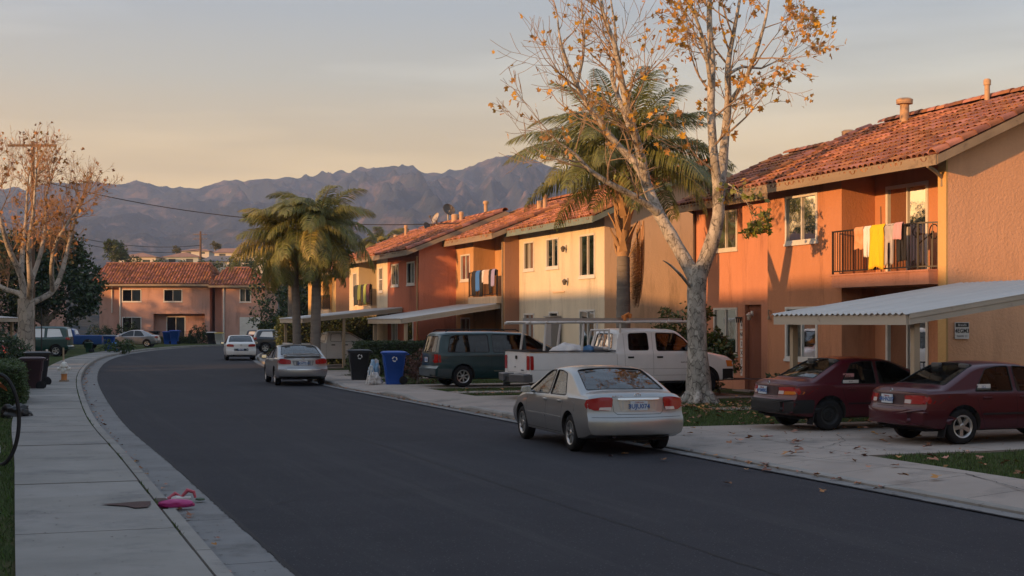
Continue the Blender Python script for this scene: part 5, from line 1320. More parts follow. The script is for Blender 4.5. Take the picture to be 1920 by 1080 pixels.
for s_ in (-1, 1):
    mb = MB(); mb.hexa([(-.30, s_ * .22, .46), (.02, s_ * .22, .46), (.10, s_ * .99, .48), (-.16, s_ * .99, .48), (-.32, s_ * .22, .68), (.02, s_ * .22, .70), (.10, s_ * 1.0, .70), (-.18, s_ * 1.0, .68)]); o = putP(mb.build('rear_bumper', M_BUMP, PK)); bv = o.modifiers.new('bevel', 'BEVEL'); bv.width = .02; bv.segments = 2
mb = MB(); mb.box(-.24, .04, -.215, .215, .48, .60); mb.box(-.38, -.2, -.04, .04, .36, .46); mb.lathe([(.001, .0), (.03, .02), (.03, .05), (.001, .07)], 10, 'z', (-.36, 0, .46)); putP(mb.build('tow_hitch', M_STEEL, PK))
mb = MB(); mb.box(-.030, -.002, -.05, .05, 1.08, 1.17); putP(mb.build('tailgate_latch', M_TRIMB, PK))
text_part('badge', 'RAM', .055, M_TRIMB, PK, Matrix.Translation(OP + Vector((-.012, .1, .86))) @ REAR_M)
text_part('door_lettering', 'RAM 2500', .06, M_INK, PK, Matrix.Translation(OP + Vector((4.62, -(cP.hw(4.6, .97) + .004), .97))) @ Matrix.Rotation(pi / 2, 4, 'X'))
# side step and cab guard
mb = MB(); mb.box(2.9, 4.6, -.93, -.80, .40, .46); putP(mb.build('side_step', M_STEEL, PK))
# ladder rack: four legs, side rails, cross bars
M_RACK = mat('rack_paint', (.50, .47, .44), rough=.5, dirt=((.22, .12, .07), 6, .58)); rk = MB()
for (x, dx) in ((.45, .08), (1.55, .08)):
    for s_ in (-1, 1): rk = MB(); rk.tube([(x, s_ * .90, 1.30), (x + dx, s_ * .84, 2.05)], .036, 8); putP(rk.build('rack_leg', M_RACK, PK, True))
rk2 = MB()
for s_ in (-1, 1): rk2.tube([(-.05, s_ * .84, 2.05), (1.2, s_ * .84, 2.08), (5.0, s_ * .84, 2.10)], .034, 8)
for x in (.05, .55, 1.65, 2.9, 4.1, 4.9): rk2.tube([(x, -.95, 2.085), (x, .95, 2.085)], .027, 8)
for s_ in (-1, 1): rk2.tube([(2.72, s_ * .80, 1.28), (2.74, s_ * .80, 2.09)], .028, 8)
for x in (3.0, 4.2): 
    for s_ in (-1, 1): rk2.tube([(x, s_ * .80, 2.09), (x + .03, s_ * .80, 2.18)], .02, 6)
putP(rk2.build('ladder_rack', M_RACK, PK, True))
cg = MB(); 
for s_ in (-1, 1): cg.tube([(2.42, s_ * .78, 1.30), (2.48, s_ * .62, 1.86)], .03, 8)
cg.tube([(2.48, -.62, 1.86), (2.48, .62, 1.86)], .03, 8); cg.tube([(2.40, -.78, 1.36), (2.40, .78, 1.36)], .045, 8)
for y in (-.3, 0, .3): cg.tube([(2.41, y, 1.36), (2.48, y, 1.86)], .014, 6)
putP(cg.build('cab_guard', M_RACK, PK, True))
# ladder lying on the rack: a thing of its own
def on(root, p): return root.matrix_basis @ Vector(p)
PKM = PK.matrix_basis.copy() if False else Matrix.Translation(PK.location) @ Matrix.Rotation(A20, 4, 'Z')
def pk_world(p): return PKM @ (Vector(p) + OP)
ld = thing('ladder', 'aluminium extension ladder lying flat on the rack of the white pickup', 'ladder', pk_world((.1, 0, 2.115)), A20)
mb = MB()
for y in (-.62, -.22): mb.box(0, 4.6, y - .02, y + .02, 0, .08)
lo = mb.build('stile', M_ALLOY, ld); 
mb = MB()
for k in range(15): mb.tube([(.15 + k * .31, -.62, .04), (.15 + k * .31, -.22, .04)], .015, 6)
mb.build('rungs', M_ALLOY, ld, kind='stuff')
# load in the bed
def blob(name, label, cat, p, s, m, seed=1, rz=0, group=None, jag=.25):
    bm = bmesh.new(); bmesh.ops.create_icosphere(bm, subdivisions=4, radius=1)
    for v in bm.verts:
        q = v.co * 1.7 + Vector((seed, seed * 2, 0)); k = 1 + jag * noise.fractal(q, .9, 2, 4); v.co = Vector((v.co.x * s[0] * k, v.co.y * s[1] * k, max(-.02 if False else -s[2] * .55, v.co.z * s[2] * k)))
    me = bpy.data.meshes.new(name); bm.to_mesh(me); bm.free(); me.materials.append(m); me.polygons.foreach_set('use_smooth', [True] * len(me.polygons))
    o = bpy.data.objects.new(name, me); o.location = p; o.rotation_euler = (0, 0, rz); link(o); tag(o, label, cat, group); return o
blob('tarpaulin', 'crumpled white tarpaulin bundle lying in the bed of the work pickup', 'tarpaulin', pk_world((1.55, .1, 1.16)), (.55, .5, .32), mat('white_cloth', (.60, .58, .57), rough=.9, bump=(6, .4, .05)), 3, .3)
blob('plastic_sack', 'blue plastic sack beside the white tarpaulin in the pickup bed', 'sack', pk_world((2.05, -.2, 1.16)), (.25, .3, .28), mat('blue_plastic', (.03, .12, .26), rough=.4, bump=(9, .4, .03)), 5)
mb = MB(); mb.box(-.15, .15, -.35, .35, 0, .2); mb.box(-.17, .17, -.37, .37, .2, .25); mb.box(-.03, .03, -.1, .1, .25, .28); o = mb.build('toolbox', mat('grey_box', (.25, .25, .27), rough=.5)); o.location = pk_world((2.28, -.1, 1.14)); o.rotation_euler = (0, 0, A20); tag(o, 'grey toolbox against the cab guard in the pickup bed', 'toolbox')
mb = MB(); mb.tube([(0, 0, .0), (.02, .02, .15), (.12, .02, .20), (.18, 0, .08)], .045, 7); mb.tube([(-.05, .05, .1), (.22, .05, .16)], .05, 7); o = mb.build('strap_bundle', mat('orange_webbing', (.50, .16, .03), rough=.8), None, True); o.location = pk_world((2.86, -.82, 2.12)); o.rotation_euler = (0, 0, A20); tag(o, 'orange webbing strap knotted on the ladder rack above the cab', 'strap')

# dark teal minivan
def van_spec(L, W, H, xr, xf, R, hood, belt, wfoot, wtop, zb=.27, hollow=True, rearlean=.20, style='seven', tail=None, glass=None, **kw):
    top = [(0, H - .16), (.12, H - .06), (.5, H - .01), (L * .42, H), (wtop - .1, H - .04), (wfoot, hood + .12), (wfoot + .2, hood + .06), (L - .5, hood - .08), (L - .08, hood - .28), (L, hood - .36)]
    bl = [(0, belt), (wfoot, belt - .03), (L - .5, hood - .18), (L, hood - .42)]
    bt = [(0, zb + .08), (.5, zb), (L - .6, zb), (L, zb + .04)]
    shape = dict(L=L, W=W, top=top, belt=bl, bot=bt, rear=[(.2, .05), (.35, 0), (.62, 0), (.66, .06), (belt, .08), (H, .08 + rearlean)], front=[(.2, .04), (.5, 0), (1.0, .2)], tumble=.22, zm=.6, crn_r=.14, crn_f=.34, taper_r=.03, taper_f=.08, capr=4, roofr=.12, under=.05)
    d = dict(shape=shape, axles=(xr, xf), R=R, zaxle=R, hollow=hollow, cabin=(.35, wfoot, zb + .35), seats=(1.5, 2.6), dash=belt, rim=.205, wheel=style, tw=.21, mirror=(wfoot - .45, belt - .0, 1.15), windows=[], glass=glass)
    d.update(kw); return d
H = 1.80
sp = van_spec(5.0, 1.95, H, 1.02, 4.02, .345, 1.10, 1.08, 4.28, 3.28, glass=G_TINT)
sp['windows'] = [('side', [(.50, 1.12), (.62, 1.62), (.82, 1.67), (1.88, 1.68), (1.92, 1.12)], .07), ('side', [(2.04, 1.11), (2.02, 1.68), (3.06, 1.67), (3.10, 1.11)], .05), ('side', [(3.20, 1.11), (3.18, 1.66), (3.34, 1.64), (3.98, 1.16), (3.96, 1.11)], .05),
                 ('rear', [(-.74, 1.12), (-.66, 1.64), (.66, 1.64), (.74, 1.12)], .07), ('top', [(3.42, -.66), (4.22, -.80), (4.28, 0), (4.22, .80), (3.42, .66), (3.36, 0)], .08)]
sp['lines'] = [('side', [(1.98, 1.68), (1.98, .62), (1.60, .36)]), ('side', [(3.12, 1.68), (3.12, .34)]), ('side', [(1.98, .34), (4.0, .34), (4.16, 1.08)]), ('side', [(.55, .98), (3.05, .98)]), ('rear', [(-.8, 1.72), (-.82, .66), (.82, .66), (.8, 1.72)])]
sp['mirror_patches'] = [('tail_light', 'rear', [(.70, .78), (.72, 1.06), (.92, 1.06), (.93, .80)], M_RED, dict(r=.03, out=.012))]
sp['patches'] = [('tail_light_side', 'side', [(.10, .80), (.10, 1.06), (.26, 1.05), (.28, .80)], M_RED, dict(r=.03, out=.01)), ('rear_bumper', 'rear', [(-.9, .32), (-.9, .60), (.9, .60), (.9, .32)], mat('teal_plastic', (.045, .06, .065), rough=.5), dict(out=.03, in_=.03)),
                 ('bumper_side', 'side', [(.08, .32), (.08, .60), (.64, .60), (.62, .32)], mat('teal_plastic', (.045, .06, .065)), dict(out=.012, in_=.03)), ('side_strip', 'side', [(2.05, .50), (2.05, .525), (3.05, .525), (3.05, .50)], M_CHROME, dict(out=.006, r=.004)), ('plate_recess', 'rear', [(-.3, .78), (-.3, .98), (.3, .98), (.3, .78)], M_TRIMB, dict(out=.003))]
sp['plate'] = (0, .88, '4DKS661'); sp['handles'] = [(3.24, .96, None), (2.9, .96, None)]
VN, cV, bvV, OV, putV = build_car('dark teal minivan with tinted windows parked behind the white pickup', 'minivan', 'minivan', ST(13.1 + 1.02, 44.3, .13), A20, sp, 'vehicles parked in the driveways', P_TEAL)
mb = MB()
for s_ in (-1, 1): mb.tube([(.5, s_ * .68, H - .02), (.6, s_ * .68, H + .035), (2.9, s_ * .68, H + .045), (3.0, s_ * .68, H - .01)], .018, 6)
putV(mb.build('roof_rail', M_TRIMB, VN))
mb = MB(); mb.tube([(.12, .0, 1.16), (.14, -.25, 1.32)], .01, 5); mb.tube([(.08, 0, 1.14), (.16, 0, 1.14)], .025, 8); putV(mb.build('rear_wiper', M_TRIMB, VN))

# slate hatch behind the palms
def suv(label, pos, head, L, W, H, body_m, group='vehicles parked in the driveways', hood=1.05, belt=1.02, style='five', R=.35, name='parked_car', cat='car', zb=.30, windows=None, tail=None, wt=None, wf=None, rl=.25, glass=None, hollow=False):
    wf = wf or L * .73; wt = wt or L * .56
    sp_ = van_spec(L, W, H, L * .19, L * .79, R, hood, belt, wf, wt, zb, hollow, rl, style, glass=glass)
    a = wt; zt = H - .13; z0 = belt + .05
    sp_['windows'] = windows or [('side', [(.45, z0 + .04), (.66, zt - .02), (L * .30, zt), (L * .31, z0)], .05), ('side', [(L * .34, z0), (L * .335, zt), (L * .50, zt), (L * .51, z0)], .04), ('side', [(L * .53, z0), (L * .525, zt), (a + .02, zt - .01), (wf - .28, z0 + .05), (wf - .30, z0)], .05),
                     ('rear', [(-W * .36, z0 + .03), (-W * .31, zt - .02), (W * .31, zt - .02), (W * .36, z0 + .03)], .05), ('top', [(wt + .12, -W * .34), (wf - .05, -W * .41), (wf, 0), (wf - .05, W * .41), (wt + .12, W * .34), (wt + .08, 0)], .06)]
    sp_['mirror_patches'] = [('tail_light', 'rear', tail or [(W * .30, belt - .12), (W * .30, belt + .02), (W * .46, belt + .06), (W * .46, belt - .10)], M_RED, dict(r=.03, out=.012)), ('headlamp', 'front', [(W * .26, .66), (W * .26, .80), (W * .44, .82), (W * .44, .66)], M_HEAD, dict(out=.01))]
    sp_['patches'] = [('tail_light_side', 'side', [(.08, belt - .12), (.08, belt + .04), (.30, belt + .05), (.26, belt - .10)], M_RED, dict(r=.03, out=.01))]
    sp_['lines'] = [('side', [(L * .325, zt), (L * .325, zb + .08)]), ('side', [(L * .52, zt), (L * .52, zb + .08), (wf - .2, zb + .08), (wf - .15, belt)])]; sp_['handles'] = [(L * .36, belt - .1, None), (L * .55, belt - .1, None)]; sp_['mirror'] = (wf - .35, belt + .0, 1.1)
    return build_car(label, cat, name, pos, head, sp_, group, body_m)
suv('slate blue hatchback parked nose in just left of the palm trunks', Vector((-17.15, 98.5, .12)), radians(14), 4.5, 1.82, 1.62, P_GREY)
suv('dark green sport utility parked at the left beyond the hydrant', Vector((-28.2, 88.5, .12)), radians(186), 4.6, 1.85, 1.86, P_GRN, hood=1.12, belt=1.12, rl=.16, wf=3.5, wt=2.95, zb=.36)
# small silver car at the far kerb, nose to the left
sp = sedan_spec(4.5, 1.78, 1.47, .95, 3.6, .315, 1.04, .95, False, .50, 1.35, 2.5, 3.55, style='five', belt=(.93, .89), mirror_patches=[('tail_light', 'rear', [(.45, .78), (.45, .95), (.84, .93), (.84, .80)], M_RED)], patches=[('tail_light_side', 'side', [(.08, .8), (.08, .94), (.3, .93), (.28, .8)], M_RED)])
build_car('silver saloon parked side on before the wide pink house at the far end', 'car', 'parked_car', Vector((-31.0, 121.5, .12)), radians(181), sp, None, P_SILV2)
suv('dark blue car tucked behind the white saloon by the garage door', Vector((-23.6, 131, .0)), radians(95), 4.4, 1.78, 1.55, P_BLK, None)
# blue pickup bed left of it
sp = pickup_spec(5.0, 1.8, 1.62, 1.1, 4.1, .34, 1.12, 1.10, 1.12, 2.1, 3.2, 3.8, P_BLUE, zb=.38, hollow=False, style='five')
sp['windows'] = [('side', [(2.4, 1.16), (2.42, 1.50), (3.1, 1.5), (3.55, 1.18)], .05), ('rear', [(-.6, 1.18), (-.5, 1.5), (.5, 1.5), (.6, 1.18)], .04)]; sp['mirror_patches'] = [('tail_light', 'rear', [(.72, .7), (.72, 1.0), (.86, 1.0), (.86, .7)], M_RED)]
build_car('bright blue pickup with only its bed showing behind the green sport utility', 'pickup truck', 'pickup_truck', Vector((-33.2, 112, .12)), radians(184), sp, None, P_BLUE)
# white compact pickup under the timber carport
sp = pickup_spec(4.75, 1.78, 1.66, 1.0, 3.75, .33, 1.12, 1.12, 1.14, 1.75, 3.05, 3.70, P_WHITE, zb=.36, hollow=False, style='five')
sp['windows'] = [('side', [(1.98, 1.19), (2.02, 1.53), (2.5, 1.55), (2.52, 1.18)], .04), ('side', [(2.60, 1.18), (2.60, 1.55), (2.95, 1.54), (3.48, 1.22), (3.46, 1.18)], .04), ('rear', [(-.6, 1.2), (-.5, 1.52), (.5, 1.52), (.6, 1.2)], .04), ('top', [(3.1, -.62), (3.62, -.72), (3.66, 0), (3.62, .72), (3.1, .62), (3.06, 0)], .05)]
sp['mirror'] = (3.30, 1.16, 1.1); sp['handles'] = [(2.72, 1.02, M_TRIMB), (2.1, 1.02, M_TRIMB)]; sp['lines'] = [('side', [(1.76, 1.1), (1.76, .42)]), ('side', [(2.55, 1.5), (2.55, .42), (3.5, .42), (3.6, 1.1)])]
sp['mirror_patches'] = [('tail_light', 'rear', [(.74, .7), (.74, 1.0), (.87, 1.0), (.87, .7)], M_RED)]
build_car('white compact pickup seen side on under the timber carport behind the palm pair', 'pickup truck', 'pickup_truck', ST(12.95 + 1.0, 66.9, .13), A20, sp, 'vehicles parked in the driveways', P_WHITE)
# red car nose behind the left hedge, raised hood car
sp = sedan_spec(4.4, 1.74, 1.42, .95, 3.6, .31, 1.0, .93, False, .55, 1.35, 2.5, 3.5, style='five', mirror_patches=[('headlamp', 'front', [(.45, .62), (.45, .76), (.8, .74), (.8, .62)], M_HEAD, dict(out=.012))], patches=[('headlamp_side', 'side', [(4.0, .66), (3.95, .76), (4.25, .74), (4.28, .66)], M_HEAD, dict(out=.01)), ('bumper_strip', 'front', [(-.8, .45), (-.8, .52), (.8, .52), (.8, .45)], M_WHITE, dict(out=.02))])
build_car('red car nosing out from behind the dark shrub at the left', 'car', 'parked_car', Vector((-24.85, 64.3, .12)), radians(-8), sp, None, P_RED)
# ------------------------------------------------------------------ trees
M_BARK = mat('sycamore_bark', (.40, .375, .335), rough=.95, c2=(.30, .28, .245), vs_=3.5, dirt=((.10, .088, .07), 10, .51, (1, 1, .55)), c3=(.20, .18, .15), v3=4.0, bump=(9, .5, .03), bump2=(40, .3, .01), flake=((.05, .042, .035), 7.5))
M_TWIG = mat('twig', (.26, .19, .13), rough=.95); M_BARK2 = mat('greyer_bark', (.36, .325, .28), rough=.95, c2=(.27, .24, .20), vs_=2.5, dirt=((.12, .10, .08), 3, .58), bump=(8, .5, .03), flake=((.07, .06, .05), 4))
M_LG = mat('gold_leaf', (.46, .25, .045), rough=.7, rand=.35, trans=.35); M_LGR = mat('green_gold_leaf', (.14, .16, .03), rough=.6, rand=.4, trans=.3)
M_LBR = mat('dry_leaf', (.30, .15, .055), rough=.9, rand=.45, trans=.15); M_DRYG = mat('fallen_leaf', (.30, .135, .062), rough=.95, rand=.5)
# a five-lobed leaf, slightly folded
def leaf_geo(k=1.0):
    pts = [(0, 0), (.12, -.28), (.42, -.46), (.46, -.2), (.95, -.28), (.78, 0), (.95, .28), (.46, .2), (.42, .46), (.12, .28)]
    v = [((x) * k, y * k, (abs(y) * .35 - x * x * .18) * k) for x, y in pts] + [(.42 * k, 0, -.03 * k)]
    f = [(10, i, (i + 1) % 10) for i in range(10)]
    return v, f
LV, LF = leaf_geo()
ME_LEAF = {}
def leaf_obj(name, m, size, p, R, parent=None, curl=0):
    key = (m.name,)
    if key not in ME_LEAF:
        me = bpy.data.meshes.new(name); me.from_pydata(LV, [], LF); me.materials.append(m); ME_LEAF[key] = me
    o = bpy.data.objects.new(name, ME_LEAF[key]); o.matrix_basis = Matrix(trs(p, R, size).tolist()); link(o, parent); return o
def rand_rot(r): return rmat(r.uniform(-pi, pi), r.uniform(-1.2, 1.2), r.uniform(-pi, pi))

def perp_dir(d, ang, az):
    d = d.normalized(); a = Vector((0, 0, 1)) if abs(d.z) < .95 else Vector((1, 0, 0)); x = d.cross(a).normalized(); y = d.cross(x)
    return (d * cos(ang) + (x * cos(az) + y * sin(az)) * sin(ang)).normalized()
def grow(tw, tips, p, d, L, r0, level, r, up=.25, nsub=3, wig=.22, sides=5):
    """a wandering branch that forks into finer ones"""
    n = max(3, int(L / (.22 if level else .3))); pts = [p.copy()]; q = p.copy(); dd = d.copy()
    for i in range(n):
        dd = (dd + Vector((r.uniform(-wig, wig), r.uniform(-wig, wig), r.uniform(-wig, wig) + up * .18))).normalized(); q = q + dd * (L / n); pts.append(q.copy())
    rad = [max(.006, r0 * (1 - .62 * i / n)) for i in range(n + 1)]; tw.tube(pts, rad, sides if level > 0 else 4, cap=False)
    if level == 0: tips.append((pts[-1], dd)); tips.append((pts[len(pts) // 2], dd)); return
    for k in range(nsub + r.choice((0, 1))):
        i = r.randint(max(1, n // 4), n); dk = perp_dir(dd if i == n else (pts[min(i + 1, n)] - pts[i - 1]), r.uniform(.4, 1.0), r.uniform(0, 2 * pi))
        grow(tw, tips, pts[i], dk, L * r.uniform(.45, .75), rad[i] * .6, level - 1, r, up, nsub, wig, sides)
    grow(tw, tips, pts[-1], dd, L * .6, rad[-1], level - 1, r, up, nsub, wig, sides)
def limb(parent, pts, rads, m=None, name='limb', n=12, step=.3, k_=1.0):
    """smooth limb through given points with slightly knobbly girth"""
    P = [Vector(p) for p in pts]; Q = [P[0] * 2 - P[1]] + P + [P[-1] * 2 - P[-2]]; out_ = []; ra = []; r = random.Random(len(pts) * 7 + int(abs(P[0].x) * 10))
    for i in range(1, len(Q) - 2):
        k = max(2, int((Q[i + 1] - Q[i]).length / step))
        for j in range(k):
            t = j / k; a, b, c, d = Q[i - 1:i + 3]; out_.append(.5 * ((2 * b) + (c - a) * t + (2 * a - 5 * b + 4 * c - d) * t * t + (3 * b - a - 3 * c + d) * t ** 3)); ra.append((rads[i - 1] + (rads[i] - rads[i - 1]) * t) * r.uniform(.94, 1.07))
    out_.append(P[-1]); ra.append(rads[-1]); mb = MB(); mb.tube(out_, ra, n, cap=True); mb.build(name, m or M_BARK, parent, True, sharp=80); return out_, ra

def sycamore_right():
    D0 = 37.0; th = thing('sycamore_tree', 'tall pale barked sycamore with sparse golden leaves beside the white pickup', 'tree', PX(1310, 752, D0)); th.location.z = .1
    r = random.Random(21); base = th.location.copy()
    def Q(px, py, dd=0.0):
        p = PX(px, py, D0); k = (D0 + dd) / D0; return Vector((p.x * 1.0, D0 + dd, p.z)) - base       # moved straight back or forward
    pxr = lambda w: w / 2 * D0 / FPX
    tr = [Q(1311, 765), Q(1310, 740), Q(1309, 690), Q(1307, 640), Q(1306, 580), Q(1307, 530), Q(1310, 498)]
    limb(th, tr, [.48, .35, .29, .26, .245, .245, .26], name='trunk', n=18)
    for a in range(6):       # root flare
        an = a * 1.05 + .3; limb(th, [Vector((0, 0, .55)), Vector((cos(an) * .33, sin(an) * .33, .18)), Vector((cos(an) * .62, sin(an) * .62, -.05))], [.12, .13, .06], name='root', n=8)
    _l = limb
    def limb_(t_, a_, b_): return _l(t_, a_, [x * .88 for x in b_])
    L = []
    L.append(limb_(th, [Q(1303, 520), Q(1272, 462, .2), Q(1240, 400, .5), Q(1222, 355, .7), Q(1205, 310, .8), Q(1168, 268, 1.0), Q(1118, 205, 1.0), Q(1078, 130, 1.2), Q(1055, 70, 1.1), Q(1048, 10, 1.3)], [.23, .20, .18, .165, .145, .11, .085, .065, .045, .02]))
    L.append(limb_(th, [Q(1218, 345, .7), Q(1200, 275, .3), Q(1178, 215, -.1), Q(1163, 150, -.3), Q(1150, 90, -.5), Q(1128, 30, -.5), Q(1122, -40, -.6)], [.15, .125, .11, .09, .07, .045, .02]))
    L.append(limb_(th, [Q(1181, 240, 0), Q(1168, 190, .6), Q(1152, 130, .9), Q(1160, 60, 1.0), Q(1150, -30, 1.2)], [.08, .075, .065, .045, .02]))
    L.append(limb_(th, [Q(1236, 396, .4), Q(1198, 372, .1), Q(1140, 345, -.3), Q(1102, 322, -.6), Q(1075, 295, -.8), Q(1048, 278, -1.0)], [.13, .10, .075, .06, .045, .02]))
    L.append(limb_(th, [Q(1085, 150, 1.1), Q(1100, 70, 1.3), Q(1095, -20, 1.5)], [.05, .035, .02]))
    L.append(limb_(th, [Q(1312, 515), Q(1332, 460, -.1), Q(1345, 405, -.2), Q(1343, 350, -.2), Q(1333, 280, -.4), Q(1330, 200, -.3), Q(1333, 120, -.2), Q(1330, 40, 0), Q(1334, -60, .2)], [.24, .21, .19, .155, .125, .115, .10, .08, .05]))
    L.append(limb_(th, [Q(1345, 385, -.2), Q(1356, 320, .2), Q(1365, 250, .5), Q(1372, 180, .6), Q(1375, 110, .9), Q(1390, 30, 1.0), Q(1408, -60, 1.2)], [.16, .15, .13, .11, .085, .06, .03]))
    L.append(limb_(th, [Q(1331, 170, -.3), Q(1312, 90, -.8), Q(1290, 40, -1.1), Q(1262, -20, -1.4)], [.075, .055, .04, .02]))
    L.append(limb_(th, [Q(1370, 190, .6), Q(1398, 150, .2), Q(1418, 90, -.3), Q(1432, 30, -.5), Q(1440, -30, -.5)], [.075, .065, .05, .035, .02]))
    L.append(limb_(th, [Q(1374, 130, .8), Q(1408, 108, 1.3), Q(1450, 105, 1.8), Q(1495, 80, 2.0)], [.05, .04, .03, .012]))
    L.append(limb_(th, [Q(1352, 350, 0), Q(1362, 348, -.4), Q(1372, 362, -.8), Q(1385, 380, -1.0), Q(1392, 396, -1.1)], [.035, .026, .018, .012, .006]))
    L.append(limb_(th, [Q(1300, 545, 0), Q(1275, 520, -.5), Q(1250, 500, -.9), Q(1235, 492, -1.1)], [.06, .045, .03, .012]))
    tw = MB(); tips = []
    for li, (pts, ra) in enumerate(L):
        if li == 11: continue
        N_ = len(pts)
        for i in range(2, N_):
            if ra[i] < .125 and r.random() < (.62 if li != 10 else .9):
                d = (pts[min(i + 1, N_ - 1)] - pts[i - 1]).normalized(); dk = perp_dir(d, r.uniform(.5, 1.15), r.uniform(0, 2 * pi))
                lv = 2 if ra[i] > .03 else 1
                grow(tw, tips, pts[i], dk, r.uniform(.9, 1.6) * (1.0 if ra[i] > .04 else .7) * (.42 if li >= 10 else 1), min(.034, ra[i] * .5), lv, r, .28 if li not in (10, 11) else -.25, 3 if lv == 2 else 2, .2)
        grow(tw, tips, pts[-1], (pts[-1] - pts[-2]).normalized(), 1.1 if li < 10 else .35, ra[-1] * 1.1, 3, r, .3, 2, .18)
    tw.build('twigs', M_TWIG, th, kind='stuff')
    # leaves: thick on the right-hand crown, thin on the left
    cand = []
    for p, d in tips:
        w = p + base; pxx = 960 + w.x / w.y * FPX; pyy = HOR - (w.z - 2.2) / w.y * FPX
        pr = .07 if pxx < 1230 else (.28 if pyy < 330 else .55)
        if pyy > 290 and pxx > 1330: pr = .4
        for _ in range(3):
            if r.random() < pr: cand.append((p + Vector((r.gauss(0, .06), r.gauss(0, .06), r.gauss(-.04, .06))), 'g' if pyy > 290 else 'y'))
    r.shuffle(cand); ms = {'g': [], 'y': []}
    for i, (p, c_) in enumerate(cand):
        R = rand_rot(r); s = r.uniform(.10, .21)
        if i < 280: leaf_obj('leaf', M_LG if (c_ == 'y' or r.random() < .35) else M_LGR, s, p, R, th)
        else: ms[c_].append(trs(p, R, s))
    for c_, m in (('g', M_LGR), ('y', M_LG)):
        if ms[c_]: V, F = scatter(LV, LF, np.array(ms[c_])); np_mesh('leaves', V, F, m, th, kind='stuff')
    print('right sycamore tips', len(tips), 'leaves', len(cand), 'twig verts', len(tw.v))
sycamore_right()

def sycamore_left():
    D0 = 70.0; base = PX(48, 640, D0); base.z = .1; th = thing('sycamore_tree', 'bare fan shaped sycamore with rusty leaves at the left before the green sport utility', 'tree', base)
    r = random.Random(5)
    Q = lambda px, py, dd=0: Vector(((px - 960) / FPX * D0, D0 + dd, 2.2 - (py - HOR) / FPX * D0)) - base
    limb(th, [Q(48, 700), Q(48, 640), Q(49, 600), Q(49, 560)], [.55, .42, .38, .42], M_BARK2, 'trunk', 14)
    L = []
    fans = [([Q(48, 565), Q(30, 545, .5), Q(0, 535, 1), Q(-40, 500, 1.5), Q(-70, 430, 2), Q(-80, 360, 2)], .2), ([Q(45, 560), Q(40, 500), Q(28, 440, -.5), Q(20, 380, -1), Q(12, 300, -1.2), Q(8, 235, -1)], .24), ([Q(40, 490), Q(35, 420, .6), Q(36, 340, 1), Q(38, 270, 1), Q(38, 215, 1.2)], .17),
            ([Q(50, 555), Q(48, 500, 1), Q(55, 440, 1.6), Q(62, 350, 2), Q(62, 270, 2), Q(72, 225, 2)], .2), ([Q(55, 565), Q(72, 520, -1), Q(76, 460, -1.5), Q(84, 400, -2), Q(95, 330, -2.2), Q(96, 250, -2), Q(98, 215, -2)], .2),
            ([Q(55, 570), Q(85, 545, 1), Q(98, 500, 1.5), Q(104, 440, 2), Q(116, 370, 2), Q(130, 310, 2), Q(138, 270, 2)], .2), ([Q(90, 535, 1), Q(101, 470, 0), Q(118, 410, -.6), Q(140, 370, -1), Q(160, 330, -1), Q(172, 300, -1)], .15), ([Q(10, 350, -1), Q(-20, 290, -1), Q(-30, 230, -1)], .1)]
    for pts, r0 in fans:
        pts = [Vector((p.x * (.92 if p.x > 0 else 1), p.y, p.z if p.z < 3.3 else 3.3 + (p.z - 3.3) * .68)) for p in pts]
        L.append(limb(th, pts, [r0 * .85 * (1 - .8 * k / (len(pts) - 1)) for k in range(len(pts))], M_BARK2, 'limb', 8, .5))
    tw = MB(); tips = []
    for pts, ra in L:
        N_ = len(pts)
        for i in range(4, N_):
            if ra[i] < .17 and r.random() < .8:
                d = (pts[min(i + 1, N_ - 1)] - pts[i - 1]).normalized(); grow(tw, tips, pts[i], perp_dir(d, r.uniform(.4, 1.0), r.uniform(0, 6.3)), r.uniform(.9, 1.5), .040, 3, r, .45, 3, .22, 4)
        grow(tw, tips, pts[-1], (pts[-1] - pts[-2]).normalized(), 1.0, .040, 3, r, .5, 2, .2, 4)
    tw.build('twigs', mat('warm_twig', (.33, .20, .11), rough=.95), th, kind='stuff')
    ms = []
    for p, d in tips:
        n_ = 1 if p.z > 6.5 else 2
        for _ in range(n_):
            if r.random() < (.07 if p.z > 7.5 else .15): ms.append(trs(p + Vector((r.gauss(0, .12), r.gauss(0, .12), r.gauss(0, .12))), rand_rot(r), r.uniform(.12, .24)))
    V, F = scatter(LV, LF, np.array(ms)); np_mesh('leaves', V, F, M_LBR, th, kind='stuff'); print('left sycamore', len(tips), len(ms), len(tw.v))
sycamore_left()

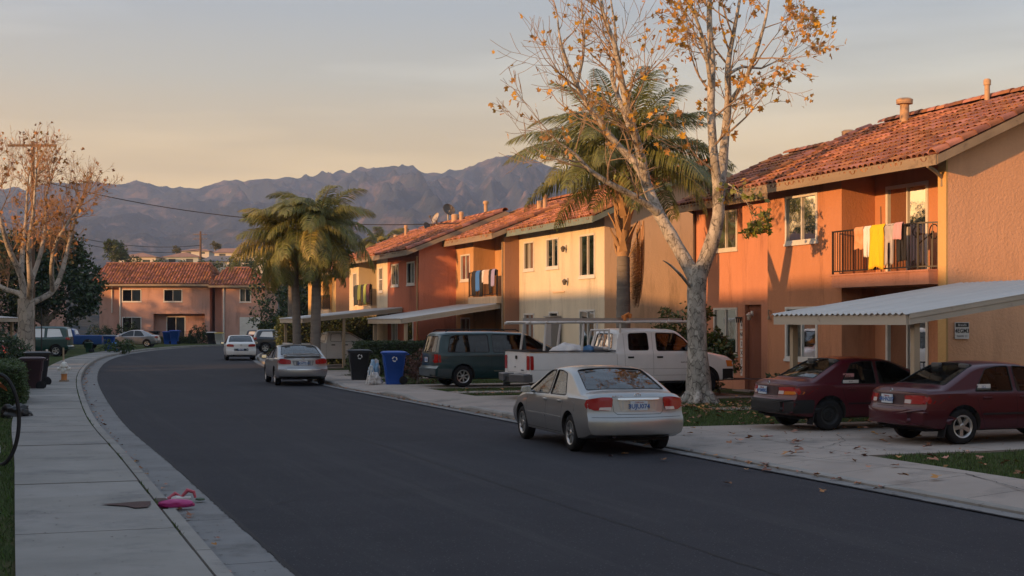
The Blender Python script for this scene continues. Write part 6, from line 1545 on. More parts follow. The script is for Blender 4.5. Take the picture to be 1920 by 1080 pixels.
# leafy crowns, hedges and shrubs: many small leaf faces through a volume
LQ = [(0, -.0, 0), (.5, -.28, .06), (1, 0, -.02), (.5, .28, .06)]
LQF = [(0, 1, 2), (0, 2, 3)]
def foliage(name, parent, n, size, m, fn, seed=1, kind='stuff', loc=None):
    """fn(rng) -> (point, outward direction)"""
    r = np.random.RandomState(seed); rr_ = random.Random(seed); P = []; 
    for _ in range(n):
        q = fn(rr_)
        if q is not None: P.append(q)
    N_ = len(P); pts = np.array([p[0] for p in P]); 
    a, b, c = r.uniform(-pi, pi, N_), r.uniform(-1.0, 1.0, N_), r.uniform(-pi, pi, N_); s = size * r.uniform(.6, 1.4, N_)
    ca, sa, cb, sb, cc, sc = np.cos(a), np.sin(a), np.cos(b), np.sin(b), np.cos(c), np.sin(c)
    R = np.zeros((N_, 3, 3)); R[:, 0, 0] = cc * cb; R[:, 0, 1] = cc * sb * sa - sc * ca; R[:, 0, 2] = cc * sb * ca + sc * sa; R[:, 1, 0] = sc * cb; R[:, 1, 1] = sc * sb * sa + cc * ca; R[:, 1, 2] = sc * sb * ca - cc * sa; R[:, 2, 0] = -sb; R[:, 2, 1] = cb * sa; R[:, 2, 2] = cb * ca
    M = np.zeros((N_, 4, 4)); M[:, :3, :3] = R * s[:, None, None]; M[:, :3, 3] = pts; M[:, 3, 3] = 1
    V, F = scatter(LQ, LQF, M); return np_mesh(name, V, F, m, parent, kind=kind)
def crown_fn(blobs, fuzz=.12, seed=0):
    """clumped crown: leaves gathered near the skins of many small clumps set over larger blobs"""
    r = random.Random(seed); cl_ = []
    for (c, R_) in blobs:
        for _ in range(int(16 + 22 * R_[0])):
            d = Vector((r.gauss(0, 1), r.gauss(0, 1), r.gauss(0, 1))).normalized(); k = r.uniform(.62, 1.05)
            cl_.append((Vector(c) + Vector((d.x * R_[0], d.y * R_[1], d.z * R_[2])) * k, min(R_) * r.uniform(.16, .34)))
    def fn(q):
        c, s = q.choice(cl_); d = Vector((q.gauss(0, 1), q.gauss(0, 1), q.gauss(0, 1))).normalized(); return (c + d * s * q.uniform(.3, 1.1), d)
    return fn
M_LDK = mat('dark_leaf', (.030, .055, .016), rough=.55, rand=.5, trans=.2); M_LMID = mat('mid_leaf', (.060, .085, .022), rough=.6, rand=.45, trans=.25); M_LHD = mat('hedge_leaf', (.050, .085, .020), rough=.55, rand=.45, trans=.2)
M_LWARM = mat('olive_leaf', (.10, .095, .025), rough=.6, rand=.45, trans=.25)
def broad_tree(label, p, blobs, n, size, m, trunk=(.25, 2.0), seed=1, group=None, cat='tree', name='broadleaf_tree'):
    t = thing(name, label, cat, p, 0, group); r = random.Random(seed); h = trunk[1]
    limb(t, [Vector((0, 0, -.4)), Vector((.05, 0, h * .5)), Vector((0, .05, h))], [trunk[0] * 1.3, trunk[0], trunk[0] * .8], M_BARK2, 'trunk', 10)
    for c, R_ in blobs[:6]: limb(t, [Vector((0, 0, h * .9)), Vector(c) * .5 + Vector((0, 0, h * .4)), Vector(c)], [trunk[0] * .6, trunk[0] * .4, trunk[0] * .15], M_BARK2, 'limb', 6, .6)
    foliage('crown', t, n, size, m, crown_fn(blobs, seed=seed), seed); return t
broad_tree('large dark leafy tree behind the bare sycamore at the left', Vector((-33.5, 102, .1)), [((0, 0, 5.2), (3.6, 3, 3.0)), ((-3, 0, 4.5), (3, 3, 2.8)), ((2.2, -1, 4.4), (2.3, 2.4, 2.4)), ((.5, 0, 7.2), (2.2, 2.2, 1.6)), ((-1.5, 0, 7.0), (2.4, 2.2, 1.7))], 15000, .30, M_LDK, (.35, 2.2), 3)
broad_tree('olive green tree filling the gap left of the bare sycamore', Vector((-38, 98, .1)), [((0, 0, 4.8), (3.4, 3, 3.0)), ((-3, 0, 5), (3, 3, 2.6)), ((1.5, 0, 6.5), (2, 2, 1.8))], 8000, .30, M_LWARM, (.3, 2), 4)
broad_tree('dark tree standing in shade right of the narrow pink house', Vector((-20.8, 130, .1)), [((0, 0, 4.2), (3.0, 3, 3.6)), ((2.2, 0, 5), (2.4, 2, 3)), ((3, 0, 2.2), (3, 2, 2.2)), ((0, 0, 1.5), (3, 2, 1.6))], 9000, .34, M_LDK, (.3, 2), 5)
broad_tree('dark tree behind the palm pair beside the orange house', Vector((-15.2, 112, .1)), [((0, 0, 4.5), (2.6, 3, 3.2)), ((-1, 0, 2), (3, 2, 2.0)), ((1.5, 0, 6.5), (1.6, 2, 1.6))], 7000, .32, M_LDK, (.3, 2), 6)
broad_tree('round bushy tree on the hillside left of the pole', PX(214, 478, 300) - Vector((0, 0, 1.5)), [((0, 0, 2.6), (2.4, 2, 2.2)), ((1.2, 0, 1.5), (2, 2, 1.6)), ((-.8, 0, 3.4), (1.2, 1, 1.2))], 2200, .5, M_LMID, (.25, 1.2), 7, 'hillside trees')
for k, (px, py, s, D_) in enumerate(((250, 498, 1.5, 300), (262, 507, 1.2, 290), (456, 500, 1.4, 290), (430, 508, 1.8, 280), (403, 462, .9, 420), (462, 470, 1.4, 360), (300, 500, 1.2, 300), (345, 504, 1.1, 300), (385, 510, 1.6, 270), (470, 492, 1.3, 300), (330, 470, .9, 430))):
    broad_tree(['low olive bush', 'small round tree', 'dark shrub'][k % 3] + ' on the hillside, ' + ['under the brown roof', 'below the brown roof', 'right of the flat orange roof', 'below the flat orange roof', 'on the skyline by the pole', 'on the skyline above the narrow pink house', 'right of the brown roofed house', 'before the white house', 'below the grey roofed house', 'at the right end of the hill houses', 'on the skyline left of the pole'][k], PX(px, py, D_) - Vector((0, 0, s)), [((0, 0, s * 1.4), (s * 1.3, s, s * 1.1)), ((s * .8, 0, s), (s, s, s * .8))], 500, .5, [M_LMID, M_LWARM, M_LDK][k % 3], (.15, s), 20 + k, 'hillside trees')
# trees added out of frame beyond the bend to shade the far end
for k, (x, y, s) in enumerate(((-46, 70, 1.0), (-50, 86, 1.1), (-53, 100, 1.15), (-62, 116, 1.2), (-66, 132, 1.2), (-44, 58, .9), (-64, 146, 1.2))):
    broad_tree('tall leafy tree added for shade left of the bend, ' + ['nearest behind the cream house', 'behind the tan house', 'beside the fourth house', 'behind the fourth house', 'behind the farthest house', 'nearest to the camera', 'beyond the farthest house'][k], Vector((x, y, .1)), [((0, 0, 6.5 * s), (3.5 * s, 4.5 * s, 3.4 * s)), ((0, 3.6 * s, 6 * s), (3, 3.5 * s, 3.2 * s)), ((0, -3.6 * s, 6 * s), (3, 3.5 * s, 3.2 * s)), ((0, 0, 9 * s), (2.5 * s, 3.4 * s, 2 * s))], 5500, .42, M_LDK, (.35, 3), 40 + k, 'trees added for shade left of the bend')
for k, (w, t) in enumerate(((-7, -16), (3, -34), (13, -36), (22, -34))):  # unseen trees added so glass mirrors foliage instead of bright horizon
    broad_tree('broad tree added for reflections behind the camera, ' + ['on the left kerb', 'at the left of the crossing', 'at the middle of the crossing', 'at the right of the crossing'][k], ST(w, t, .1), [((0, 0, 5), (4.5, 4.5, 3.8)), ((3, 0, 4), (3, 3, 3)), ((-3, 0, 4), (3, 3, 3)), ((0, 0, 7.5), (3, 3, 2))], 3500, .5, M_LDK, (.35, 2.5), 60 + k, 'trees added for reflections behind the camera')

# palms
M_FROND = mat('palm_leaflet', (.17, .185, .048), rough=.5, rand=.35, trans=.3); M_FROND2 = mat('palm_leaflet_gold', (.29, .25, .06), rough=.55, rand=.35, trans=.3)
M_RACH = mat('palm_rachis', (.20, .19, .06), rough=.6); M_PTR = mat('palm_trunk', (.20, .175, .15), rough=.95, c2=(.13, .115, .10), vs_=1.2, vstretch=(1, 1, 6), bump=(3.2, .9, .05, (.4, .4, 5)), bump2=(30, .3, .01))
M_BOOT = mat('palm_boot', (.40, .24, .115), rough=.9, c2=(.24, .15, .08), vs_=3, bump=(14, .5, .02)); M_DEADF = mat('dead_frond', (.36, .22, .11), rough=.95, rand=.35)
def frond_mesh(L, droop, seed, m, dead=False, ll=.55, nl=104):
    r = random.Random(seed); v = []; f = []; mi = []
    pts = []; p = Vector((0, 0, 0)); a = radians(0)
    N_ = 22
    for i in range(N_ + 1):
        pts.append(p.copy()); t = i / N_; ang = -droop * (t ** 1.5); p = p + Vector((cos(ang), 0, sin(ang))) * (L / N_)
    def at(t):
        x = t * N_; i = min(N_ - 1, int(x)); return pts[i].lerp(pts[i + 1], x - i), (pts[i + 1] - pts[i]).normalized()
    mb = MB(); mb.tube(pts, [.032 * (1 - .85 * i / N_) + .004 for i in range(N_ + 1)], 5, 1, cap=False)
    for k in range(nl):
        t = .16 + .83 * k / (nl - 1) + r.uniform(-.006, .006); t = min(.999, t); q, d = at(t)
        for s_ in (-1, 1):
            l = ll * (sin(pi * min(1, .18 + t * .80)) ** .6) * r.uniform(.8, 1.1); w = .014
            side = Vector((0, s_, 0)); out_ = (side * r.uniform(.75, 1.0) + d * r.uniform(.45, .75) + Vector((0, 0, r.uniform(-.1, .35)))).normalized()
            if dead: out_ = (side * .25 + d * 1.0).normalized()
            g = Vector((0, 0, -1)); a0 = q; a1 = q + out_ * l * .45 + g * l * .05; a2 = a1 + (out_ * .7 + g * r.uniform(.8, 1.5)).normalized() * l * .40; a3 = a2 + (out_ * .25 + g * 1.0).normalized() * l * .38
            wv = d.cross(out_).normalized().cross(out_) * w
            b = len(mb.v); mb.v += [tuple(a0 - wv * .5), tuple(a0 + wv * .5), tuple(a1 - wv), tuple(a1 + wv), tuple(a2 - wv * .8), tuple(a2 + wv * .8), tuple(a3)]
            mb.f += [(b, b + 1, b + 3, b + 2), (b + 2, b + 3, b + 5, b + 4), (b + 4, b + 5, b + 6)]; mb.m += [0, 0, 0]
    me = bpy.data.meshes.new('frond'); me.from_pydata(mb.v, [], mb.f); me.materials.append(m); me.materials.append(M_RACH if not dead else m); me.polygons.foreach_set('material_index', mb.m); return me
def palm(label, base, h_trunk, r_tr, crown_h, L, nf, seed, sc=1.0, gold=.3, boots=20, dead=0, group=None, lean=(0, 0), upmin=-.35, dr=1.0, elmax=1.0):
    t = thing('palm_tree', label, 'palm tree', base, 0, group); r = random.Random(seed); lx, ly = lean
    pts = [Vector((lx * (k / 8) ** 2, ly * (k / 8) ** 2, h_trunk * k / 8 - (.2 if k == 0 else 0))) for k in range(9)]
    mb = MB(); P = []; ra = []; n = int(h_trunk / .12)
    for k in range(n + 1):
        f = k / n; P.append(Vector((lx * f * f, ly * f * f, h_trunk * f - (.2 if k == 0 else 0)))); ra.append(r_tr * (1.18 - .22 * f + (.25 * (1 - f * 6) if f < .16 else 0)) * (1.0 if k % 2 else .965))
    mb.tube(P, ra, 16); mb.build('trunk', M_PTR, t, True, sharp=80); top = P[-1]
    cen = top + Vector((0, 0, crown_h))
    bm_ = MB()   # old leaf bases wrapping the head of the trunk
    for k in range(boots):
        a = k * 2.399 + r.uniform(-.2, .2); f = k / boots; z = top.z - .12 + crown_h * f * .95; rr_ = r_tr * (1.15 - .1 * f); Lb = .55 * sc * r.uniform(.8, 1.3)
        d = Vector((cos(a), sin(a), 0)); p0 = Vector((top.x, top.y, z)) + d * rr_ * .7; p1 = p0 + d * .12 + Vector((0, 0, Lb * .5)); p2 = p1 + d * r.uniform(.02, .22) + Vector((0, 0, Lb * .5))
        wv = Vector((-d.y, d.x, 0)) * r_tr * .62; b_ = MB(); b_.hexa([p0 - wv - d * .03, p0 + wv - d * .03, p0 + wv + d * .03, p0 - wv + d * .03, p1 - wv * .5, p1 + wv * .5, p1 + wv * .5 + d * .04, p1 - wv * .5 + d * .04]); b_.hexa([p1 - wv * .5, p1 + wv * .5, p1 + wv * .5 + d * .04, p1 - wv * .5 + d * .04, p2 - wv * .2, p2 + wv * .2, p2 + wv * .2 + d * .03, p2 - wv * .2 + d * .03]); b_.build('leaf_base', M_BOOT, t, True, sharp=60)
    mb = MB(); mb.tube([top - Vector((0, 0, .1)), top + Vector((0, 0, crown_h * .6)), cen + Vector((0, 0, .2))], [r_tr * 1.0, r_tr * .9, r_tr * .3], 10); mb.build('crown_shaft', M_BOOT, t, True)
    meshes = [frond_mesh(L * k1, dr_, seed * 10 + i, M_FROND if r.random() > gold else M_FROND2, ll=ll_ * sc * 1.12) for i, (k1, dr_, ll_) in enumerate(((1, 1.25 * dr, .72), (.95, 1.6 * dr, .70), (1.05, 1.1 * dr, .74), (.9, 1.9 * dr, .68), (1, 1.4 * dr, .72), (.92, .95 * dr, .66)))]
    for k in range(nf):
        o = bpy.data.objects.new('frond', r.choice(meshes)); f = k / (nf - 1); el = upmin + (elmax - upmin) * (f ** 1.15) + r.uniform(-.12, .12)
        o.location = cen + Vector((0, 0, -.25 + .35 * f)); o.rotation_euler = Euler((r.uniform(-.35, .35), -el, k * 2.399 + r.uniform(-.3, .3)), 'XYZ'); o.scale = [r.uniform(.88, 1.08)] * 3; link(o, t)
    if dead:
        dm = frond_mesh(2.4 * sc, .25, seed + 77, M_DEADF, True, .5)
        for k in range(dead):
            o = bpy.data.objects.new('dead_frond', dm); a = r.uniform(-.5, .5); o.location = top + Vector((.42 + .035 * k, -.04 * k, .75 + .12 * (k % 3))); o.rotation_euler = Euler((r.uniform(-.5, .5), 1.54 + r.uniform(-.04, .04), a)); o.scale = (1, .8, .8); link(o, t)
    return t
palm('big queen palm rising behind the white pickup cab with a dead frond hanging', ST(18.3, 40.2, .1), 4.25, .21, 3.0, 3.7, 46, 3, 1.0, .12, 34, 6, upmin=-.15, dr=.85, elmax=1.2)
palm('left palm trunk of the pair beyond the second silver saloon', ST(12.5, 61.9, .1), 4.7, .175, 1.2, 3.1, 38, 5, 1.0, .3, 16, 0, 'pair of palms', lean=(-.15, 0), upmin=-.5, dr=1.0, elmax=1.1)
palm('right thicker palm trunk of the pair in front of the white compact pickup', ST(13.15, 61.2, .1), 5.2, .205, 1.2, 3.1, 38, 8, 1.0, .2, 16, 0, 'pair of palms', lean=(.1, 0), upmin=-.5, elmax=1.05)
palm('smaller golden topped palm left of and behind the pair', ST(15.7, 79.5, .1), 5.0, .18, .9, 2.3, 24, 12, .9, .8, 10, 0, None, upmin=-.3)
palm('far fan of palm leaves above the red house roof', Vector((-9.6, 104, .1)), 7.2, .2, .6, 2.2, 16, 14, .9, .2, 8, 0, None)

# hedges and shrubs
def box_fn(W_, D_, H_, inset=.12):
    def fn(q):
        f = q.random(); x, y, z = q.uniform(-W_ / 2, W_ / 2), q.uniform(-D_ / 2, D_ / 2), q.uniform(.05, H_)
        if f < .35: z = H_
        elif f < .6: y = -D_ / 2
        elif f < .75: x = W_ / 2
        elif f < .9: x = -W_ / 2
        else: y = D_ / 2
        n_ = .06 * noise.noise(Vector((x * 2, y * 2, z * 2))) + q.gauss(0, .025); e = 1 - .06 * (z / H_) ** 6
        return (Vector((x * e * (1 + n_), y * e * (1 + n_), z * (1 + n_ * .6) - (.0))), None)
    return fn
def hedge(label, p, rz, W_, D_, H_, n, size, m, cat='hedge', name='hedge'):
    t = thing(name, label, cat, p, rz); mb = MB(); mb.box(-W_ / 2 + .06, W_ / 2 - .06, -D_ / 2 + .06, D_ / 2 - .06, -.02, H_ - .07); mb.build('shade_core', mat('hedge_core', (.022, .028, .012), rough=1, bump=(12, 1, .1)), t); foliage('leaves', t, n, size, m, box_fn(W_, D_, H_), int(W_ * 10)); return t  # dark inner box puts the shade between the leaves into colour
def shrub(label, p, R_, n, size, m, cat='shrub', name='shrub', seed=1, trunk=(.05, .4), group=None):
    return broad_tree(label, p, [((0, 0, R_[2]), R_), ((R_[0] * .4, 0, R_[2] * .7), (R_[0] * .7, R_[1] * .7, R_[2] * .7)), ((-R_[0] * .4, 0, R_[2] * .8), (R_[0] * .7, R_[1] * .7, R_[2] * .7))], n, size, m, trunk, seed, group, cat, name)
hedge('clipped green hedge with a rounded face at the left edge of the pavement', Vector((-13.75, 36.9, .1)), radians(18), 2.1, 3.4, .98, 26000, .05, M_LHD)
hedge('low clipped hedge behind the first one beside the maroon bins', Vector((-15.8, 41.6, .1)), radians(18), 2.6, 3.0, .98, 12000, .055, M_LHD)
shrub('dark overgrown shrub at the left edge behind the hedges', Vector((-18.9, 50.5, .1)), (1.7, 1.6, 1.0), 9000, .10, M_LDK, seed=31)
shrub('dark shrub against the red car at the left', Vector((-20.6, 56.5, .1)), (1.3, 1.4, .85), 6000, .10, M_LDK, seed=32)
hedge('long dark hedge behind the black and blue bins', ST(15.4, 55.0, .1), A20, 3.9, 1.2, 1.3, 12000, .08, M_LDK)
shrub('ragged top of greenery at the left end of the long dark hedge', ST(13.9, 54.6, .1), (.9, .8, .65), 3000, .09, M_LMID, seed=33)
hedge('broad green hedge behind the white compact pickup', ST(16.2, 71.8, .1), A20, 5.2, 1.6, 2.3, 12000, .11, M_LMID)
shrub('tall glossy bush between the cab of the white pickup and the sycamore', ST(19.2, 37.6, .1), (1.25, 1.1, 1.35), 8000, .14, mat('glossy_leaf', (.075, .105, .022), rough=.4, rand=.4, trans=.2), seed=35)
shrub('small round dark bush by the doorway beside the maroon saloon', ST(19.0, 31.5, .1), (.72, .65, .42), 3600, .11, M_LDK, seed=36)
shrub('dry reddish shrub beside the rear of the dark teal minivan', ST(13.6, 46.9, .1), (.75, .6, .62), 2600, .07, mat('rust_leaf', (.16, .075, .05), rough=.9, rand=.4), seed=37)
shrub('climbing shrub beside the ground floor window of the wide pink house', Vector((-38.6, 142.6, .1)), (1.1, .6, 1.3), 1500, .16, M_LDK, seed=38)
shrub('round clipped bush at the left corner of the wide pink house', Vector((-40.9, 141.2, .1)), (1.3, 1, 1.05), 2200, .15, M_LDK, seed=39)
shrub('rounded bush on a stem by the porch of the wide pink house', Vector((-31.3, 142, .1)), (1.05, .8, 1.0), 2200, .15, M_LDK, seed=41, trunk=(.12, .9))
hedge('knee high hedge along the porch railing of the wide pink house', Vector((-34.2, 142.6, .1)), 0, 5.0, .7, .62, 3000, .13, M_LMID)
shrub('spiky plant by the white garage door', Vector((-22.6, 133.5, .1)), (.8, .6, .7), 900, .3, M_LMID, seed=42)
shrub('small weedy plant at the kerb behind the white saloon', Vector((-14.1, 84.5, .1)), (.35, .3, .3), 500, .12, M_LMID, seed=43)
shrub('grass tuft on the verge behind the green sport utility', Vector((-27.4, 99, .1)), (1.2, 1, .5), 1500, .14, M_LHD, seed=44)
# ------------------------------------------------------------------ things on the roofs
def roof_z(w, w0, ez, rz, dr, over): return ez + (w - (w0 - over)) * (rz - ez) / (dr + over)
M_VENT = mat('vent_metal', (.42, .27, .16), rough=.7, dirt=((.16, .09, .05), 5, .56))
def vent(label, px, D, z0, h, r_, cap=1.7, collar=False, col_='terracotta'):
    p = PX(px, 600, D); p.z = z0 - .12; t = thing('roof_vent', label, 'vent pipe', p, 0, 'vent pipes on the roofs'); mb = MB()
    mb.lathe([(.001, 0), (r_, 0), (r_, h), (.001, h)], 12); mb.build('pipe', M_VENT, t, True)
    if cap:
        mb = MB(); mb.lathe([(.001, h - .02), (r_ * cap, h - .02), (r_ * cap * 1.03, h + .10), (r_ * cap * .7, h + .14), (.001, h + .15)], 12); mb.build('cap', M_VENT, t, True)
    if collar: mb = MB(); mb.lathe([(.001, 0), (r_ * 2.1, .02), (r_ * 1.25, .22), (r_, .24)], 12); mb.build('collar', M_TRIMB, t, True)
vent('stout roof vent with a wide cap and black collar on the nearest roof', 1696, 39.3, 7.60, .78, .13, 1.75, True)
vent('slim vent pipe near the ridge at the right of the nearest roof', 1851, 36.7, 7.85, .62, .07, 1.35)
vent('short round capped vent at the far left of the nearest roof ridge', 1591, 43.5, 7.45, .62, .13, 1.6)
vent('thin capped vent pipe on the tan house ridge beside the big palm fronds', 911, 68.5, 7.3, .75, .09, 1.5)
vent('squat clay vent on the red house roof right of the dishes', 853, 71.0, 7.05, .55, .18, 1.0)
vent('leaning dark vent pipe next to the squat clay vent', 865, 70.0, 7.05, .60, .10, 1.2)
vent('thin vent pipe on the cream narrow house roof', 761, 76, 6.75, .65, .08, 1.3)
vent('small vent stub on the far left of the narrow cream roof', 742, 78, 6.65, .35, .12, 1.0)
vent('vent pipe on the cream house roof left of the big palm crown', 1022, 60.5, 7.15, .50, .09, 1.3)
vent('stubby vent beside the pipe on the cream house roof', 1012, 61.5, 7.2, .26, .13, 1.1)
M_DISH = mat('dish_grey', (.33, .30, .27), rough=.6); M_DISHB = mat('dish_dark', (.10, .085, .075), rough=.7)
def dish(label, px, D, z0, h, R_, az, m):
    p = PX(px, 600, D); p.z = z0; t = thing('satellite_dish', label, 'satellite dish', p, 0, 'satellite dishes on the ridge'); mb = MB(); mb.tube([(0, 0, -.1), (0, 0, h)], .045, 8); mb.tube([(0, 0, h * .7), (.2 * cos(az), .2 * sin(az), h)], .025, 6); mb.build('mast', M_DISH, t)
    Mx = Matrix.Translation((0, 0, h)) @ Matrix.Rotation(az, 4, 'Z') @ Matrix.Rotation(radians(62), 4, 'Y'); mb = MB()
    prof = [(R_ * k / 6, -.26 * R_ * (1 - (k / 6) ** 2)) for k in range(7)]; mb.lathe(prof, 20, 'z', (0, 0, .10), M=Mx); mb.lathe([(R_, .0), (R_ * 1.03, .02), (R_, .03)], 20, 'z', (0, 0, .10), M=Mx); mb.build('dish', m, t, True)
    mb = MB(); a = Mx @ Vector((R_ * .9, 0, .1)); b = Mx @ Vector((R_ * .3, 0, .1 + R_ * 1.0)); mb.tube([a, b], .018, 6); mb.lathe([(.001, -.05), (.05, -.04), (.05, .06), (.001, .07)], 8, 'z', tuple(b)); mb.build('feed_arm', M_DISHB, t)
dish('big dark satellite dish on the tallest mast above the red house roof', 840, 73, 7.25, .70, .33, radians(-60), M_DISHB)
dish('pale satellite dish below and left of the tallest one', 819, 73.5, 7.05, .50, .31, radians(-150), M_DISH)
dish('low dark satellite dish at the left end of the red house ridge', 799, 75, 6.95, .25, .27, radians(-40), M_DISHB)
dish('small dark satellite dish low on the narrow cream roof edge', 737, 79, 6.55, .25, .28, radians(-100), M_DISHB)

# wires and poles
M_WIRE = mat('wire', (.015, .014, .014), rough=.8)
def wire(label, a, b, sag, r_, group=None):
    mb = MB(); pts = [a.lerp(b, k / 24) - Vector((0, 0, sag * 4 * (k / 24) * (1 - k / 24))) for k in range(25)]; mb.tube(pts, r_, 5, cap=False); o = mb.build('power_line', M_WIRE, None, True); tag(o, label, 'cable', group)
M_POLE = mat('pole_timber', (.15, .095, .06), rough=.95, c2=(.10, .065, .045), vs_=2, vstretch=(1, 1, .2))
def pole(label, p, h, r_, arms, span):
    t = thing('utility_pole', label, 'utility pole', p); mb = MB(); mb.tube([(0, 0, -.3), (0, 0, h * .5), (0, 0, h)], [r_, r_ * .85, r_ * .7], 10); mb.build('pole', M_POLE, t, True)
    for z in arms:
        mb = MB(); mb.box(-span, span, -.06 - r_, -r_ + .04, z - .06, z + .06); a = mb.build('crossarm', M_POLE, t)
        mb = MB()
        for x in (-.9, -.5, .5, .9): mb.lathe([(.001, .09), (.05, .09), (.04, .25), (.001, .27)], 8, 'z', (x * span, -r_, z))
        mb.build('insulators', M_DISH, t, kind='stuff')
pole('timber utility pole with one crossarm standing in the left sycamore crown', Vector((-25.6, 76, .1)), 11.8, .13, (11.55,), 1.3)
pole('small utility pole among the hillside houses', PX(376, 500, 330) , 8.2, .3, (7.4, 6.4), 1.6)
wire('black cable sagging from the left pole across to the terraced roofs', PX(62, 335, 76), PX(1010, 408, 66), 1.15, .022)
wire('thin wire running left from the hillside pole, upper one', PX(376, 460, 330), PX(100, 434, 300), 1.5, .06, 'hillside wires'); wire('thin wire running left from the hillside pole, lower one', PX(376, 468, 330), PX(100, 442, 300), 1.8, .06, 'hillside wires')

# ------------------------------------------------------------------ laundry
def cloth(name, label, group, w, ta, tb, ztop, L_, m, back=.25, taper=0, seed=1, out_=.045, slit=0, colr=None):
    r = random.Random(seed); nu, nv = 14, 16; v = []; f = []; ph = r.uniform(0, 6)
    path = []
    for k in range(5): path.append((.03 + .02, -back * (1 - k / 4) ** 1.0))
    path += [(0.0, .028)]
    for k in range(1, nv): path.append((-out_, -L_ * k / (nv - 1)))
    for j, (dw, dz) in enumerate(path):
        for i in range(nu + 1):
            u = i / nu; fall = max(0, -dz) if dw < 0 else 0; hem = 1 + .09 * noise.noise(Vector((u * 3, seed, 0))) + (.10 * abs(u - .5) if taper else 0)
            uu = .5 + (u - .5) * (1 - taper * fall / max(L_, .01)); wave = .022 * sin(u * 13 + ph + fall * 2) * min(1, fall * 4) + .012 * sin(u * 29 + ph * 2) * min(1, fall * 3)
            p = ST(w + dw + wave, ta + (tb - ta) * uu, ztop + dz * hem); v.append(tuple(p))
    for j in range(len(path) - 1):
        for i in range(nu):
            if slit and j > 4 + nv * .45 and abs(i - nu / 2 + .5) < .6: continue
            a = j * (nu + 1) + i; f.append((a, a + 1, a + nu + 2, a + nu + 1))
    mb = MB(); mb.add(v, f); o = mb.build(name, m, None, True, fix=False); tag(o, label, 'garment', group); sm = o.modifiers.new('thickness', 'SOLIDIFY'); sm.thickness = .006; return o
def cm_(n, c, **k): return mat(n, c, rough=.95, bump=(18, .3, .01), **k)
g = 'laundry on the nearest balcony'
cloth('towel', 'orange patterned towel at the left end of the near balcony laundry', g, 20.04, 29.82, 30.2, 4.53, .52, cm_('orange_cloth', (.55, .20, .07), c2=(.62, .35, .2), vs_=7), seed=1)
cloth('shirt', 'white shirt hanging between the orange towel and the yellow cloth', g, 20.04, 29.42, 29.8, 4.53, .72, cm_('white_cloth2', (.68, .66, .62)), taper=.1, seed=2, slit=1)
cloth('beach_towel', 'large plain yellow cloth hanging lowest over the near balcony rail', g, 20.03, 28.92, 29.48, 4.54, 1.02, cm_('yellow_cloth', (.72, .46, .015)), taper=-.12, seed=3, out_=.07)
cloth('trousers', 'pale striped trousers right of the yellow cloth', g, 20.04, 28.55, 28.93, 4.53, .95, cm_('pale_cloth', (.50, .46, .43), c2=(.25, .22, .22), vs_=9, vstretch=(3, 3, .3)), seed=4, slit=1)
cloth('shirt', 'small pink shirt at the right end of the near laundry', g, 20.04, 28.22, 28.53, 4.54, .38, cm_('pink_cloth', (.52, .30, .33)), seed=5)
cloth('trousers', 'black trousers hanging just behind the small pink shirt', g, 20.10, 28.1, 28.5, 4.50, .85, cm_('black_cloth', (.02, .02, .022)), seed=6, back=.05)
cloth('trousers', 'dark trousers hanging low behind the white shirt', g, 20.10, 29.3, 29.7, 4.50, 1.02, cm_('brown_cloth', (.05, .03, .022)), seed=7, back=.05)
mb = MB(); mb.tube([ST(20.12, 29.2, 3.42), ST(20.06, 29.15, 5.0)], .014, 6); o = mb.build('broom', M_POLE); tag(o, 'thin wooden broom handle leaning up from the near balcony', 'broom')
mb = MB(); mb.tube([ST(20.6, 27.9, 3.4), ST(20.6, 27.9, 4.35)], .02, 6)
pts = [ST(20.55, 27.75 + .17 * cos(k * pi / 10), 4.32 + .17 * sin(k * pi / 10)) for k in range(21)]; mb.tube(pts, .014, 6, cap=False)
pts = [ST(20.5, 28.35 + .13 * cos(k * pi / 10), 4.35 + .12 * sin(k * pi / 10)) for k in range(21)]; mb.tube(pts, .014, 6, cap=False); mb.tube([ST(20.55, 27.75, 4.32), ST(20.5, 28.3, 4.05), ST(20.5, 28.35, 4.35)], .016, 6)
tag(mb.build('bicycle_frame', M_BLACK), 'dark bicycle parts stored upright behind the near balcony rail', 'bicycle')
g = 'laundry on the tan house balcony'
for (n_, lab, a, b, L_, c_, sl) in (('trousers', 'black trousers at the left end of the tan house laundry', 57.85, 58.4, 1.05, (.02, .02, .025), 1), ('towel', 'bright blue towel on the tan house balcony', 57.35, 57.85, .85, (.04, .15, .45), 0), ('jacket', 'black jacket right of the bright blue towel', 57.0, 57.35, 1.1, (.02, .02, .022), 0),
                                ('shirt', 'white shirt beside the beige shirt on the tan house balcony', 56.75, 57.05, .5, (.55, .52, .5), 0), ('shirt', 'wide beige shirt in the middle of the tan house laundry', 56.15, 56.75, .58, (.45, .33, .26), 0), ('trousers', 'long black trousers right of the beige shirt', 55.8, 56.15, 1.0, (.018, .018, .022), 1),
                                ('shirt', 'lilac shirt at the right of the tan house laundry', 55.4, 55.8, .68, (.26, .24, .40), 0)):
    cloth(n_, lab, g, 19.45, a, b, 4.40, L_, cm_('cloth_' + lab[:12].replace(' ', '_'), c_), seed=int(a * 10), slit=sl, out_=.05)
g = 'laundry on the narrow cream house balcony'
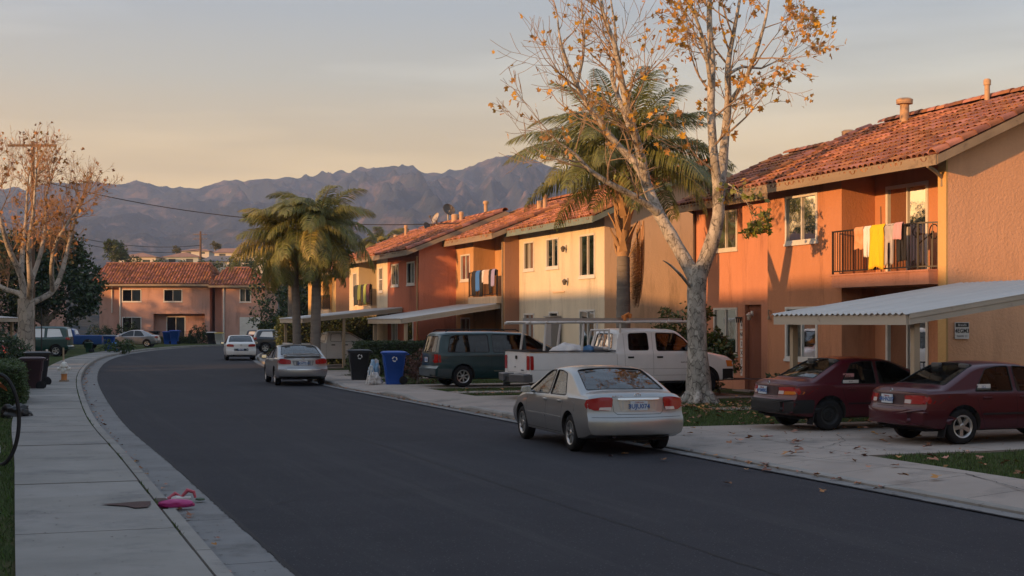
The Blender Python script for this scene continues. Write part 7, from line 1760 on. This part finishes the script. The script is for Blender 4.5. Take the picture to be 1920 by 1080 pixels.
for (n_, lab, a, b, L_, c_) in (('trousers', 'dark trousers at the left end of the cream house laundry', 71.6, 72.3, 1.0, (.03, .04, .04)), ('towel', 'dull green towel left of the dark shirt on the cream house balcony', 70.9, 71.5, .75, (.16, .20, .06)), ('shirt', 'dark shirt between the green cloths', 70.3, 70.8, .9, (.03, .035, .04)), ('towel', 'long lime green cloth hanging lowest on the cream house balcony', 69.8, 70.3, 1.0, (.30, .36, .10)), ('shirt', 'dark red patterned shirt at the right of the cream house laundry', 69.1, 69.7, .9, (.12, .05, .05))):
    cloth(n_, lab, g, 17.63, a, b, 4.12, L_, cm_('cloth2_' + lab[:12].replace(' ', '_'), c_), seed=int(a * 10), out_=.05)

# ------------------------------------------------------------------ wall furniture
t = thing('wall_sign', 'small white notice with a black heading on the shaded end wall behind the carport', 'sign', ST(20.66, 26.885, 2.02), A20)
mb = MB(); mb.box(-.19, .19, -.02, .0, -.19, .19); mb.build('sign_board', M_STK, t); mb = MB(); mb.box(-.175, .175, -.024, -.0205, .08, .175); mb.build('heading', M_INK, t)
RX = Matrix.Rotation(pi / 2, 4, 'X')
text_part('heading_text', 'Brewfn', .08, M_STK, t, Matrix.Translation((0, -.026, .125)) @ RX); text_part('sign_text', '4EGM3', .13, M_INK, t, Matrix.Translation((0, -.0225, -.01)) @ RX, bold=True); text_part('sign_text', 'MAXIM  Y1', .06, M_INK, t, Matrix.Translation((0, -.0225, -.13)) @ RX)
t = thing('number_strip', 'vertical strip of white number tiles beside the doorway of the dark salmon house', 'sign', ST(21.985, 39.35, 0), A20); r = random.Random(4)
RY = Matrix(((0, 0, -1, 0), (-1, 0, 0, 0), (0, 1, 0, 0), (0, 0, 0, 1)))
for k, ch in enumerate(('4', 'NE', '2', 'X', '1', '7')):
    z = 2.12 - k * .29; w_ = .11 - k * .008; mb = MB(); mb.box(-.02, 0, -w_, w_, z - .13, z + .13); q = mb.build('number_tile', M_STK, t); text_part('number', ch, .17, M_INK, q, Matrix.Translation((-.022, 0, z)) @ RY, bold=True)
mb = MB(); mb.box(-.12, 0, -.22, .22, 2.33, 2.38)
for y in (-.18, -.06, .06, .18): mb.box(-.11, -.09, y - .02, y + .02, 2.2, 2.34)
o = mb.build('wall_rack', M_BLACK); o.location = ST(21.985, 39.35, 0); o.rotation_euler = (0, 0, A20); tag(o, 'small black bracket above the white number tiles', 'bracket')
def lamp(label, p, rz, m=None):
    t = thing('wall_lamp', label, 'wall lamp', p, rz); mb = MB(); mb.box(-.04, 0, -.05, .05, -.02, .14); mb.build('back_plate', M_WHITE, t); mb = MB(); mb.lathe([(.001, -.16), (.05, -.15), (.09, -.02), (.10, .0), (.04, .06), (.001, .09)], 10, 'z', (-.12, 0, .02)); mb.build('lamp_shade', m or mat('lamp_glass', (.45, .42, .38), rough=.3), t, True)
lamp('pale lantern lamp beside the doorway of the dark salmon house', ST(21.79, 38.35, 2.42), A20); 
mb = MB(); mb.tube([(0, 0, .12), (-.05, 0, .16), (-.06, 0, .05), (-.04, 0, -.02)], .02, 6); mb.lathe([(.001, -.1), (.05, -.09), (.03, 0), (.001, .02)], 8, 'z', (-.05, 0, -.02)); o = mb.build('door_bell', M_TWIG, None, True); o.location = ST(20.3, 35.0, 2.45); o.rotation_euler = (0, 0, A20)
o.location = ST(20.28, 34.72, 2.4); tag(o, 'small hanging bell fixed to the salmon wall left of its lower window', 'bell')
mb = MB(); pts = []
for k in range(40):
    a = k / 39; pts.append(ST(21.985, 41.95 - .28 * sin(a * 9) * (1 - .4 * a), 2.0 - a * .95 + .12 * cos(a * 14)))
mb.tube(pts, .010, 4, cap=False); o = mb.build('graffiti', mat('spray_paint', (.06, .02, .015), rough=.9)); tag(o, 'dark scribbled graffiti line on the salmon wall by the tree trunk', 'graffiti')
for (px, w, t_, z, lab) in ((0, 20.27, 49.6, 3.75, 'small dark lamp fixed midway up the cream wall'), (0, 20.27, 49.75, 5.0, 'small dark hook and bell high on the cream wall between the windows')):
    lamp(lab, ST(w, t_, z), A20, M_DISHB)
for (a_, b_, c_, d_) in ((49.9, 51.1, 3.35, 3.4),):
    mb = MB(); mb.hexa([ST(20.26, a_, c_), ST(20.29, a_, c_), ST(20.29, b_, c_), ST(20.26, b_, c_), ST(20.26, a_, d_), ST(20.29, a_, d_), ST(20.29, b_, d_), ST(20.26, b_, d_)]); o = mb.build('wall_ledge', S_PEACH); tag(o, 'short painted ledge on the cream wall below the upper windows', 'ledge')
# electricity cabinet by the cream house
t = thing('meter_cabinet', 'grey metal meter cabinet against the cream wall behind the ladder rack', 'cabinet', ST(20.1, 50.6, .1), A20); mb = MB(); mb.box(-.2, .15, -.35, .35, 0, 2.3); mb.build('cabinet_body', mat('cabinet_grey', (.25, .24, .24), rough=.6), t); mb = MB(); mb.box(-.22, -.2, -.32, .32, .1, 2.2); mb.build('door', mat('cabinet_grey', (.25, .24, .24)), t); mb = MB(); mb.box(-.26, .17, -.38, .38, 2.3, 2.36); mb.build('top', M_DISH, t)

# ------------------------------------------------------------------ wheeled bins
def plastic(n, c): return mat(n, c, rough=.45, spec=.4, dirt=(tuple(x * .6 + .02 for x in c), 4, .6), bump=(50, .1, .002))
PB_BLK, PB_BLU, PB_MAR, PB_WHT = plastic('black_bin_plastic', (.018, .018, .02)), plastic('blue_bin_plastic', (.008, .06, .30)), plastic('maroon_bin_plastic', (.045, .02, .024)), plastic('white_bin_plastic', (.5, .5, .5))
def bin_(label, p, rz, m, lidm=None, sc=1.0, logo=None, cat='wheeled bin', group='wheeled bins', lid_open=0, logo_side=-1):
    """front of the bin faces local -x, wheels at +x"""
    t = thing('wheeled_bin', label, cat, p, rz, group); s = sc; mb = MB(); v = []
    rows = ((.0, .26, .24), (.06, .27, .245), (.62, .33, .285), (.64, .345, .30), (.98, .375, .315), (1.0, .395, .33), (1.04, .395, .33))
    for z, hx, hy in rows:
        c = .05
        for (x, y) in ((-hx + c, -hy), (hx - c, -hy), (hx, -hy + c), (hx, hy - c), (hx - c, hy), (-hx + c, hy), (-hx, hy - c), (-hx, -hy + c)): v.append((x * s, y * s, z * s))
    n = len(rows); f = [(8 * i + k, 8 * i + (k + 1) % 8, 8 * i + 8 + (k + 1) % 8, 8 * i + 8 + k) for i in range(n - 1) for k in range(8)] + [tuple(range(7, -1, -1)), tuple(8 * (n - 1) + k for k in range(8))]
    mb.add(v, f); mb.build('body', m, t, True, sharp=35)
    mb = MB(); a = .43; b = .36; v = []
    for z, hx, hy in ((1.045, a, b), (1.085, a + .01, b + .005), (1.12, a - .08, b - .06), (1.13, a - .2, b - .16)):
        c = .06
        for (x, y) in ((-hx + c, -hy), (hx - c, -hy), (hx, -hy + c), (hx, hy - c), (hx - c, hy), (-hx + c, hy), (-hx, hy - c), (-hx, -hy + c)): v.append((x * s, y * s, z * s))
    mb.add(v, [(8 * i + k, 8 * i + (k + 1) % 8, 8 * i + 8 + (k + 1) % 8, 8 * i + 8 + k) for i in range(3) for k in range(8)] + [tuple(range(7, -1, -1)), tuple(24 + k for k in range(8))]); lo = mb.build('lid', lidm or m, t, True, sharp=35)
    mb = MB(); mb.tube([(.42 * s, -.2 * s, 1.0 * s), (.50 * s, -.2 * s, 1.02 * s), (.50 * s, .2 * s, 1.02 * s), (.42 * s, .2 * s, 1.0 * s)], .018 * s, 8); mb.build('handle', m, t)
    for y in (-.29, .29):
        mb = MB(); mb.lathe([(.001, -.03), (.05, -.035), (.125, -.03), (.14, -.02), (.14, .02), (.125, .03), (.05, .035), (.001, .03)], 20, 'y', (0, 0, 0)); o = mb.build('wheel', M_RUB, t, True); o.location = (.30 * s, y * s, .14 * s)
    mb = MB(); mb.tube([(.30 * s, -.28 * s, .14 * s), (.30 * s, .28 * s, .14 * s)], .015, 6); mb.build('axle', M_STEEL, t)
    if logo:
        y = logo_side * .318 * s
        for k in range(3):    # three chasing arrows
            a0 = k * 2 * pi / 3 + pi / 2; mb = MB(); R_ = .085 * s; cx, cz = -.0 * s, .86 * s
            P_ = lambda a, r_: (cx + r_ * cos(a), y - .004 + .0, cz + r_ * sin(a))
            for q in range(5):
                a1, a2 = a0 + q * .24, a0 + (q + 1) * .24; mb.quad(P_(a1, R_ * .68), P_(a2, R_ * .68), P_(a2, R_ * 1.05), P_(a1, R_ * 1.05))
            mb.add([P_(a0 + 1.2, R_ * .48), P_(a0 + 1.2, R_ * 1.25), P_(a0 + 1.72, R_ * .86)], [(0, 1, 2)]); mb.build('recycling_arrow', M_STK, t, fix=False)
    return t
bin_('black wheeled bin with a white emblem on the pavement right of the second silver saloon', Vector((-5.55, 51.6, .13)), radians(12), PB_BLK, sc=.98, logo=True)
bin_('blue recycling bin with white arrows standing on the pavement by the dry bush', Vector((-3.98, 47.9, .13)), radians(10), PB_BLU, sc=.99, logo=True)
bin_('maroon wheeled bin on the left verge beside the clipped hedges', Vector((-14.95, 44.3, .12)), radians(14), PB_MAR, sc=.90)
bin_('dark bin standing behind the maroon bin on the left verge', Vector((-15.75, 47.2, .12)), radians(20), PB_BLK, sc=1.0)
bin_('blue bin with a pale lid at the kerb in front of the blue pickup', Vector((-29.3, 103.5, .12)), radians(10), PB_BLU, plastic('pale_lid', (.16, .22, .30)), 1.05)
bin_('small green bin at the kerb left of the pale lidded blue bin', Vector((-29.9, 100.5, .12)), radians(0), plastic('green_bin', (.012, .05, .03)), sc=.62)
bin_('blue bin before the porch railing of the wide pink house', Vector((-32.6, 137.5, .12)), radians(5), PB_BLU, sc=1.2)
bin_('second blue bin close behind the one before the porch', Vector((-33.5, 138.3, .12)), radians(5), PB_BLU, sc=1.1)
bin_('black bin left of the blue bins before the wide pink house', Vector((-34.7, 138.0, .12)), radians(5), PB_BLK, sc=1.15)
bin_('white bin with a yellow lid between the two pink houses', Vector((-28.3, 137.5, .12)), radians(0), PB_WHT, plastic('yellow_lid', (.55, .36, .02)), 1.0)
bin_('dark bin with a white lid just left of the yellow lidded one', Vector((-29.2, 138.2, .12)), radians(0), PB_BLK, PB_WHT, 1.05)
blob('rubbish_bag', 'blue rubbish bag leaning on the pale lidded blue bin', 'bag', Vector((-28.75, 102.8, .40)), (.3, .28, .42), plastic('blue_bag', (.03, .20, .5)), 4)
blob('rubbish_bag', 'black rubbish bag dumped at the left edge of the near pavement', 'bag', Vector((-10.85, 31.1, .22)), (.30, .24, .2), plastic('black_bag', (.02, .02, .02)), 9, jag=.5)
g = 'clutter between the black and blue bins'
blob('rubbish_bag', 'light blue bag at the left of the blue recycling bin', 'bag', Vector((-4.72, 48.5, .55)), (.17, .15, .30), plastic('sky_bag', (.18, .30, .42)), 2, group=g, jag=.5)
blob('rubbish_bag', 'crumpled white bag on the ground between the black and blue bins', 'bag', Vector((-4.6, 48.0, .25)), (.22, .18, .22), mat('white_bag', (.5, .47, .46), rough=.6), 6, group=g, jag=.6)
blob('rubbish_bag', 'pale grey bag pressed against the back of the black bin', 'bag', Vector((-5.0, 52.0, .45)), (.14, .2, .38), mat('grey_bag', (.33, .32, .33), rough=.6), 8, group=g, jag=.5)
t = thing('folding_trolley', 'folded white metal trolley leaning by the blue recycling bin', 'trolley', Vector((-4.75, 47.75, .13)), radians(20)); mb = MB()
for y in (-.15, .15): mb.tube([(-.12, y, 0), (.02, y, .62)], .018, 6); mb.tube([(.14, y, 0), (.02, y, .62)], .014, 6)
mb.tube([(.02, -.15, .62), (.02, .15, .62)], .016, 6); mb.tube([(-.06, -.15, .28), (-.06, .15, .28)], .014, 6); mb.build('trolley_frame', M_WHITE, t, True)

# ------------------------------------------------------------------ hydrant, stakes, kerb clutter
t = thing('fire_hydrant', 'white topped fire hydrant with rusty orange lower barrel on the left pavement', 'fire hydrant', Vector((-15.62, 49.6, .15)), radians(10))
M_HW = mat('hydrant_white', (.62, .60, .54), rough=.6, dirt=((.28, .16, .08), 9, .56)); M_HO = mat('hydrant_orange', (.50, .20, .06), rough=.7, dirt=((.45, .40, .32), 9, .55)); k = .98
mb = MB(); mb.lathe([(.001, 0), (.17, 0), (.17, .03), (.11, .035), (.11, .05)], 16); 
for a in range(6): mb.lathe([(.001, .03), (.018, .03), (.018, .055), (.001, .06)], 6, 'z', (.14 * cos(a), .14 * sin(a), 0))
mb.build('base_flange', M_TWIG, t); mb = MB(); mb.lathe([(.10, .04), (.10, .26), (.115, .28), (.001, .285)], 16); mb.build('lower_barrel', M_HO, t, True)
mb = MB(); mb.lathe([(.115, .27), (.12, .30), (.105, .33), (.105, .50), (.15, .515), (.15, .54), (.10, .55)], 16); mb.build('barrel', M_HW, t, True); mb = MB(); mb.lathe([(.12, .54), (.115, .60), (.085, .66), (.03, .69), (.03, .73), (.001, .735)], 16); mb.build('bonnet', M_HW, t, True)
mb = MB(); mb.tube([(-.19, 0, .44), (.19, 0, .44)], .055, 12); mb.tube([(-.215, 0, .44), (-.185, 0, .44)], .065, 8); mb.tube([(.185, 0, .44), (.215, 0, .44)], .065, 8); mb.tube([(0, -.22, .42), (0, 0, .42)], .07, 12); mb.build('nozzle', M_HW, t, True)
def stake(label, px, y0, y1, D, r_, m, cat='post'):
    mb = MB(); b_ = PX(px, y1, D); h = PX(px, y0, D).z; mb.tube([(0, 0, -.2), (0, 0, h)], r_, 6); o = mb.build('post', m); o.location = (b_.x, D, .0); tag(o, label, cat)
stake('short pale wooden stake on the verge near the dark green sport utility', 119, 652, 676, 76, .045, mat('post_timber', (.4, .31, .21)))
stake('tall thin grey metal post before the dark tree at the left', 78, 577, 650, 80, .035, M_STEEL)
stake('pale post standing by the red car nose', 88, 655, 690, 62, .05, M_WHITE)
# pushcart at the very left edge: curved black bar under an orange cloth
t = thing('pushcart', 'black curved tube frame with an orange cloth on top at the very left edge', 'cart', Vector((-7.72, 20.6, .12)), radians(0)); mb = MB(); pts = []
for k in range(25):
    a = -pi / 2 + pi * k / 24; pts.append(Vector((.30 + .30 * cos(a) - .02, 0, .67 + .66 * sin(a))))
mb.tube(pts, .030, 8); mb.tube([pts[0] + Vector((-.6, 0, .0)), pts[0]], .03, 8); mb.tube([pts[-1], pts[-1] + Vector((-.6, 0, 0))], .03, 8); mb.build('hoop_frame', M_TRIMB, t, True)
mb = MB(); v = []
for i in range(9):
    for j in range(7): u, w = i / 8, j / 6; v.append((-.55 + .85 * u + .02 * sin(w * 9), -.3 + .6 * w, 1.37 - .22 * max(0, abs(w - .5) * 2 - .3) ** 1.2 - .16 * max(0, u - .75) * 4 + .012 * sin(u * 14 + w * 5)))
mb.add(v, [(i * 7 + j, i * 7 + j + 1, i * 7 + j + 8, i * 7 + j + 7) for i in range(8) for j in range(6)]); mb.build('cloth_cover', mat('orange_cover', (.55, .16, .04), rough=.8), t, True)
mb = MB(); mb.lathe([(.20, -.02), (.235, -.025), (.24, 0), (.235, .025), (.20, .02)], 28, 'y', (-.1, 0, .25)); mb.build('wheel', M_RUB, t, True)
# left verge: path slab and stepping stones
rect_slab('garden_path', -2.2, .10, 23.9, 25.4, .135, M_CONC, 2, 1)
for k, (t0_, t1_) in enumerate(((21.6, 22.0), (22.25, 22.6), (20.7, 21.1), (30.2, 31.0))): rect_slab('stepping_stone', -1.6, .08, t0_, t1_, .13, M_CONC, 3, 1)
# rubbish in the left gutter
M_PINK = mat('pink_plastic', (.36, .02, .14), rough=.45)
o = blob('plastic_toy', 'broken bright pink plastic toy boat lying in the left gutter', 'toy', Vector((-3.93, 16.65, .075)), (.215, .085, .06), M_PINK, 3, radians(8), jag=.12)
t = thing('toy_flamingo', 'crumpled red and white toy scrap just beyond the pink one in the gutter', 'toy', Vector((-4.02, 17.3, .03)), 0); mb = MB(); mb.tube([(-.16, 0, .02), (-.08, .03, .09), (.0, 0, .05), (.07, .02, .13), (.15, .0, .11), (.17, 0, .04)], [.03, .025, .02, .028, .022, .015], 8); mb.build('red_strip', mat('coral', (.42, .06, .09), rough=.5), t, True); mb = MB(); mb.tube([(-.2, .05, .02), (-.05, -.03, .04), (.1, .05, .03)], [.02, .03, .02], 7); mb.build('white_strip', M_STK, t, True); mb = MB(); mb.lathe([(.001, 0), (.06, .01), (.055, .03), (.001, .04)], 10, 'z', (.22, .03, 0)); mb.build('cap', mat('dull_green', (.06, .09, .06)), t)
mb = MB(); r = random.Random(3); pts = [(-4.62, 15.95), (-4.42, 16.06), (-4.25, 16.2), (-4.12, 16.22), (-4.06, 15.98), (-4.02, 15.7), (-4.14, 15.62), (-4.28, 15.8), (-4.45, 15.86)]
mb.add([(x, y, .166) for x, y in pts], [tuple(range(len(pts)))]); mb.build('dirt_patch', mat('broken_patch', (.075, .042, .038), rough=1, bump=(30, 1, .02)), kind='structure')
mb = MB(); mb.quad(offL(notch - 1, .55, .016), offL(notch + 1, .55, .016), offL(notch + 1, .76, .03), offL(notch - 1, .76, .03)); mb.build('kerb_gap', mat('broken_patch', (.075, .042, .038)), kind='structure')

# ------------------------------------------------------------------ fallen leaves
def leaf_R(r): return rmat(r.uniform(-.35, .35), r.uniform(-.3, .3), r.uniform(0, 6.3))
def leaf_at(p, r, label, group, s=None):
    o = leaf_obj('fallen_leaf', M_DRYG, s or r.uniform(.11, .19), p, leaf_R(r)); tag(o, label, 'leaf', group)
r = random.Random(11)
for k in range(46):
    w, t_ = r.uniform(11.6, 17.5), r.uniform(19.4, 26.5); leaf_at(ST(w, t_, .165), r, 'dry brown leaf lying on the concrete driveway by the maroon saloons', 'dry leaves on the near driveway')
for k in range(70):
    w, t_ = r.uniform(13.0, 17.6), r.uniform(25.8, 34.0); leaf_at(ST(w, t_, .15), r, 'dry brown leaf in the grass under the right sycamore', 'dry leaves under the right sycamore')
for k in range(24):
    w, t_ = r.uniform(12.9, 15.5), r.uniform(15.5, 18.9); leaf_at(ST(w, t_, .15), r, 'dry pinkish leaf in the grass strip at the lower right', 'dry leaves in the lower right grass')
for k in range(12):
    w, t_ = r.uniform(11.3, 12.7), r.uniform(15.5, 21.5); leaf_at(ST(w, t_, .155), r, 'single dry leaf on the pavement at the lower right', 'dry leaves on the lower right pavement')
for k in range(7):
    w, t_ = r.uniform(9.3, 10.6), r.uniform(14.5, 22); leaf_at(ST(w, t_, .03), r, 'single dry leaf on the asphalt near the right gutter', 'dry leaves on the asphalt')
for k in range(26):
    i = r.randint(60, 170); q = offL(i, r.uniform(.42, .57), .035) if r.random() < .8 else offL(i, r.uniform(.1, .5), .03); leaf_at(q, r, 'dry leaf caught against the kerb in the left gutter', 'dry leaves in the left gutter', r.uniform(.08, .14))
for k in range(9):
    leaf_at(Vector((-4.0 + r.gauss(0, .16), 16.25 + r.gauss(0, .12), .05)), r, 'dry leaf heaped beside the pink toy in the gutter', 'dry leaves by the pink toy', .12)
ms = []
for k in range(1100):      # the litter too small or too thick to pick apart
    q = r.random()
    if q < .30: i = r.randint(60, 150); p = offR(i, r.uniform(.18, .30), r.uniform(.02, .06)); s = r.uniform(.05, .10)
    elif q < .62: p = ST(r.gauss(17.0, 1.5), r.gauss(32.0, 2.2), r.uniform(.12, .19)); s = r.uniform(.07, .14)
    elif q < .75: p = ST(r.uniform(13, 18), r.uniform(38.4, 42.8), r.uniform(.11, .16)); s = r.uniform(.07, .13)
    elif q < .88: p = ST(r.uniform(11.5, 18), r.uniform(19, 34), .165); s = r.uniform(.03, .06)
    else: i = r.randint(50, 200); p = offL(i, r.uniform(.36, .57), .035); s = r.uniform(.04, .08)
    ms.append(trs(p, leaf_R(r), s))
V, F = scatter(LV, LF, np.array(ms)); o = np_mesh('leaf_litter', V, F, M_DRYG, kind='stuff')

# ------------------------------------------------------------------ grass
M_BLADE = mat('grass_blade', (.060, .095, .022), rough=.8, rand=.5, trans=.25)
def grass(n, fn, seed, h=.055):
    rs = np.random.RandomState(seed); P = np.array([fn(rs) for _ in range(n)]); a = rs.uniform(0, 2 * pi, n); hh = h * rs.uniform(.5, 1.5, n); w = .006 + .004 * rs.rand(n)
    lx, ly = rs.normal(0, .35, n) * hh, rs.normal(0, .35, n) * hh; V = np.zeros((n, 3, 3)); V[:, 0] = P; V[:, 1] = P; V[:, 2] = P
    V[:, 0, 0] -= np.cos(a) * w; V[:, 0, 1] -= np.sin(a) * w; V[:, 1, 0] += np.cos(a) * w; V[:, 1, 1] += np.sin(a) * w; V[:, 2, 0] += lx; V[:, 2, 1] += ly; V[:, 2, 2] += hh
    F = np.arange(n * 3).reshape(-1, 3); np_mesh('grass', V.reshape(-1, 3), F, M_BLADE, kind='stuff')
def reg(w0, w1, t0, t1, z):
    def fn(rs):
        for _ in range(4):
            w, t = rs.uniform(w0, w1), rs.uniform(t0, t1); n_ = noise.noise(Vector((w * .9, t * .9, 3)))
            if n_ > -.28: break
        return tuple(ST(w, t, z))
    return fn
grass(26000, reg(12.83, 18.5, 25.55, 34.9, .10), 1); grass(16000, reg(12.83, 17.5, 12.5, 18.98, .10), 2); grass(9000, reg(12.83, 19.5, 38.25, 42.95, .10), 3); grass(14000, lambda rs: (lambda i, d, f: tuple(offL(i, d, .11).lerp(offL(i + 1, d, .11), f)))(rs.randint(46, 100), rs.uniform(2.3, 3.6), rs.rand()), 4, .05)
grass(9000, reg(12.9, 17, 46.1, 55.5, .10), 5, .06); grass(6000, lambda rs: (lambda i, d, f: tuple(offL(i, d, .11).lerp(offL(i + 1, d, .11), f)))(rs.randint(100, 150), rs.uniform(2.3, 4.2), rs.rand()), 6, .06)

rs = random.Random(77); ms = []; gv = [(-.5, -.35, 0), (.4, -.45, .1), (.5, .3, .05), (-.2, .5, .15)]; gf = [(0, 1, 2), (0, 2, 3)]
for k in range(2600):
    q = rs.random()
    if q < .5: i = rs.randint(46, 190); p = offL(i, rs.uniform(.44, .58) if rs.random() < .7 else rs.uniform(0, .5), .016)
    elif q < .75: i = rs.randint(50, 180); p = offR(i, rs.uniform(.1, .30), .016)
    elif q < .9: i = rs.randint(46, 140); p = offL(i, rs.uniform(.8, 2.2), .163)
    else: p = ST(rs.uniform(11.4, 19), rs.uniform(19, 26), .142)
    ms.append(trs(p, rmat(0, 0, rs.uniform(0, 6)), rs.uniform(.008, .03)))
V, F = scatter(gv, gf, np.array(ms)); np_mesh('grit', V, F, mat('grit', (.07, .05, .04), rough=1, rand=.5), kind='stuff')
def wfn(rs_):
    i = rs_.randint(46, 150); d = .75 if rs_.rand() < .5 else 2.29; return tuple(offL(i, d + rs_.uniform(-.012, .012), .14).lerp(offL(i + 1, d, .14), rs_.rand())) if noise.noise(Vector((i * .35, d * 3, 0))) > .12 else tuple(offL(i, 2.5, .11))
grass(2600, wfn, 9, .035)
